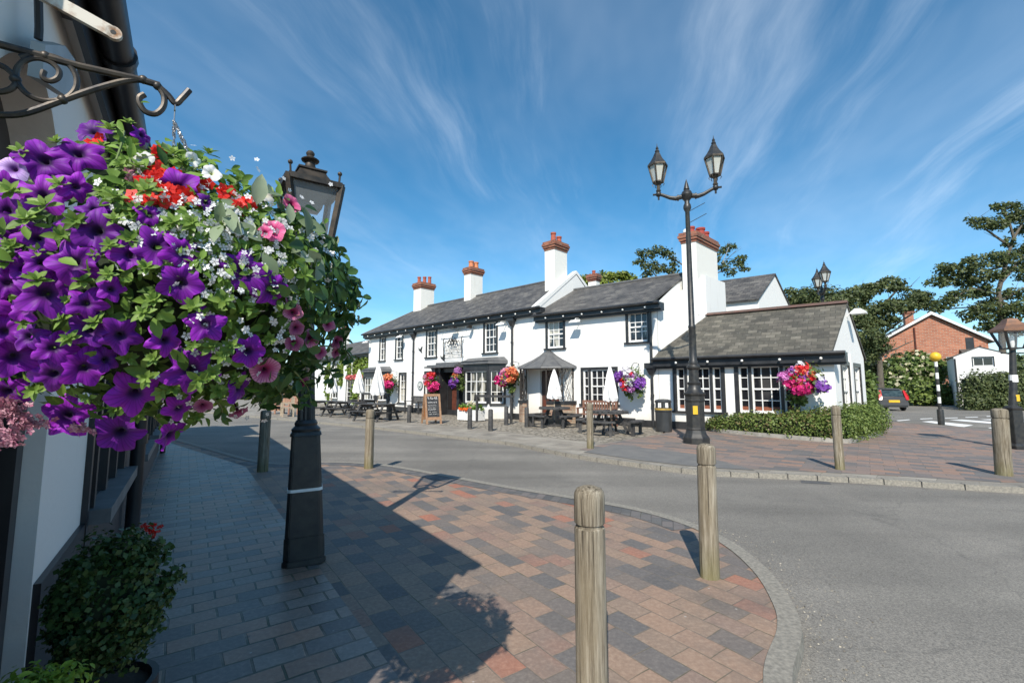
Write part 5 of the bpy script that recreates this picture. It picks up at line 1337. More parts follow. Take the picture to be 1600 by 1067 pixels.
# crossing beacon
bc_ = root('crossing_beacon', (G(1471, 663.5).x, G(1471, 663.5).y, -0.004), 'black and white striped crossing beacon with yellow globe', 'crossing beacon')
for k in range(8):
    z0 = 0.62 + k * 0.245; m = MB(local=True); m.lathe([(0.055, z0), (0.055, z0 + 0.245)], n=12); m.build('black_band' if k % 2 == 0 else 'white_band', IRON if k % 2 == 0 else SASHW, bc_, smooth=True)
m = MB(local=True); m.lathe([(0.11, 0), (0.11, 0.58), (0.10, 0.62)], n=14); m.build('base', IRON, bc_, smooth=30)
m = MB(local=True); m.lathe([(0.06, 2.54)] + [(0.19 * math.sin(a), 2.74 - 0.19 * math.cos(a)) for a in np.linspace(0.4, 3.13, 10)], n=18)
m.build('globe', YELLOW, bc_, smooth=True)

# ------------------------------------------------------------------ timber bollards
def bollard(px, py, h, r, label, tilt=(0, 0), base=None, seed=0):
    p = base if base is not None else G(px, py)
    m = MB(local=True); rr = random.Random(seed)
    prof = [(r * 1.01, -0.02), (r * 1.0, 0.1), (r * 0.985, h * 0.5), (r * 0.98, h - 0.185), (r * 0.96, h - 0.178), (r * 0.86, h - 0.174), (r * 0.86, h - 0.162), (r * 0.96, h - 0.158), (r * 0.985, h - 0.15), (r * 0.985, h - 0.045), (r * 0.95, h - 0.022), (r * 0.80, h - 0.006), (r * 0.4, h + 0.006), (0.002, h + 0.009)]
    m.lathe(prof, n=28)
    for i, v in enumerate(m.v):
        a = math.atan2(v.y, v.x); k = 1 + 0.018 * math.sin(3 * a + seed) + 0.012 * math.sin(7 * a + seed * 2 + v.z * 1.5) + rr.uniform(-0.006, 0.006)
        v.x *= k; v.y *= k
    o = m.build('timber_bollard', TIMBER, smooth=35)
    o.location = p; o.rotation_euler = (R(tilt[0]), R(tilt[1]), rr.uniform(0, 6))
    return tag(o, label, 'bollard', 'weathered round timber bollards')
bollard(0, 0, 1.085, 0.071, 'nearest grey timber bollard, foot cut off by bottom edge of photo', base=W(925, 1060, 2.16) * 1.0 + Vector((0, 0, -W(925, 1060, 2.16).z)), seed=1)
bollard(1109, 900, 1.06, 0.076, 'leaning timber bollard at the curved kerb with sharp shadow on red blocks', tilt=(0, -1.0), seed=2)
bollard(576, 731, 1.10, 0.085, 'timber bollard with mossy green foot, beside lamp shadow at edge of road', seed=3)
bollard(410, 736, 1.10, 0.092, 'dark shaded bollard tilted left behind the near lamp post', tilt=(0, -4.0), seed=4)
bollard(922.5, 700, 1.12, 0.085, 'timber bollard across the road in front of round picnic table', seed=5)
bollard(1312.5, 733, 1.17, 0.078, 'smooth grey timber bollard before the low hedge', tilt=(0, -0.8), seed=6)
bollard(1569, 742, 1.15, 0.115, 'thick mossy timber bollard at far right by lamp post', tilt=(0, -1.2), seed=7)
# wooden collars of soil at bollard feet
# short black posts of the forecourt
for (px, py), lab in (((639, 660), 'short black post left of the chalkboard sign'), ((734, 670), 'short black post right of the chalkboard before the white planter'), ((766.5, 673), 'short black post standing alone in front of bay window'),
                      ((791, 664), 'short black post at end of handrail under bay window'), ((823, 667), 'short black post beside left round picnic table'), ((609.5, 656), 'short black post beside far rectangular picnic tables')):
    p = G(px, py); m = MB(local=True); m.lathe([(0.085, 0), (0.083, 0.70), (0.07, 0.735), (0.03, 0.75), (0.001, 0.752)], n=12)
    o = m.build('black_post', DARKWOOD, smooth=35); o.location = p; tag(o, lab, 'post', 'short black posts on pub forecourt')

# ------------------------------------------------------------------ pub furniture
def round_table():
    t = root('round_picnic_table', (0, 0, 0), '', 'picnic table', 'round picnic tables with parasols')
    m = MB(local=True)
    for k in range(9):      # boarded round top
        y0 = -0.58 + k * 0.129; ym = max(abs(y0), abs(y0 + 0.12)); x = math.sqrt(max(0.60 ** 2 - (ym * 0.95) ** 2, 0.02)); m.box(-x, x, y0, y0 + 0.12, 0.70, 0.745)
    m.lathe([(0.60, 0.66), (0.61, 0.66), (0.61, 0.70), (0.60, 0.70)], n=24)
    m.build('table_top', DARKWOOD, t)
    for k in range(4):
        a = math.pi / 4 + k * math.pi / 2; ca, sa = math.cos(a), math.sin(a)
        m = MB(local=True); m.bar((0.30 * ca, 0.30 * sa, 0.69), (0.62 * ca, 0.62 * sa, 0.0), 0.05, 0.09); m.build('leg', DARKWOOD, t)
        m = MB(local=True); m.bar((0.2 * ca, 0.2 * sa, 0.36), (1.0 * ca, 1.0 * sa, 0.36), 0.05, 0.09); m.build('seat_arm', DARKWOOD, t)
        m = MB(local=True); inn = []; out = []
        for j in range(7):
            b_ = a + R(-30 + 10 * j); inn.append((0.82 * math.cos(b_), 0.82 * math.sin(b_), 0.41)); out.append((1.10 * math.cos(b_), 1.10 * math.sin(b_), 0.41))
        m.prism(inn + out[::-1], (0, 0, 0.05)); s = m.build('seat', DARKWOOD, t)
        for d in (-22, 22):
            b_ = a + R(d); m = MB(local=True); m.box(-0.05, 0.05, -0.04, 0.04, 0, 0.41)
            for v in m.v: v.x, v.y = v.x * math.cos(b_) - v.y * math.sin(b_) + 0.96 * math.cos(b_), v.x * math.sin(b_) + v.y * math.cos(b_) + 0.96 * math.sin(b_)
            m.build('seat_leg', DARKWOOD, s)
    return t
rt = round_table(); rt.location = G(866.5, 666); rt.rotation_euler.z = R(-10); rt['label'] = 'black round picnic table with curved seats in front of the porch'
rt2 = copy_tree(rt); rt2.location = G(953, 677.5); rt2.rotation_euler.z = R(12); rt2['label'] = 'black round picnic table in front of the brown slatted bench'
def long_table():
    t = root('picnic_table', (0, 0, 0), '', 'picnic table', 'rectangular black picnic tables')
    m = MB(local=True)
    for k in range(5): m.box(-0.92, 0.92, -0.38 + k * 0.155, -0.38 + k * 0.155 + 0.14, 0.72, 0.76)
    m.build('table_top', DARKWOOD, t)
    for s in (-1, 1):
        m = MB(local=True)
        for k in range(2): m.box(-0.92, 0.92, s * (0.62 + k * 0.15) - 0.07, s * (0.62 + k * 0.15) + 0.07, 0.42, 0.455)
        m.build('bench_seat', DARKWOOD, t)
        m = MB(local=True); x = s * 0.68
        m.bar((x, -0.30, 0.72), (x, -0.70, 0.0), 0.05, 0.1, up=(1, 0, 0)); m.bar((x, 0.30, 0.72), (x, 0.70, 0.0), 0.05, 0.1, up=(1, 0, 0)); m.bar((x + 0.052, -0.82, 0.37), (x + 0.052, 0.82, 0.37), 0.045, 0.09); m.bar((x + .052, -0.36, 0.67), (x + .052, 0.36, 0.67), 0.045, 0.09)
        m.build('trestle', DARKWOOD, t)
    return t
lt = long_table(); lt.location = G(588, 657); lt.rotation_euler.z = R(-28); lt['label'] = 'black rectangular picnic table nearest the bay, behind the mossy bollard'
for (px, py), a, lab in (((548, 651), -30, 'middle black rectangular picnic table of the left row'), ((509, 648.5), -35, 'black rectangular picnic table farthest left, beside near lamp post'), ((566, 645), -40, 'black rectangular picnic table set back beneath the closed parasols')):
    c = copy_tree(lt); c.location = G(px, py); c.rotation_euler.z = R(a); c['label'] = lab

def parasol(px, py, z0, z1, r, lab):
    p = G(px, py); t = root('parasol', p, lab, 'parasol', 'closed white parasols')
    m = MB(local=True); m.tube([(0, 0, 0.04), (0, 0, z1)], 0.022, 8); m.build('pole', PALEWOOD, t, smooth=True)
    m = MB(local=True); n = 16
    rings = []
    for f, k in ((0, 0.10), (0.25, 0.45), (0.6, 0.8), (0.9, 1.0), (1.0, 0.93)):
        z = z1 + 0.05 - (z1 - z0) * f
        rings.append([m.P((r * k * (1.0 if j % 2 else 0.66) * math.cos(2 * math.pi * j / n + f), r * k * (1.0 if j % 2 else 0.66) * math.sin(2 * math.pi * j / n + f), z + (0.05 * (j % 2) if f == 1.0 else 0))) for j in range(n)])
    for a, b_ in zip(rings, rings[1:]):
        for j in range(n): m.F([a[j], a[(j + 1) % n], b_[(j + 1) % n], b_[j]])
    m.F(rings[0]); m.build('canopy', CANVAS, t)
    m = MB(local=True); m.lathe([(0.26, 0), (0.26, 0.05), (0.05, 0.09), (0.035, 0.25)], n=14); m.build('base', DARKWOOD, t)
parasol(866.5, 666, 0.98, 2.15, 0.30, 'closed white parasol in the round table before the porch')
parasol(955, 677.5, 0.98, 2.18, 0.25, 'closed white parasol in the round table before the slatted bench')
parasol(589, 655, 1.05, 2.55, 0.34, 'closed white parasol beside bay with flower basket')
parasol(559, 648.5, 1.1, 2.4, 0.32, 'closed white parasol against the creeper covered cottage')
parasol(517, 648, 1.1, 2.3, 0.32, 'closed white parasol farthest left, before french windows')

def slat_bench(fr, w, woodm, lab, name='bench'):
    t = root(name, tuple(fr(w / 2, 0, 0)), lab, 'bench')
    m = MB(fr)
    for k in range(4): m.box(0, w, -0.42 + k * 0.105, -0.33 + k * 0.105, 0.43, 0.46)
    m.build('seat', woodm, t)
    m = MB(fr); m.box(0, w, 0.06, 0.10, 0.90, 0.98); m.box(0, w, 0.06, 0.10, 0.55, 0.61)
    n = int(w / 0.11)
    for k in range(n): m.box(w * k / n + 0.02, w * k / n + 0.085, 0.066, 0.094, 0.61, 0.90)
    m.build('backrest', woodm, t)
    for u in (0.0, w - 0.07):
        m = MB(fr); m.box(u, u + 0.07, -0.44, -0.37, 0, 0.66); m.box(u, u + 0.07, 0.055, 0.12, 0, 0.97); m.box(u - 0.005, u + 0.075, -0.46, 0.05, 0.661, 0.70); m.build('end_frame', woodm, t)
    return t
fb = Fr((BF(-2.95, -0.45, 0).x, BF(-2.95, -0.45, 0).y), -37.5); slat_bench(fb, 1.5, BROWNWOOD, 'brown slatted bench against pub wall behind round picnic table')
fb = Fr((AF(-9.3, -0.5, 0).x, AF(-9.3, -0.5, 0).y), -44); slat_bench(fb, 1.4, DARKWOOD, 'dark bench against pub wall behind the chalkboard sign')
q = G(440, 646); fb = Fr((q.x, q.y), -35); slat_bench(fb, 1.5, mat('reddish_bench_wood', (0.36, 0.17, 0.12), (0.42, 0.27, 0.18)), 'reddish wooden bench far left behind the second chalkboard')
q = G(452, 649); fb = Fr((q.x, q.y), -60); slat_bench(fb, 1.3, PALEWOOD, 'pale timber bench far left between lamp post and chalkboard')

def a_board(p, rz, h, w, lab, head):
    t = root('chalkboard_sign', p, lab, 'chalkboard', 'wooden A-frame chalkboards', rz)
    lean = R(13)
    for s, nm in ((-1, 'front_leaf'), (1, 'rear_leaf')):
        def q(x, z, d=0.0): return (x, s * (0.02 + (h - z) * math.tan(lean)) + s * d, z)
        m = MB(local=True)
        for x0, x1, z0, z1 in ((-w / 2, -w / 2 + 0.08, 0.0, h), (w / 2 - 0.08, w / 2, 0.0, h), (-w / 2 + 0.08, w / 2 - 0.08, h - 0.1, h), (-w / 2 + 0.08, w / 2 - 0.08, 0.16, 0.28)):
            m.prism([q(x0, z0), q(x1, z0), q(x1, z1), q(x0, z1)], (0, s * 0.035, 0))
        lf = m.build(nm, FRAMEWOOD, t)
        m = MB(local=True); m.prism([q(-w / 2 + 0.08, 0.28, 0.012), q(w / 2 - 0.08, 0.28, 0.012), q(w / 2 - 0.08, h - 0.1, 0.012), q(-w / 2 + 0.08, h - 0.1, 0.012)], (0, s * 0.008, 0)); m.build('board', [SLATEBOARD] if s < 0 else [SLATEBOARD], lf)
        m = MB(local=True); m.poly([q(-w / 2 + 0.08, 0.28, 0.008), q(w / 2 - 0.08, 0.28, 0.008), q(w / 2 - 0.08, h - 0.1, 0.008), q(-w / 2 + 0.08, h - 0.1, 0.008)]); m.build('back_panel', ORANGEWOOD, lf)
        if s < 0:
            rr = random.Random(int(h * 1000) + int(w * 77)); m = MB(local=True); z = h - 0.22
            rows = [(0.10, 0.013, 5), (0.055, 0.012, 6)] + [(0.03, 0.006, 11)] * 2 + [(0.045, 0.009, 8)] + [(0.028, 0.006, 12)] * 2 + [(0.045, 0.009, 7)] + [(0.028, 0.006, 11)] * 2
            for k, (hh, r_, n_) in enumerate(rows):
                x0 = -w / 2 + 0.11 + rr.uniform(0, 0.03); x1 = w / 2 - 0.12 - rr.uniform(0, 0.12); st = (x1 - x0) / n_
                for j in range(n_):
                    if rr.random() < 0.1: continue
                    pts = []
                    for i in range(5):
                        zz = z + hh * rr.choice((0, 0.3, 0.6, 1.0)); xx = x0 + st * (j + 0.15 + 0.17 * i); p3 = q(xx, zz, 0.024); pts.append(p3)
                    m.tube(pts, r_ * 0.6, 4)
                z -= hh + 0.055
                if z < 0.34: break
            m.build('chalk_writing', CHALK, lf)
    return t
a_board(G(674, 661.5), R(30), 1.22, 0.68, 'brown framed chalkboard sign with white menu writing near the pub door', 'x')
a_board(G(431, 646), R(22), 1.25, 0.85, 'far chalkboard sign covered in white writing behind the hanging basket', 'x')

# litter bin
lb = root('litter_bin', G(1037.5, 674), 'black round litter bin with hooded top and gold band', 'litter bin')
m = MB(local=True); m.lathe([(0.25, 0), (0.27, 0.02), (0.275, 0.66), (0.29, 0.68), (0.29, 0.72)], n=24); m.build('body', mat('bin_black', (0.03, 0.033, 0.035), (0.045, 0.047, 0.05), rough=0.35), lb, smooth=35)
m = MB(local=True); m.lathe([(0.293, 0.735), (0.293, 0.79), (0.27, 0.795), (0.27, 0.73)], n=24); m.build('gold_band', GOLD, lb, smooth=35)
m = MB(local=True)
for k in range(6): a = k * math.pi / 3 + 0.3; m.bar((0.255 * math.cos(a), 0.255 * math.sin(a), 0.78), (0.24 * math.cos(a), 0.24 * math.sin(a), 1.04), 0.085, 0.03, up=(math.cos(a), math.sin(a), 0))
m.lathe([(0.275, 0.98), (0.28, 1.03), (0.25, 1.07), (0.15, 1.10), (0.001, 1.11)], n=24); m.build('hood', mat('bin_black', (0.03, 0.033, 0.035)), lb, smooth=35)
# white planter by the door
PF = Fr((G(714, 657).x, G(714, 657).y), -38)
wp = root('flower_planter', tuple(PF(0.55, 0, 0)), 'white boarded planter of flowers between black posts at the pub door', 'planter')
m = MB(PF)
for k in range(9): m.box(0.02 + k * 0.135, 0.02 + k * 0.135 + 0.12, 0, 0.025, 0.04, 0.50)
for k in range(4):
    m.box(1.215, 1.24, 0.03 + k * 0.12, 0.03 + k * 0.12 + 0.108, 0.04, 0.50); m.box(0.0, 0.02, 0.03 + k * 0.12, 0.03 + k * 0.12 + 0.108, 0.04, 0.50)
m.box(0.03, 1.21, 0.5, 0.52, 0.04, 0.5); m.build('boards', SASHW, wp)
m = MB(PF); m.box(0.03, 1.2, 0.03, 0.49, 0.3, 0.46); m.box(0.05, 1.18, 0.045, 0.48, 0.0, 0.04); m.build('soil', SOIL, wp)
cl = [(tuple(PF(0.15 + 0.2 * k, 0.22, 0.58)), 0.2, 0.22, 0.16) for k in range(6)]
foliage('plants', cl, 420, 0.10, L_PET, wp, shape=DIAM); foliage('orange_flowers', [(tuple(PF(0.28 + 0.2 * k, 0.02, 0.52)), 0.12, 0.08, 0.06) for k in range(3)], 90, 0.07, leaf_mat('orange_bloom', (0.7, 0.10, 0.02), (0.8, 0.22, 0.03), 0.2), wp, shape=QUAD); foliage('cream_flowers', [(tuple(PF(0.6 + 0.25 * k, 0.2, 0.74)), 0.14, 0.12, 0.09) for k in range(2)], 80, 0.07, L_CREAM, wp, shape=QUAD)
# hand rails
def rail(fr, w, h, lab, us):
    t = root('handrail', tuple(fr(0, 0, 0)), lab, 'handrail')
    m = MB(fr); m.box(-0.05, w + 0.05, -0.04, 0.04, h - 0.05, h + 0.05); m.build('top_rail', DARKWOOD, t)
    for u in us: m = MB(fr); m.box(u - 0.04, u + 0.04, -0.038, 0.038, 0, h - 0.05); m.build('post', DARKWOOD, t)
q0 = G(745, 659); RF1 = Fr((q0.x, q0.y), -38); rail(RF1, 1.95, 1.12, 'black handrail on square posts between pub door and bay window', (0.0, 1.9))
q0 = AF(-7.0, -0.6, 0)
q0 = G(565, 650); rail(Fr((q0.x, q0.y), -40), 2.3, 1.15, 'black handrail behind the rectangular picnic tables', (0.0, 2.25))

# ------------------------------------------------------------------ car on the side road
def car():
    t = root('parked_car', (0, 0, 0), 'dark grey hatchback seen from behind with yellow rear plate', 'car')
    # stations along y (rear y=0 .. front 3.9): half width, bottom, belt, and roof
    st = [(0.00, 0.70, 0.36, 0.86, None), (0.05, 0.80, 0.30, 0.90, None), (0.35, 0.84, 0.28, 0.93, None), (1.0, 0.85, 0.24, 0.94, None), (2.6, 0.85, 0.24, 0.93, None), (3.3, 0.82, 0.26, 0.86, None), (3.75, 0.74, 0.30, 0.72, None), (3.88, 0.60, 0.36, 0.60, None)]
    m = MB(local=True); rings = []
    for y, hw, zb, zt, _ in st:
        rings.append([m.P(p) for p in ((-hw * 0.9, y, zb), (-hw, y, zb + 0.12), (-hw, y, zb + (zt - zb) * 0.6), (-hw * 0.95, y, zt), (hw * 0.95, y, zt), (hw, y, zb + (zt - zb) * 0.6), (hw, y, zb + 0.12), (hw * 0.9, y, zb))])
    for a, b_ in zip(rings, rings[1:]):
        for k in range(8): m.F([a[k], a[(k + 1) % 8], b_[(k + 1) % 8], b_[k]])
    m.F(rings[0]); m.F(rings[-1])
    # cabin shell
    cab = [(0.12, 0.78, 0.90, 0.90), (0.34, 0.66, 0.90, 1.38), (0.55, 0.62, 0.92, 1.46), (1.6, 0.63, 0.93, 1.50), (2.2, 0.61, 0.93, 1.43), (2.95, 0.74, 0.90, 0.92)]
    rings = []
    for y, hw, zb, zt in cab: rings.append([m.P(p) for p in ((-0.80, y, zb), (-hw, y, zt - 0.06 if zt > 1 else zt), (-hw * 0.85, y, zt), (hw * 0.85, y, zt), (hw, y, zt - 0.06 if zt > 1 else zt), (0.80, y, zb))])
    for a, b_ in zip(rings, rings[1:]):
        for k in range(5): m.F([a[k], a[k + 1], b_[k + 1], b_[k]])
    CARP = mat('graphite_car_paint', (0.06, 0.06, 0.064), (0.066, 0.066, 0.07), rough=0.3, metal=0.1)
    m.build('body', CARP, t, smooth=40)
    CG = mat('car_glass', (0.02, 0.035, 0.04), (0.05, 0.075, 0.08), rough=0.05)
    m = MB(local=True); m.prism([(-0.60, 0.13, 0.95), (0.60, 0.13, 0.95), (0.53, 0.315, 1.33), (-0.53, 0.315, 1.33)], (0, -0.02, 0)); m.build('rear_window', CG, t)
    for s in (-1, 1):
        m = MB(local=True); m.prism([(s * 0.785, 0.55, 0.97), (s * 0.785, 2.55, 0.97), (s * 0.645, 2.1, 1.36), (s * 0.645, 0.75, 1.38)], (s * 0.012, 0, 0)); m.build('side_window', CG, t)
        m = MB(local=True); m.prism([(s * 0.66, 0.0, 0.72), (s * 0.83, 0.03, 0.72), (s * 0.83, 0.06, 0.95), (s * 0.70, 0.27, 1.34), (s * 0.60, 0.27, 1.34), (s * 0.62, 0.08, 0.95)], (0, -0.06, 0.01)); m.build('tail_light', mat('tail_red', (0.42, 0.012, 0.015), (0.5, 0.03, 0.03), rough=0.15), t)
        for y in (0.72, 3.15):
            m = MB(local=True); tl = Matrix.Rotation(R(90), 3, 'Y')
            m.lathe([(0.001, -0.09), (0.29, -0.09), (0.31, -0.06), (0.31, 0.06), (0.29, 0.09), (0.001, 0.09)], (s * 0.76, y, 0.31), 20, tilt=tl); wl = m.build('wheel', mat('tyre', (0.012, 0.012, 0.012), (0.02, 0.02, 0.02), rough=0.8), t, smooth=35)
            m = MB(local=True); m.lathe([(0.001, 0.09), (0.19, 0.092), (0.20, 0.098), (0.001, 0.1)], (s * 0.76, y, 0.31), 16, tilt=tl if s > 0 else Matrix.Rotation(R(-90), 3, 'Y')); m.build('rim', mat('alloy', (0.4, 0.4, 0.4), (0.3, 0.3, 0.3), metal=0.7, rough=0.35), wl)
    m = MB(local=True); m.box(-0.80, 0.80, -0.06, 0.1, 0.34, 0.56); m.build('bumper', CARP, t, bevel=0.03)
    m = MB(local=True); m.box(-0.74, 0.74, -0.02, 0.1, 0.25, 0.34); m.build('bumper_lip', IRON, t)
    m = MB(local=True); m.box(-0.26, 0.26, -0.072, -0.061, 0.57, 0.69); m.box(-0.3, 0.3, -0.061, 0.02, 0.55, 0.71); m.build('number_plate', YELLOW, t)
    m = MB(local=True)
    m.box(-0.5, 0.5, 0.24, 0.30, 1.40, 1.44); m.build('spoiler', CARP, t)
    return t
cr_ = car(); q0 = G(1398, 642.0, ROADZ); cr_.location = q0; cr_.rotation_euler.z = R(-18)
# ------------------------------------------------------------------ pub hanging baskets
def petals(c1, c2): return leaf_mat('petal_%d_%d_%d' % tuple(int(v * 1000) for v in c1), c1, c2, 0.2)
def star5():
    V = []; F = []
    for k in range(5):
        a = 2 * math.pi * k / 5; ca, sa = math.cos(a), math.sin(a); b_ = len(V)
        for r, s_ in ((0.05, 0), (0.5, 0.36), (0.75, 0), (0.5, -0.36)): V.append((r * ca - s_ * sa, r * sa + s_ * ca, 0.12 * r))
        F.append((b_, b_ + 1, b_ + 2, b_ + 3))
    return np.array(V, float), F
MAG = petals((0.55, 0.01, 0.14), (0.75, 0.05, 0.26)); PNK = petals((0.62, 0.18, 0.34), (0.75, 0.42, 0.52)); PUR = petals((0.16, 0.03, 0.34), (0.32, 0.12, 0.5)); ORA = petals((0.70, 0.12, 0.06), (0.80, 0.34, 0.14)); WHT = petals((0.68, 0.66, 0.70), (0.82, 0.80, 0.82)); REDP = petals((0.62, 0.02, 0.03), (0.75, 0.05, 0.05))
def pub_basket(fr, px, py, out, r, cols, lab):
    u, z = hit(fr, px, py, -out); c = fr(u, -out, z)
    t = root('hanging_basket', tuple(c - Vector((0, 0, r * 0.7))), lab, 'hanging basket', 'flower baskets hung on the pub')
    m = MB(); m.lathe([(0.02, -r * 0.75), (r * 0.35, -r * 0.62), (r * 0.55, -r * 0.25), (r * 0.58, 0.0)], c, 14); m.build('basket', DARKFOL, t)
    m = MB(fr); zt = z + r * 0.95
    m.tube([(u, 0, zt - 0.3), (u, 0, zt + 0.05), (u, -out * 0.6, zt + 0.1), (u, -out, zt)], 0.014, 5); m.build('wall_bracket', IRON, t)
    m = MB()
    for k in range(3): a = k * 2.1; m.tube([c + Vector((0, 0, r * 0.95)), c + Vector((r * .5 * math.cos(a), r * .5 * math.sin(a), 0))], 0.008, 4)
    m.build('chain', IRONW, t)
    right = fr.u; up = Vector((0, 0, 1))
    foliage('foliage', [(tuple(c), r * 0.85, r * 0.85, r * 0.78)] + [(tuple(c + right * (random.uniform(-.6, .6) * r) - up * (random.uniform(.6, 1.15) * r)), r * 0.2, r * 0.2, r * 0.3) for _ in range(5)], 700, r * 0.17, L_TREE2, t, shape=DIAM, shell=0.4)
    right = fr.u; up = Vector((0, 0, 1))
    for nm, mt, places in cols:
        cl = [(tuple(c + right * (a * r) + up * (b_ * r) - fr.i * (0.35 * r)), r * s, r * s, r * s * 0.8) for a, b_, s in places]
        foliage(nm, cl + [(tuple(c + right * random.uniform(-.4, .4) * r + up * random.uniform(-.4, .4) * r - fr.i * 0.55 * r), r * 0.18, r * 0.16, r * 0.14) for _ in range(3)], int(250 * sum(s * s for _, _, s in places) / 0.25) + 40, r * 0.125, mt, t, shape=star5(), shell=0.6)
    return t
pub_basket(AF, 608, 597, 0.55, 0.62, [('white_flowers', WHT, [(-0.6, 0.25, 0.4), (-0.3, 0.1, 0.35)]), ('orange_flowers', ORA, [(0.35, 0.45, 0.45)]), ('magenta_flowers', MAG, [(0.5, -0.2, 0.5), (-0.55, -0.45, 0.35)])], 'white, orange and magenta flower basket left of the pub by the bay')
pub_basket(AF, 678, 597, 0.5, 0.60, [('pink_flowers', PNK, [(-0.55, 0.4, 0.45), (-0.6, -0.05, 0.35)]), ('red_flowers', REDP, [(0.05, 0.6, 0.4), (-0.1, -0.1, 0.45)]), ('magenta_flowers', MAG, [(0.55, -0.35, 0.5), (0.3, -0.55, 0.4)])], 'pink and crimson flower basket above the chalkboard sign')
pub_basket(AF, 717, 591, 0.75, 0.50, [('purple_flowers', PUR, [(-0.3, -0.45, 0.55)]), ('orange_flowers', ORA, [(0.1, 0.15, 0.4)]), ('mauve_flowers', petals((0.36, 0.1, 0.36), (0.5, 0.25, 0.5)), [(0.3, 0.75, 0.4)])], 'purple and orange flower basket hanging in front of the pub door')
pub_basket(AF, 797, 588, 0.6, 0.62, [('magenta_flowers', MAG, [(-0.65, -0.25, 0.45), (-0.3, -0.5, 0.3)]), ('pink_flowers', PNK, [(0.0, 0.35, 0.4), (-0.1, -0.05, 0.35)]), ('orange_flowers', ORA, [(0.55, 0.3, 0.45), (0.45, -0.15, 0.35)]), ('mauve_flowers', PUR, [(0.15, 0.0, 0.25)])], 'magenta and orange flower basket between bay window and porch')
pub_basket(BF, 988, 592, 0.5, 0.56, [('purple_flowers', PUR, [(-0.75, 0.15, 0.45), (0.65, -0.25, 0.45)]), ('white_flowers', WHT, [(0.0, 0.25, 0.5), (0.25, -0.1, 0.35), (-0.2, 0.6, 0.3)]), ('red_flowers', REDP, [(-0.3, -0.5, 0.35)]), ('mauve_flowers', petals((0.36, 0.1, 0.36), (0.5, 0.25, 0.5)), [(0.1, -0.65, 0.3)])], 'white and purple flower basket on blank wall left of drainpipe')
pub_basket(XF, 1258, 592, 0.45, 0.60, [('magenta_flowers', MAG, [(-0.1, -0.35, 0.55), (-0.55, -0.15, 0.35)]), ('orange_flowers', ORA, [(0.15, 0.2, 0.4)]), ('red_flowers', REDP, [(0.0, 0.45, 0.4)]), ('pink_flowers', petals((0.55, 0.14, 0.45), (0.7, 0.3, 0.6)), [(-0.75, 0.1, 0.35), (-0.4, 0.35, 0.3)]), ('purple_flowers', PUR, [(0.75, -0.35, 0.35)]), ('white_flowers', WHT, [(-0.1, 0.7, 0.2), (0.65, 0.0, 0.25)])], 'large bright flower basket at right end of the low extension')

# ------------------------------------------------------------------ hedge in front of the extension
hd = root('low_hedge', G(1240, 680), 'low clipped shrub bed along the extension wall with stone edging', 'hedge')
h_f = [G(1112, 673.8), G(1150, 678), G(1185, 681.5), G(1230, 685.5), G(1285, 690), G(1325, 692.5), G(1352, 686), G(1378, 678)]
cl = []
back = Vector((0.55, 0.83, 0))
top_z = [0.50, 0.66, 0.74, 0.80, 0.88, 0.96, 1.02, 1.0]; dep = [0.12, 0.32, 0.48, 0.68, 0.9, 1, 1, 1]
for i in range(len(h_f) - 1):
    for t_ in np.linspace(0, 1, 6, endpoint=False):
        p = h_f[i].lerp(h_f[i + 1], t_); hz = (top_z[i] + (top_z[i + 1] - top_z[i]) * t_) * (0.92 + 0.16 * random.random())
        dk_ = dep[i] + (dep[i + 1] - dep[i]) * t_
        for d_ in (0.28 * max(dk_, 0.6), 0.75 * dk_, 1.15 * dk_):
            if d_ == 0.28 * max(dk_, 0.6): cl.append((tuple(p + back * d_ + Vector((0, 0, hz * 0.42))), 0.36 * max(dk_, .6), 0.34 * max(dk_, .6), hz * 0.46))
            else: cl.append((tuple(p + back * d_ + Vector((random.uniform(-.1, .1), 0, hz * 0.52))), 0.42 * max(dk_, .6), 0.4 * max(dk_, .6), hz * 0.5))
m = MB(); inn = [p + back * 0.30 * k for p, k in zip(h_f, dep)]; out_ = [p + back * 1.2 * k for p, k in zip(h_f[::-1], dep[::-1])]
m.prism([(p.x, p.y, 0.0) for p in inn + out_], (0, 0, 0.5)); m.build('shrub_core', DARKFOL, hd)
foliage('foliage', cl, 27000, 0.058, L_HEDGE, hd, shape=DIAM, shell=0.75, upbias=0.5); foliage('dry_shoots', cl[: len(cl) * 2 // 3], 1700, 0.075, L_HEDGE2, hd, shape=DIAM, shell=0.85)
m = MB()
for a, b_ in zip(h_f, h_f[1:]): m.bar((a.x, a.y, 0.05), (b_.x, b_.y, 0.05), 0.07, 0.13)
m.build('stone_edging', CONC, hd)

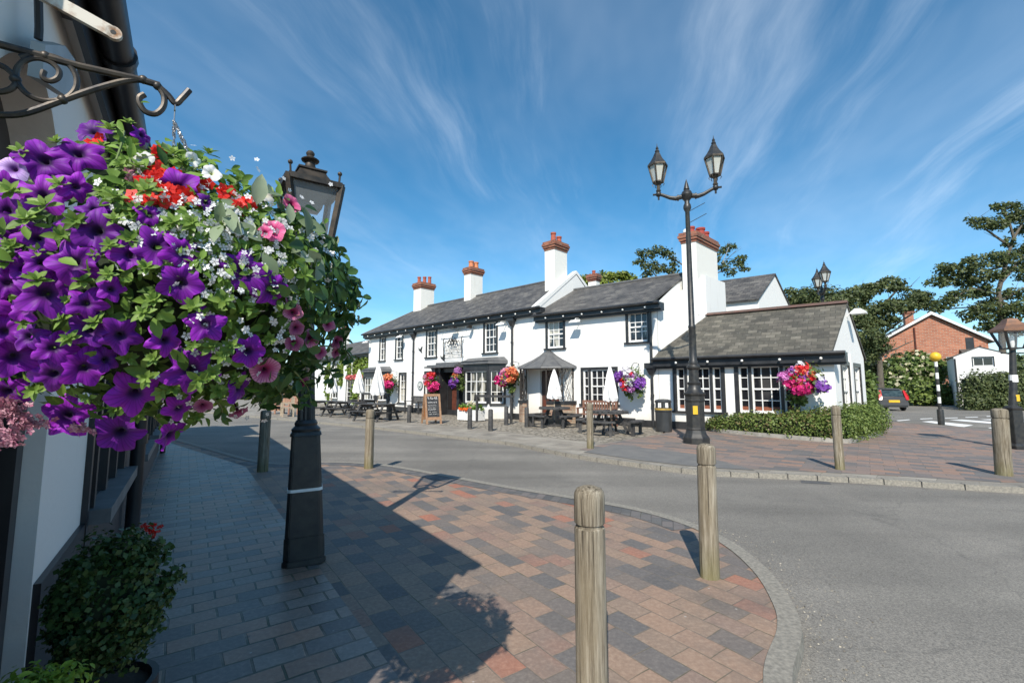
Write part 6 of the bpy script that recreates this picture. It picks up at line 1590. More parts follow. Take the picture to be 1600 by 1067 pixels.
def bush(name, lab, cat, clumps, n, size, mt, core=0.7, shape=DIAM, extra=None):
    c = np.mean([q[0] for q in clumps], 0); t = root(name, (c[0], c[1], 0), lab, cat)
    foliage('foliage', clumps, n, size, mt, t, shape=shape)
    if extra: foliage('blossom', clumps, extra[0], extra[1], extra[2], t, shape=QUAD, shell=0.9)
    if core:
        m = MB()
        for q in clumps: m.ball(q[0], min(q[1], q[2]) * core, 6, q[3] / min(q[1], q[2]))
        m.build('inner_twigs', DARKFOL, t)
    return t
def cw(px, py, y, rx, rz, ry=None): p = W(px, py, y); return (tuple(p), rx, ry or rx, rz)
bush('shrub', 'green shrub at corner of extension beside the car', 'shrub', [cw(1358, 612, 20.5, 0.30, 0.8), cw(1360, 638, 20, 0.30, 0.55), cw(1356, 595, 21, 0.3, 0.45)], 2000, 0.13, L_TREE2)
bush('flowering_shrub', 'large rounded shrub with cream blossom before brick house', 'shrub', [cw(1425, 575, 42, 2.2, 1.5), cw(1450, 580, 41, 1.6, 1.4), cw(1398, 585, 42, 1.5, 1.3), cw(1415, 605, 41, 2.0, 1.2)], 5000, 0.30, L_TREE2, extra=(420, 0.22, L_CREAM))
bush('green_bush', 'bright green bush behind crossing beacon', 'shrub', [cw(1448, 610, 38, 1.3, 1.1), cw(1470, 615, 38, 1.2, 0.9), cw(1435, 622, 38, 1.1, 0.6), cw(1482, 625, 37.5, 0.7, 0.5)], 3200, 0.22, L_HEDGE)
dk = bush('tall_hedge', 'dark clipped hedge in front of the white outbuilding', 'hedge', [cw(1520 + 11 * k, 606, 31.5, 0.75, 1.15, 0.8) for k in range(9)] + [cw(1516 + 11 * k, 628, 31.2, 0.75, 0.8, 0.7) for k in range(9)], 15000, 0.15, L_TREE, core=0)
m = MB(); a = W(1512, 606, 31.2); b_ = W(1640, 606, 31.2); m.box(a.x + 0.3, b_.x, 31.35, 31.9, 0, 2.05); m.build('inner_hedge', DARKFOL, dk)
bush('low_shrubs', 'row of dark green shrubs behind the parked car', 'shrub', [cw(1400 + 12 * k, 622, 44, 1.2, 1.0) for k in range(-3, 7)], 3000, 0.26, L_TREE)

# ------------------------------------------------------------------ trees
def tree(name, lab, y, base_px, trunk, limbs, clumps, n, size, mt, r0=0.35, cat='tree', twigs=True):
    b0 = W(base_px, 600, y); b0.z = -0.1
    t = root(name, tuple(b0), lab, cat)
    pts = [W(px, py, y) for px, py in trunk]; m = MB(); k = len(pts)
    m.tube([b0] + pts, [r0 * (1 - 0.62 * i / k) for i in range(k + 1)], 9)
    for lp in limbs:
        lpts = [W(px, py, y + dy) for px, py, dy in lp]
        m.tube(lpts, [r0 * 0.42 * (1 - 0.72 * i / (len(lpts) - 1)) for i in range(len(lpts))], 6)
        if twigs:
            for q in range(1, len(lpts)):
                for _ in range(3):
                    e = lpts[q] + Vector((random.uniform(-1, 1), random.uniform(-1, 1), random.uniform(-0.2, 0.9))) * r0 * 3.2
                    m.tube([lpts[q].lerp(lpts[q - 1], random.random() * 0.6), e], [r0 * 0.10, r0 * 0.03], 4)
    m.build('trunk', BARK, t, smooth=True)
    s = y / FPX
    cl = []
    for px, py, rx, rz, dy in clumps:
        cl.append((tuple(W(px, py, y + dy)), rx * s, rx * s * 0.85, rz * s))
        for _ in range(6):      # knobbly edge
            a = random.uniform(0, 6.28); cl.append((tuple(W(px + rx * 0.75 * math.cos(a) * random.uniform(0.7, 1.35), py + rz * 0.75 * math.sin(a) * random.uniform(0.7, 1.4), y + dy + random.uniform(-.6, .6) * rx * s)), rx * s * 0.34, rx * s * 0.34, rz * s * 0.42))
    foliage('crown', cl, n, size, mt, t, shape=DIAM, shell=0.15, upbias=0.5)
    return t
tree('spreading_tree', 'large dark tree spreading in flat layers behind the extension roof', 38, 1376, [(1376, 600), (1374, 560), (1365, 520), (1358, 490)],
     [[(1365, 525, 0), (1330, 490, -1), (1290, 470, -1)], [(1360, 500, 0), (1400, 455, 1), (1425, 447, 1)], [(1368, 530, 0), (1410, 500, 1), (1440, 482, 1)], [(1358, 492, 0), (1340, 462, 1), (1350, 450, 1)], [(1372, 555, 0), (1400, 545, -1), (1420, 535, -1)], [(1362, 510, 0), (1270, 475, 2), (1240, 465, 2)]],
     [(1242, 466, 30, 13, 2), (1275, 458, 34, 12, 1), (1300, 474, 36, 14, 0), (1330, 462, 32, 12, 0), (1362, 451, 30, 8, 1), (1392, 443, 22, 8, 1), (1405, 452, 16, 5, 1), (1325, 495, 36, 20, -1), (1365, 485, 36, 15, 0), (1400, 480, 34, 10, 1), (1432, 464, 26, 10, 1), (1445, 475, 18, 9, 1), (1375, 505, 28, 14, 0), (1350, 525, 34, 20, -1), (1368, 540, 26, 14, 0), (1350, 550, 24, 18, 0), (1260, 475, 34, 10, 2), (1365, 575, 22, 12, 1)], 25000, 0.205, L_TREE, 0.28)
tree('tall_tree', 'tall open tree at right edge with layered branches over the white outbuilding', 53, 1568, [(1567, 560), (1564, 500), (1560, 455), (1572, 410), (1584, 370)],
     [[(1561, 460, 0), (1520, 450, -1), (1480, 470, -1)], [(1570, 415, 0), (1535, 425, 1), (1475, 432, 1)], [(1578, 385, 0), (1545, 362, 0), (1520, 345, 0)], [(1584, 372, 0), (1575, 340, 0), (1562, 325, 0)], [(1566, 440, 0), (1600, 400, 1), (1630, 390, 1)], [(1563, 470, 0), (1600, 450, -1), (1640, 440, -1)], [(1564, 490, 0), (1520, 480, 0), (1485, 482, 0)], [(1584, 372, 0), (1600, 345, 0), (1620, 330, 0)], [(1555, 395 + 70, 0), (1590, 485, 0), (1620, 480, 0)]],
     [(1522, 345, 14, 6, 0), (1540, 350, 18, 8, 0), (1562, 322, 12, 6, 0), (1580, 322, 14, 7, 0), (1570, 340, 14, 9, 0), (1592, 342, 14, 10, 0), (1558, 352, 18, 7, 0), (1608, 330, 18, 12, 0), (1600, 360, 16, 9, 1), (1577, 378, 10, 9, 0), (1597, 388, 14, 10, 1), (1560, 402, 26, 10, 0), (1590, 410, 24, 12, 1), (1525, 412, 26, 12, 0), (1490, 426, 28, 13, 1), (1466, 440, 20, 9, 1), (1510, 438, 26, 10, 1), (1545, 428, 24, 10, -1), (1500, 462, 22, 8, -1), (1478, 474, 18, 9, -1), (1465, 482, 12, 7, -1), (1535, 455, 24, 10, 0), (1545, 480, 28, 12, 0), (1585, 460, 20, 10, 0), (1600, 480, 26, 14, -1), (1570, 495, 26, 12, 0), (1520, 492, 22, 9, 0), (1610, 430, 26, 14, 1), (1590, 515, 26, 12, 0), (1545, 510, 20, 8, 0), (1640, 400, 26, 30, 0), (1640, 460, 26, 30, 0)], 19000, 0.28, L_TREE, 0.38)
tree('thin_tree', 'thin airy tree showing on both sides of the tall right chimney', 31, 1080, [(1080, 500), (1078, 440), (1075, 410)],
     [[(1078, 440, 0), (1040, 420, 0), (1010, 400, 0)], [(1076, 420, 0), (1045, 400, 0), (1030, 392, 0)], [(1078, 440, 0), (1120, 420, 0), (1150, 392, 0)], [(1077, 425, 0), (1125, 405, 0), (1140, 378, 0)], [(1040, 450, 0), (1020, 425, 0), (1000, 412, 0)], [(1110, 430, 0), (1140, 420, 0), (1168, 418, 0)]],
     [(1010, 398, 15, 9, 0), (998, 409, 9, 6, 0), (1030, 392, 14, 8, 0), (1045, 398, 10, 8, 0), (1015, 415, 16, 9, 0), (1032, 420, 12, 9, 0), (1055, 412, 9, 8, 0), (1050, 425, 10, 6, 0), (1010, 430, 10, 5, 0), (1130, 392, 11, 6, 0), (1145, 385, 8, 4, 0), (1152, 410, 14, 6, 0), (1128, 415, 10, 8, 0), (1163, 420, 8, 4, 0), (1140, 425, 10, 6, 0), (1118, 405, 8, 8, 0), (1160, 402, 6, 3, 0)], 3000, 0.155, L_TREE, 0.13)
tree('bright_tree', 'yellow green tree top just above the pub roof ridge', 36, 940, [(940, 520), (940, 450)], [],
     [(902, 440, 12, 7, 0), (918, 436, 14, 7, 0), (945, 434, 16, 8, 0), (965, 431, 16, 7, 0), (980, 436, 14, 8, 0), (930, 445, 30, 10, 0), (970, 448, 24, 10, 0)], 4500, 0.2, L_TREE3, 0.3)
tree('roadside_tree', 'dark round tree far down the road behind the hanging basket', 62, 420, [(420, 600), (420, 585)], [], [(400, 585, 40, 22, 0), (440, 590, 34, 18, 0), (355, 592, 40, 18, 0)], 3500, 0.55, L_TREE, 0.4)
fh = foliage('distant_hedge', [cw(230 + 30 * k, 598, 75, 3.0, 2.2) for k in range(9)] , 4000, 0.7, L_TREE, None); tag(fh, 'distant line of trees where the road disappears', 'trees', kind='stuff')
fh = foliage('distant_trees', [cw(1100 + 38 * k, 590 - 6 * (k % 3), 85, 5.0, 3.4) for k in range(16)], 7000, 0.8, L_TREE, None); tag(fh, 'distant belt of trees beyond the houses', 'trees', kind='stuff')
# ------------------------------------------------------------------ the big hanging basket in the foreground
CAMP = Vector((0, 0, EYE))
def closest_r(px, py): d = ray(px, py).normalized(); v = BC - CAMP; return (v - d * v.dot(d)).length
RBK = closest_r(540, 440)
SQ = 0.80
def bpos(px, py, f=1.0):
    d = ray(px, py); d = Vector((d.x, d.y, d.z / SQ)); k = d.length; d.normalize(); v = BC - CAMP; v = Vector((v.x, v.y, v.z / SQ)); tc = v.dot(d); q = (v - d * tc).length; r = RBK * f
    t = tc - math.sqrt(max(r * r - q * q, 0.0)) * 1.0
    return CAMP + Vector((d.x * t, d.y * t, d.z * t * SQ))
hbk = root('hanging_basket', tuple(BC - Vector((0, 0, RBK))), 'huge hanging basket of purple petunias filling the left foreground', 'hanging basket')


def petunia(seed, m, star=0.13, ruff=1.0, cup=0.0):
    rr = random.Random(seed); na = 40; ph = [rr.uniform(0, 6.28) for _ in range(4)]
    rows = [(-1.25, 0.06, 0.0), (-0.8, 0.085, 0.0), (-0.42, 0.14, 0.03)] + [(None, t, 0.1 + 0.9 * t) for t in (0.0, 0.12, 0.28, 0.46, 0.66, 0.84, 1.0)]
    V = []; U = []; F = []
    for z, r, u in rows:
        for k in range(na):
            a = 2 * math.pi * k / na
            if z is None:
                t = r; c5 = math.cos(5 * a)
                lob = 1 + t * (star * (0.55 - 1.35 * abs(math.sin(2.5 * a)) ** 5 + 0.85 * abs(math.cos(2.5 * a)) ** 9) + 0.05 * math.cos(2 * a + ph[0]) + 0.04 * math.cos(3 * a + ph[3]))
                rad = (0.16 + 0.86 * t ** 0.92) * lob
                zz = -0.36 + 0.46 * t ** 0.55 - (0.20 - cup) * t ** 3 + ruff * t * t * (0.075 * math.sin(5 * a + ph[1]) + 0.055 * math.sin(9 * a + ph[2]) + 0.09 * math.cos(2 * a + ph[3])) - 0.07 * t * abs(math.cos(2.5 * a)) ** 6
            else: rad = r; zz = z
            V.append((rad * math.cos(a), rad * math.sin(a), zz)); U.append((u, 5 * k / na))
    for i in range(len(rows) - 1):
        for k in range(na):
            F.append((i * na + k, i * na + (k + 1) % na, (i + 1) * na + (k + 1) % na, (i + 1) * na + k))
    me = bpy.data.meshes.new('petunia_flower'); me.from_pydata(V, [], F); uv = me.uv_layers.new(name='UVMap')
    for p in me.polygons:
        for li in p.loop_indices: uv.data[li].uv = U[me.loops[li].vertex_index]
    me.shade_smooth(); me.materials.append(m); return me


M_PUR = petal_mat('purple_petunia_petal', [(0.0, (0.030, 0.004, 0.055)), (0.16, (0.028, 0.002, 0.07)), (0.34, (0.15, 0.006, 0.27)), (0.75, (0.235, 0.010, 0.43)), (1.0, (0.30, 0.018, 0.50))], 0.22, 0.45)
M_LAV = petal_mat('lavender_petunia_petal', [(0.0, (0.05, 0.01, 0.10)), (0.2, (0.12, 0.05, 0.25)), (0.5, (0.42, 0.28, 0.62)), (1.0, (0.60, 0.46, 0.78))], 0.25, 0.5, (0.25, 0.1, 0.4))
M_PNK = petal_mat('pink_petunia_petal', [(0.0, (0.10, 0.005, 0.03)), (0.22, (0.32, 0.01, 0.10)), (0.5, (0.72, 0.10, 0.32)), (1.0, (0.85, 0.24, 0.46))], 0.25, 0.5, (0.45, 0.01, 0.15))
M_MAU = petal_mat('mauve_petunia_petal', [(0.0, (0.08, 0.005, 0.04)), (0.2, (0.22, 0.01, 0.09)), (0.45, (0.40, 0.07, 0.22)), (1.0, (0.60, 0.26, 0.42))], 0.25, 0.7, (0.22, 0.01, 0.10))
M_WHT = petal_mat('white_petunia_petal', [(0.0, (0.5, 0.52, 0.2)), (0.2, (0.7, 0.7, 0.55)), (0.5, (0.80, 0.79, 0.78)), (1.0, (0.82, 0.80, 0.80))], 0.2, 0)
ME = {'p': [petunia(s, M_PUR, 0.18 + 0.04 * (s % 3), 1.6 + 0.4 * (s % 2), -0.12 * (s % 3)) for s in range(6)], 'l': [petunia(11, M_LAV, 0.1, 1.5)], 'k': [petunia(s, M_PNK, 0.05, 1.0, 0.1) for s in (21, 22)],
      'm': [petunia(s, M_MAU, 0.06, 1.0, 0.1) for s in (31, 32)], 'w': [petunia(s, M_WHT, 0.06, 1.2) for s in (41, 42)]}
NAMES = {'p': 'purple_petunia', 'l': 'lavender_petunia', 'k': 'pink_petunia', 'm': 'mauve_petunia', 'w': 'white_petunia'}
FL = [  # kind, pixel x, pixel y, width in pixels, optional facing tweak (dx, dz, depth factor)
    ('p', 145, 206, 48, -.5, .4), ('l', 22, 264, 46), ('p', 72, 252, 64, 0, .3), ('p', 124, 240, 62, .2, .3), ('p', 10, 292, 44), ('p', 68, 304, 62, 0, .2), ('p', 122, 294, 42, .8, -.2), ('p', 14, 330, 52), ('p', -6, 352, 50),
    ('p', 150, 328, 46, 0, .9), ('p', 152, 361, 70, -.1, 0), ('p', 58, 372, 52), ('p', 236, 337, 38, .5, .3), ('p', 278, 294, 60, 0, .2), ('p', 118, 411, 62, -.1, .1), ('p', 70, 410, 44, .6, .1), ('p', 205, 398, 50), ('p', 246, 386, 56, .2, .3),
    ('p', 287, 395, 54, .5, -.1), ('p', 283, 443, 58, .1, -.1), ('p', 74, 458, 72), ('p', 384, 424, 72, -.1, .1), ('p', 424, 452, 50, .8, -.3), ('p', 320, 505, 50, -.3, .3), ('p', 260, 531, 44, .9, -.2), ('p', 388, 548, 46, .2, .0),
    ('p', 14, 442, 46), ('p', 136, 474, 46), ('p', 140, 512, 54, -.4, .5), ('p', 190, 524, 54, .1, -.1), ('p', 86, 543, 46), ('p', 24, 556, 60), ('p', 8, 516, 44), ('p', 84, 585, 56, -.2, -.1), ('p', 134, 573, 56, .3, -.1),
    ('p', 211, 615, 66, -.1, -.2), ('p', 299, 578, 68, 0, .1), ('p', 187, 675, 62, 0, -.1), ('p', 104, 645, 62, -.2, .6), ('p', 281, 637, 38, .4, -.4), ('p', 268, 678, 42, 1.2, -.4), ('p', 376, 605, 44, 1.5, -.2), ('p', 46, 524, 42),
    ('p', 6, 398, 46), ('p', 322, 318, 26, .6, .5), ('p', 224, 214, 30, 1.2, .2), ('p', 40, 482, 40, -.6, .2), ('p', 176, 452, 34, .9, .2), ('p', 12, 612, 50, -.3, -.3), ('p', 40, 420, 36, .3, .6), ('p', 168, 560, 36, 1.0, .5), ('p', -20, 470, 60), ('p', -25, 570, 56), ('p', 108, 350, 34, -.7, .6),
    ('k', 427, 361, 36, -.1, .4), ('k', 454, 320, 28, .3, .4), ('k', 412, 364, 22, -1, .2), ('m', 413, 577, 40, .0, .0), ('m', 456, 487, 27, -.2, .3), ('m', 461, 512, 24, .4, -.2), ('m', 457, 535, 26, -.7, -.2), ('m', 484, 528, 28, .4, .3), ('m', 511, 506, 24, .8, 0),
    ('m', 525, 532, 24, .3, .2), ('m', 499, 550, 20, .2, -.5), ('m', 471, 598, 22, .1, -.3), ('m', 372, 643, 30, .5, -1.6), ('m', 317, 632, 26, .3, -.6), ('m', 524, 550, 18, .6, -.5),
    ('w', 413, 304, 30, .6, .5), ('w', 331, 272, 28, .2, .5), ('w', 224, 250, 30, -.6, .6), ('w', 302, 252, 24, .7, .2), ('w', 440, 350, 18, .3, .3), ('w', 362, 330, 16, 0, .6), ('m', 452, 470, 16, .2, .5), ('w', 372, 362, 15, 0, .5)]
COUNT = {}
for q in FL:
    kd, px, py, dp = q[:4]; dx, dz = (q[4], q[5]) if len(q) > 4 else (random.uniform(-.35, .35), random.uniform(-.2, .5))
    p = bpos(px, py, 1.02); n_ = (p - BC).normalized(); tc = (CAMP - p).normalized()
    right = Vector((0.79, 0.61, 0))
    dr = (n_ * 0.45 + tc * 0.75 + right * dx * 0.7 + Vector((0, 0, dz * 0.7)) + Vector([random.uniform(-.16, .16) for _ in range(3)])).normalized()
    i = COUNT.get(kd, 0); COUNT[kd] = i + 1
    o = bpy.data.objects.new(NAMES[kd], ME[kd][i % len(ME[kd])]); COL.objects.link(o); o.parent = hbk
    fw = (p - CAMP).dot(Vector((0, 1, 0)))
    rad = dp / 2 * fw / FPX * (0.94 if kd == 'p' else 1.0)
    o.location = p - Vector(hbk.location) + n_ * 0.004
    o.rotation_mode = 'QUATERNION'; o.rotation_quaternion = dr.to_track_quat('Z', 'Y') @ Matrix.Rotation(random.uniform(0, 6.28), 3, 'Z').to_quaternion()
    o.scale = (rad, rad * random.uniform(0.9, 1.05), rad)

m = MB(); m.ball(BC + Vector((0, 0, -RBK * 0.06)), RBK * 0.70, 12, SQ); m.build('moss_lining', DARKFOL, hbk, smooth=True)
# chains and hook
m = MB(); hk = B_(274, 163)
def link_(mb, c, ax, L_, w, r):
    ax = ax.normalized(); x = ax.cross(Vector((random.uniform(-1, 1), random.uniform(-1, 1), 0.2))).normalized()
    pts = [c + ax * (L_ / 2 * math.cos(a)) + x * (w / 2 * math.sin(a)) for a in np.linspace(0, 2 * math.pi, 9)]
    mb.tube(pts, r, 5, cap=False)
jn = B_(272, 190); link_(m, (hk + B_(273, 174)) / 2, Vector((0, 0, 1)), 0.022, 0.010, 0.0018); m.tube([B_(273.5, 171), B_(272, 192)], 0.0016, 5)
for tgt in (bpos(243, 247, 0.98) + Vector((0, .05, 0)), BC + Vector((0.02, 0.12, RBK * 0.62)), bpos(305, 262, 0.98)):
    d = tgt - jn; n = int(d.length / 0.0105)
    for k in range(n): link_(m, jn + d * ((k + 0.5) / n), d, 0.0135, 0.0075, 0.0014)
m.build('chain', mat('bright_chain', (0.55, 0.55, 0.54), (0.35, 0.35, 0.35), metal=0.9, rough=0.3), hbk)

# --- leaves
def on_sphere(n, f0, f1, cond=None):
    """points over the side of the ball that can be seen or catches the sun"""
    out = []
    while len(out) < n:
        d = Vector(rng.normal(size=3)).normalized()
        if cond and not cond(d): continue
        lump = 1 + 0.07 * math.sin(d.x * 7 + 1) * math.sin(d.z * 6 + 2) + 0.05 * math.sin(d.y * 11) * math.sin(d.x * 9 + d.z * 5)
        rr_ = RBK * lump * random.uniform(f0, f1); out.append((BC + Vector((d.x * rr_, d.y * rr_, d.z * rr_ * SQ)), d))
    return out
RT = Vector((0.79, 0.61, 0)); OUTW = Vector((0.61, -0.79, 0)) * 1.0
TOC = (CAMP - BC).normalized()
def spray(name, pts, size, m, droop=0.3, shape=LEAF, jit=0.8, out=0.5):
    P = []; D = []; N = []; S = []
    for p, d in pts:
        side = d.cross(Vector(rng.normal(size=3))).normalized()
        dr = (side + d * random.uniform(0, out * 1.6) + Vector((0, 0, -droop * random.random()))).normalized()
        nn = (d + Vector(rng.normal(size=3)) * jit * 0.5 + Vector((0, 0, 0.25))).normalized()
        P.append(tuple(p)); D.append(tuple(dr)); N.append(tuple(nn)); S.append(size * random.uniform(0.6, 1.3))
    return scatter(name, P, D, N, S, shape, m, hbk, smooth=True)
L_MID = leaf_mat('basket_leaf_mid', (0.05, 0.11, 0.02), (0.13, 0.23, 0.045), 0.3)
spray('foliage', on_sphere(2600, 0.72, 0.96), 0.036, L_MID)
spray('foliage', on_sphere(900, 0.86, 1.0, lambda d: d.dot(RT) < 0.55), 0.032, L_PET)
# whorls of pale young petunia shoots
P = []; D = []; N = []; S = []
def whorl(p, ax, n, ln):
    ax = ax.normalized(); x = ax.orthogonal().normalized(); y = ax.cross(x)
    for k in range(n):
        a = 2.4 * k + random.random() * 0.4; el = 0.15 + 0.9 * k / n
        dr = (x * math.cos(a) + y * math.sin(a)) * math.cos(el) + ax * math.sin(el)
        P.append(tuple(p + ax * 0.006 * k / n)); D.append(tuple(dr)); N.append(tuple(ax * math.cos(el) - (x * math.cos(a) + y * math.sin(a)) * math.sin(el))); S.append(ln * random.uniform(0.75, 1.15) * (1.1 - 0.45 * k / n))
spots = [(200, 193), (92, 290), (45, 345), (120, 345), (160, 300), (178, 310), (232, 290), (172, 385), (205, 375), (60, 395), (30, 380), (20, 385), (150, 400), (230, 420), (170, 430), (95, 370), (10, 410), (150, 505), (225, 490), (40, 505), (210, 330), (300, 350), (190, 260), (215, 262), (345, 555), (360, 540), (255, 610), (270, 605), (215, 650), (350, 470), (445, 425), (455, 415), (330, 585), (240, 560), (100, 500), (110, 530), (20, 300), (130, 440), (240, 470), (60, 440), (300, 480), (200, 560), (55, 610), (35, 240), (285, 255), (320, 310), (225, 250), (160, 230), (110, 470), (330, 540), (140, 620), (180, 640), (370, 590), (420, 530), (5, 360), (340, 610), (310, 650), (90, 225), (270, 350), (230, 300), (180, 345), (300, 540), (230, 590)]
for px, py in spots:
    p = bpos(px, py, random.uniform(1.0, 1.07)); n_ = (p - BC).normalized()
    whorl(p, n_ * 0.6 + TOC * 0.4 + Vector((0, 0, 0.5)) + Vector(rng.normal(size=3)) * 0.2, random.randint(8, 13), random.uniform(0.015, 0.025))
for p, d in on_sphere(26, 0.98, 1.04, lambda d: d.dot(RT) < 0.5 and d.z > -0.7): whorl(p, d + Vector((0, 0, 0.4)), 9, 0.026)
scatter('young_shoots', P, D, N, S, LEAF, leaf_mat('young_shoot', (0.10, 0.19, 0.03), (0.24, 0.36, 0.075), 0.35), hbk, smooth=True)
# dark glossy leaves on the road side and trailing below
spray('dark_leaves', on_sphere(760, 0.88, 1.05, lambda d: d.dot(RT) > 0.42 and d.z < 0.62), 0.040, L_DARK, 0.6)
spray('silver_leaves', [(bpos(x, y, 1.02), (bpos(x, y) - BC).normalized()) for x, y in ((352, 335), (366, 348), (345, 352), (400, 320), (428, 335), (452, 350), (465, 345), (480, 372), (455, 392), (482, 400), (430, 300), (390, 345), (500, 410), (470, 330), (410, 395), (375, 318), (492, 440), (468, 455), (350, 325), (340, 348), (455, 395))], 0.056, L_PALE, 0.3)
# trailing sprigs that break the outline
P = []; D = []; N = []; S = []; STEM = mat('green_stem', (0.10, 0.15, 0.04), (0.14, 0.18, 0.06))
PD = []; DD = []; ND = []; SD = []
def sprig(path, n, ln, dark, f=1.0):
    pts = [bpos(x, y, f) for x, y in path]; pts = spline(pts, 5); st = MB(); st.tube(pts, 0.0022, 5); st.build('trailing_stem', STEM, hbk, smooth=True)
    for k in range(n):
        t_ = (k + random.random()) / n * (len(pts) - 1.01); i = int(t_); p = pts[i].lerp(pts[i + 1], t_ - i); ax = (pts[i + 1] - pts[i]).normalized()
        sd_ = ax.cross(TOC + Vector(rng.normal(size=3)) * 0.5).normalized() * random.choice((-1, 1)); dr = sd_ + ax * 0.5 + Vector(rng.normal(size=3)) * 0.25
        (PD if dark else P).append(tuple(p)); (DD if dark else D).append(tuple(dr)); (ND if dark else N).append(tuple(TOC + Vector((0, 0, .5)) + Vector(rng.normal(size=3)) * 0.6)); (SD if dark else S).append(ln * random.uniform(0.7, 1.2))
sprig([(182, 250), (190, 225), (194, 205)], 14, 0.03, False, 1.03); sprig([(205, 262), (200, 232), (196, 215)], 10, 0.026, False, 1.03)
sprig([(470, 370), (505, 368), (526, 378)], 16, 0.030, True); sprig([(490, 400), (525, 385), (530, 400), (528, 412)], 14, 0.034, True); sprig([(500, 420), (535, 425), (549, 440), (551, 470)], 24, 0.038, True)
sprig([(505, 450), (540, 440), (553, 462)], 16, 0.036, True); sprig([(500, 470), (540, 480), (541, 510)], 16, 0.038, True); sprig([(510, 500), (538, 520), (540, 548), (546, 565)], 18, 0.034, True)
sprig([(500, 540), (535, 545), (552, 562)], 12, 0.028, True); sprig([(480, 560), (515, 580), (521, 596)], 14, 0.032, True); sprig([(460, 580), (480, 605), (486, 628)], 12, 0.028, True); sprig([(440, 590), (466, 622), (468, 640)], 12, 0.028, True)
sprig([(420, 590), (440, 618), (430, 622)], 14, 0.036, True); sprig([(370, 600), (395, 612), (402, 618)], 10, 0.034, True); sprig([(330, 620), (345, 635), (347, 652)], 10, 0.03, True); sprig([(290, 640), (310, 655), (300, 662)], 12, 0.024, False); sprig([(240, 650), (262, 668), (290, 672)], 12, 0.026, False)
sprig([(390, 320), (425, 308), (440, 306)], 10, 0.028, False); sprig([(300, 270), (318, 252), (330, 250)], 9, 0.03, False); sprig([(350, 300), (372, 285), (380, 280)], 8, 0.03, False); sprig([(255, 262), (270, 246), (282, 244)], 10, 0.032, True); sprig([(280, 265), (290, 250), (296, 244)], 9, 0.03, False)
sprig([(440, 330), (470, 340), (490, 355)], 12, 0.03, True)
scatter('trailing_leaves', P, D, N, S, LEAF, L_PET, hbk, smooth=True); scatter('trailing_dark_leaves', PD, DD, ND, SD, LEAF, L_DARK, hbk, smooth=True)
# clouds of tiny white lobelia
def star(npet, w=0.34):
    V = []; F = []
    for k in range(npet):
        a = 2 * math.pi * k / npet; ca, sa = math.cos(a), math.sin(a); b_ = len(V)
        for r, s_ in ((0.05, 0), (0.6, w), (1.0, 0), (0.6, -w)): V.append((r * ca - s_ * sa, r * sa + s_ * ca, 0.06 * r))
        F.append((b_, b_ + 1, b_ + 2, b_ + 3))
    return np.array(V, float), F
def tiny(name, pts, size, m, shape, kind='stuff', jit=0.5):
    N_ = [tuple((p - BC).normalized() * 0.6 + TOC * 0.6 + Vector(rng.normal(size=3)) * jit) for p in pts]
    D_ = [tuple(Vector(a).cross(Vector(rng.normal(size=3)))) for a in N_]
    return scatter(name, [tuple(p) for p in pts], D_, N_, [size * random.uniform(0.7, 1.25) for _ in pts], shape, m, hbk, kind=kind)
LOB = leaf_mat('lobelia_white', (0.72, 0.73, 0.76), (0.82, 0.82, 0.82), 0.2)
pts = []
for _ in range(400):
    t_ = random.random(); x = 225 + 250 * t_ + random.gauss(0, 38); y = 335 + 75 * t_ + random.gauss(0, 42); pts.append(bpos(x, y, random.uniform(0.99, 1.04)))
for _ in range(110): pts.append(bpos(random.uniform(290, 470), random.uniform(440, 600), random.uniform(0.97, 1.03)))
for _ in range(40): pts.append(bpos(random.uniform(200, 420), random.uniform(560, 660), random.uniform(0.97, 1.03)))
tiny('white_lobelia', pts, 0.0078, LOB, star(5)); 
spray('lobelia_leaves', [(bpos(225 + 250 * t_ + random.gauss(0, 35), 340 + 95 * t_ + random.gauss(0, 45), random.uniform(0.95, 1.02)), (bpos(300, 380) - BC).normalized()) for t_ in rng.random(950)], 0.020, L_PET, 0.1)
pts = []
for cx_, cy_, rx, ry, n in ((250, 280, 26, 15, 90), (290, 298, 22, 14, 60), (225, 310, 18, 8, 30), (350, 300, 9, 5, 16), (376, 319, 16, 8, 34), (247, 238, 8, 6, 14), (152, 218, 7, 6, 12), (262, 312, 22, 7, 26)):
    for _ in range(n): pts.append(bpos(random.gauss(cx_, rx * 0.55), random.gauss(cy_, ry * 0.55), random.uniform(0.99, 1.03)))
tiny('red_geranium', pts, 0.0105, RED, star(5, 0.42))
VB = leaf_mat('pale_pink_verbena', (0.36, 0.11, 0.19), (0.60, 0.36, 0.42), 0.2)
pts = []
for cx_, cy_, rx, ry, n in ((14, 640, 26, 18, 80), (58, 660, 16, 10, 34), (8, 684, 18, 12, 56), (122, 668, 14, 7, 22), (30, 662, 20, 12, 30), (204, 275, 10, 8, 12)):
    for _ in range(n): pts.append(bpos(random.gauss(cx_, rx * 0.6), random.gauss(cy_, ry * 0.6), random.uniform(0.99, 1.03)))
tiny('pink_verbena', pts, 0.0085, VB, star(5, 0.36))

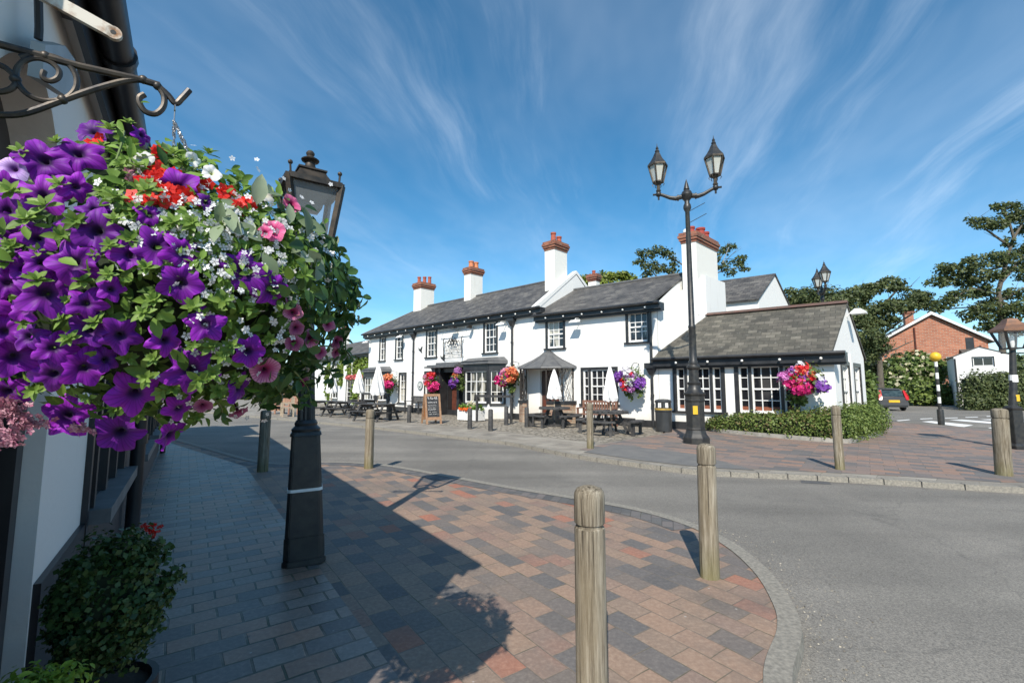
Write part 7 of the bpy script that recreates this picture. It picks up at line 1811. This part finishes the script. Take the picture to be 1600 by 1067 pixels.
# ------------------------------------------------------------------ potted plants beside the shop door
bx_ = W(177, 930, 1.62); px_ = root('potted_box_bush', (bx_.x, bx_.y, 0), 'dark clipped box bush in black pot against the shop wall', 'potted plant')
m = MB(); c = Vector((bx_.x - 0.03, bx_.y + 0.01, 0)); m.lathe([(0.11, 0), (0.145, 0.50), (0.16, 0.505), (0.16, 0.55), (0.14, 0.55), (0.135, 0.52)], c, 24); m.build('pot', mat('black_pot', (0.014, 0.014, 0.015), (0.03, 0.03, 0.03), rough=0.5), px_, smooth=35)
m = MB(); m.lathe([(0.138, 0.525), (0.08, 0.54), (0.001, 0.545)], c, 20); m.build('soil', SOIL, px_)
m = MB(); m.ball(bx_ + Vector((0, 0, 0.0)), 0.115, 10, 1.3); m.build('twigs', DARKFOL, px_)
cl = [(tuple(bx_), 0.16, 0.15, 0.22), (tuple(bx_ + Vector((-0.02, 0, -0.17))), 0.13, 0.12, 0.08)]
for _ in range(26):
    d = Vector(rng.normal(size=3)).normalized(); cl.append((tuple(bx_ + Vector((d.x * 0.13, d.y * 0.125, d.z * 0.18))), 0.05, 0.05, 0.05))
for _ in range(16):
    d = Vector(rng.normal(size=3)).normalized(); d.z = abs(d.z) * 0.8
    for k in range(4): cl.append((tuple(bx_ + Vector((d.x, d.y, d.z * 1.2)) * (0.155 + 0.011 * k)), 0.012, 0.012, 0.014))
foliage('foliage', cl, 9500, 0.018, L_BOX, px_, shape=DIAM, shell=0.6)
tp_ = [W(233 + random.gauss(0, 7), 826 + random.gauss(0, 5), 1.75) for _ in range(30)]
gt = [W(205 + random.gauss(0, 5), 834 + random.gauss(0, 3), 1.7) for _ in range(10)]
nn = [tuple(Vector((0, -1, 0.8)) + Vector(rng.normal(size=3)) * 0.5) for _ in range(40)]
scatter('red_geranium', [tuple(p) for p in tp_ + gt], [tuple(Vector(a).cross(Vector(rng.normal(size=3)))) for a in nn], nn, [0.009] * 40, star(5, 0.42), RED, px_)
lp = W(62, 1100, 1.2); lr = root('potted_lime_shrub', (lp.x, lp.y, 0), 'small bright lime green potted shrub at the bottom left corner', 'potted plant')
m = MB(); m.lathe([(0.09, 0), (0.12, lp.z - 0.08), (0.11, lp.z - 0.08)], (lp.x, lp.y, 0), 16); m.build('pot', MATS['black_pot'], lr, smooth=35)
cl = [(tuple(lp + Vector((random.uniform(-.08, .08), random.uniform(-.05, .05), random.uniform(-.03, .04)))), 0.06, 0.06, 0.05) for _ in range(10)]
foliage('foliage', cl, 1500, 0.021, L_LIME, lr, shape=LEAF, upbias=0.6)
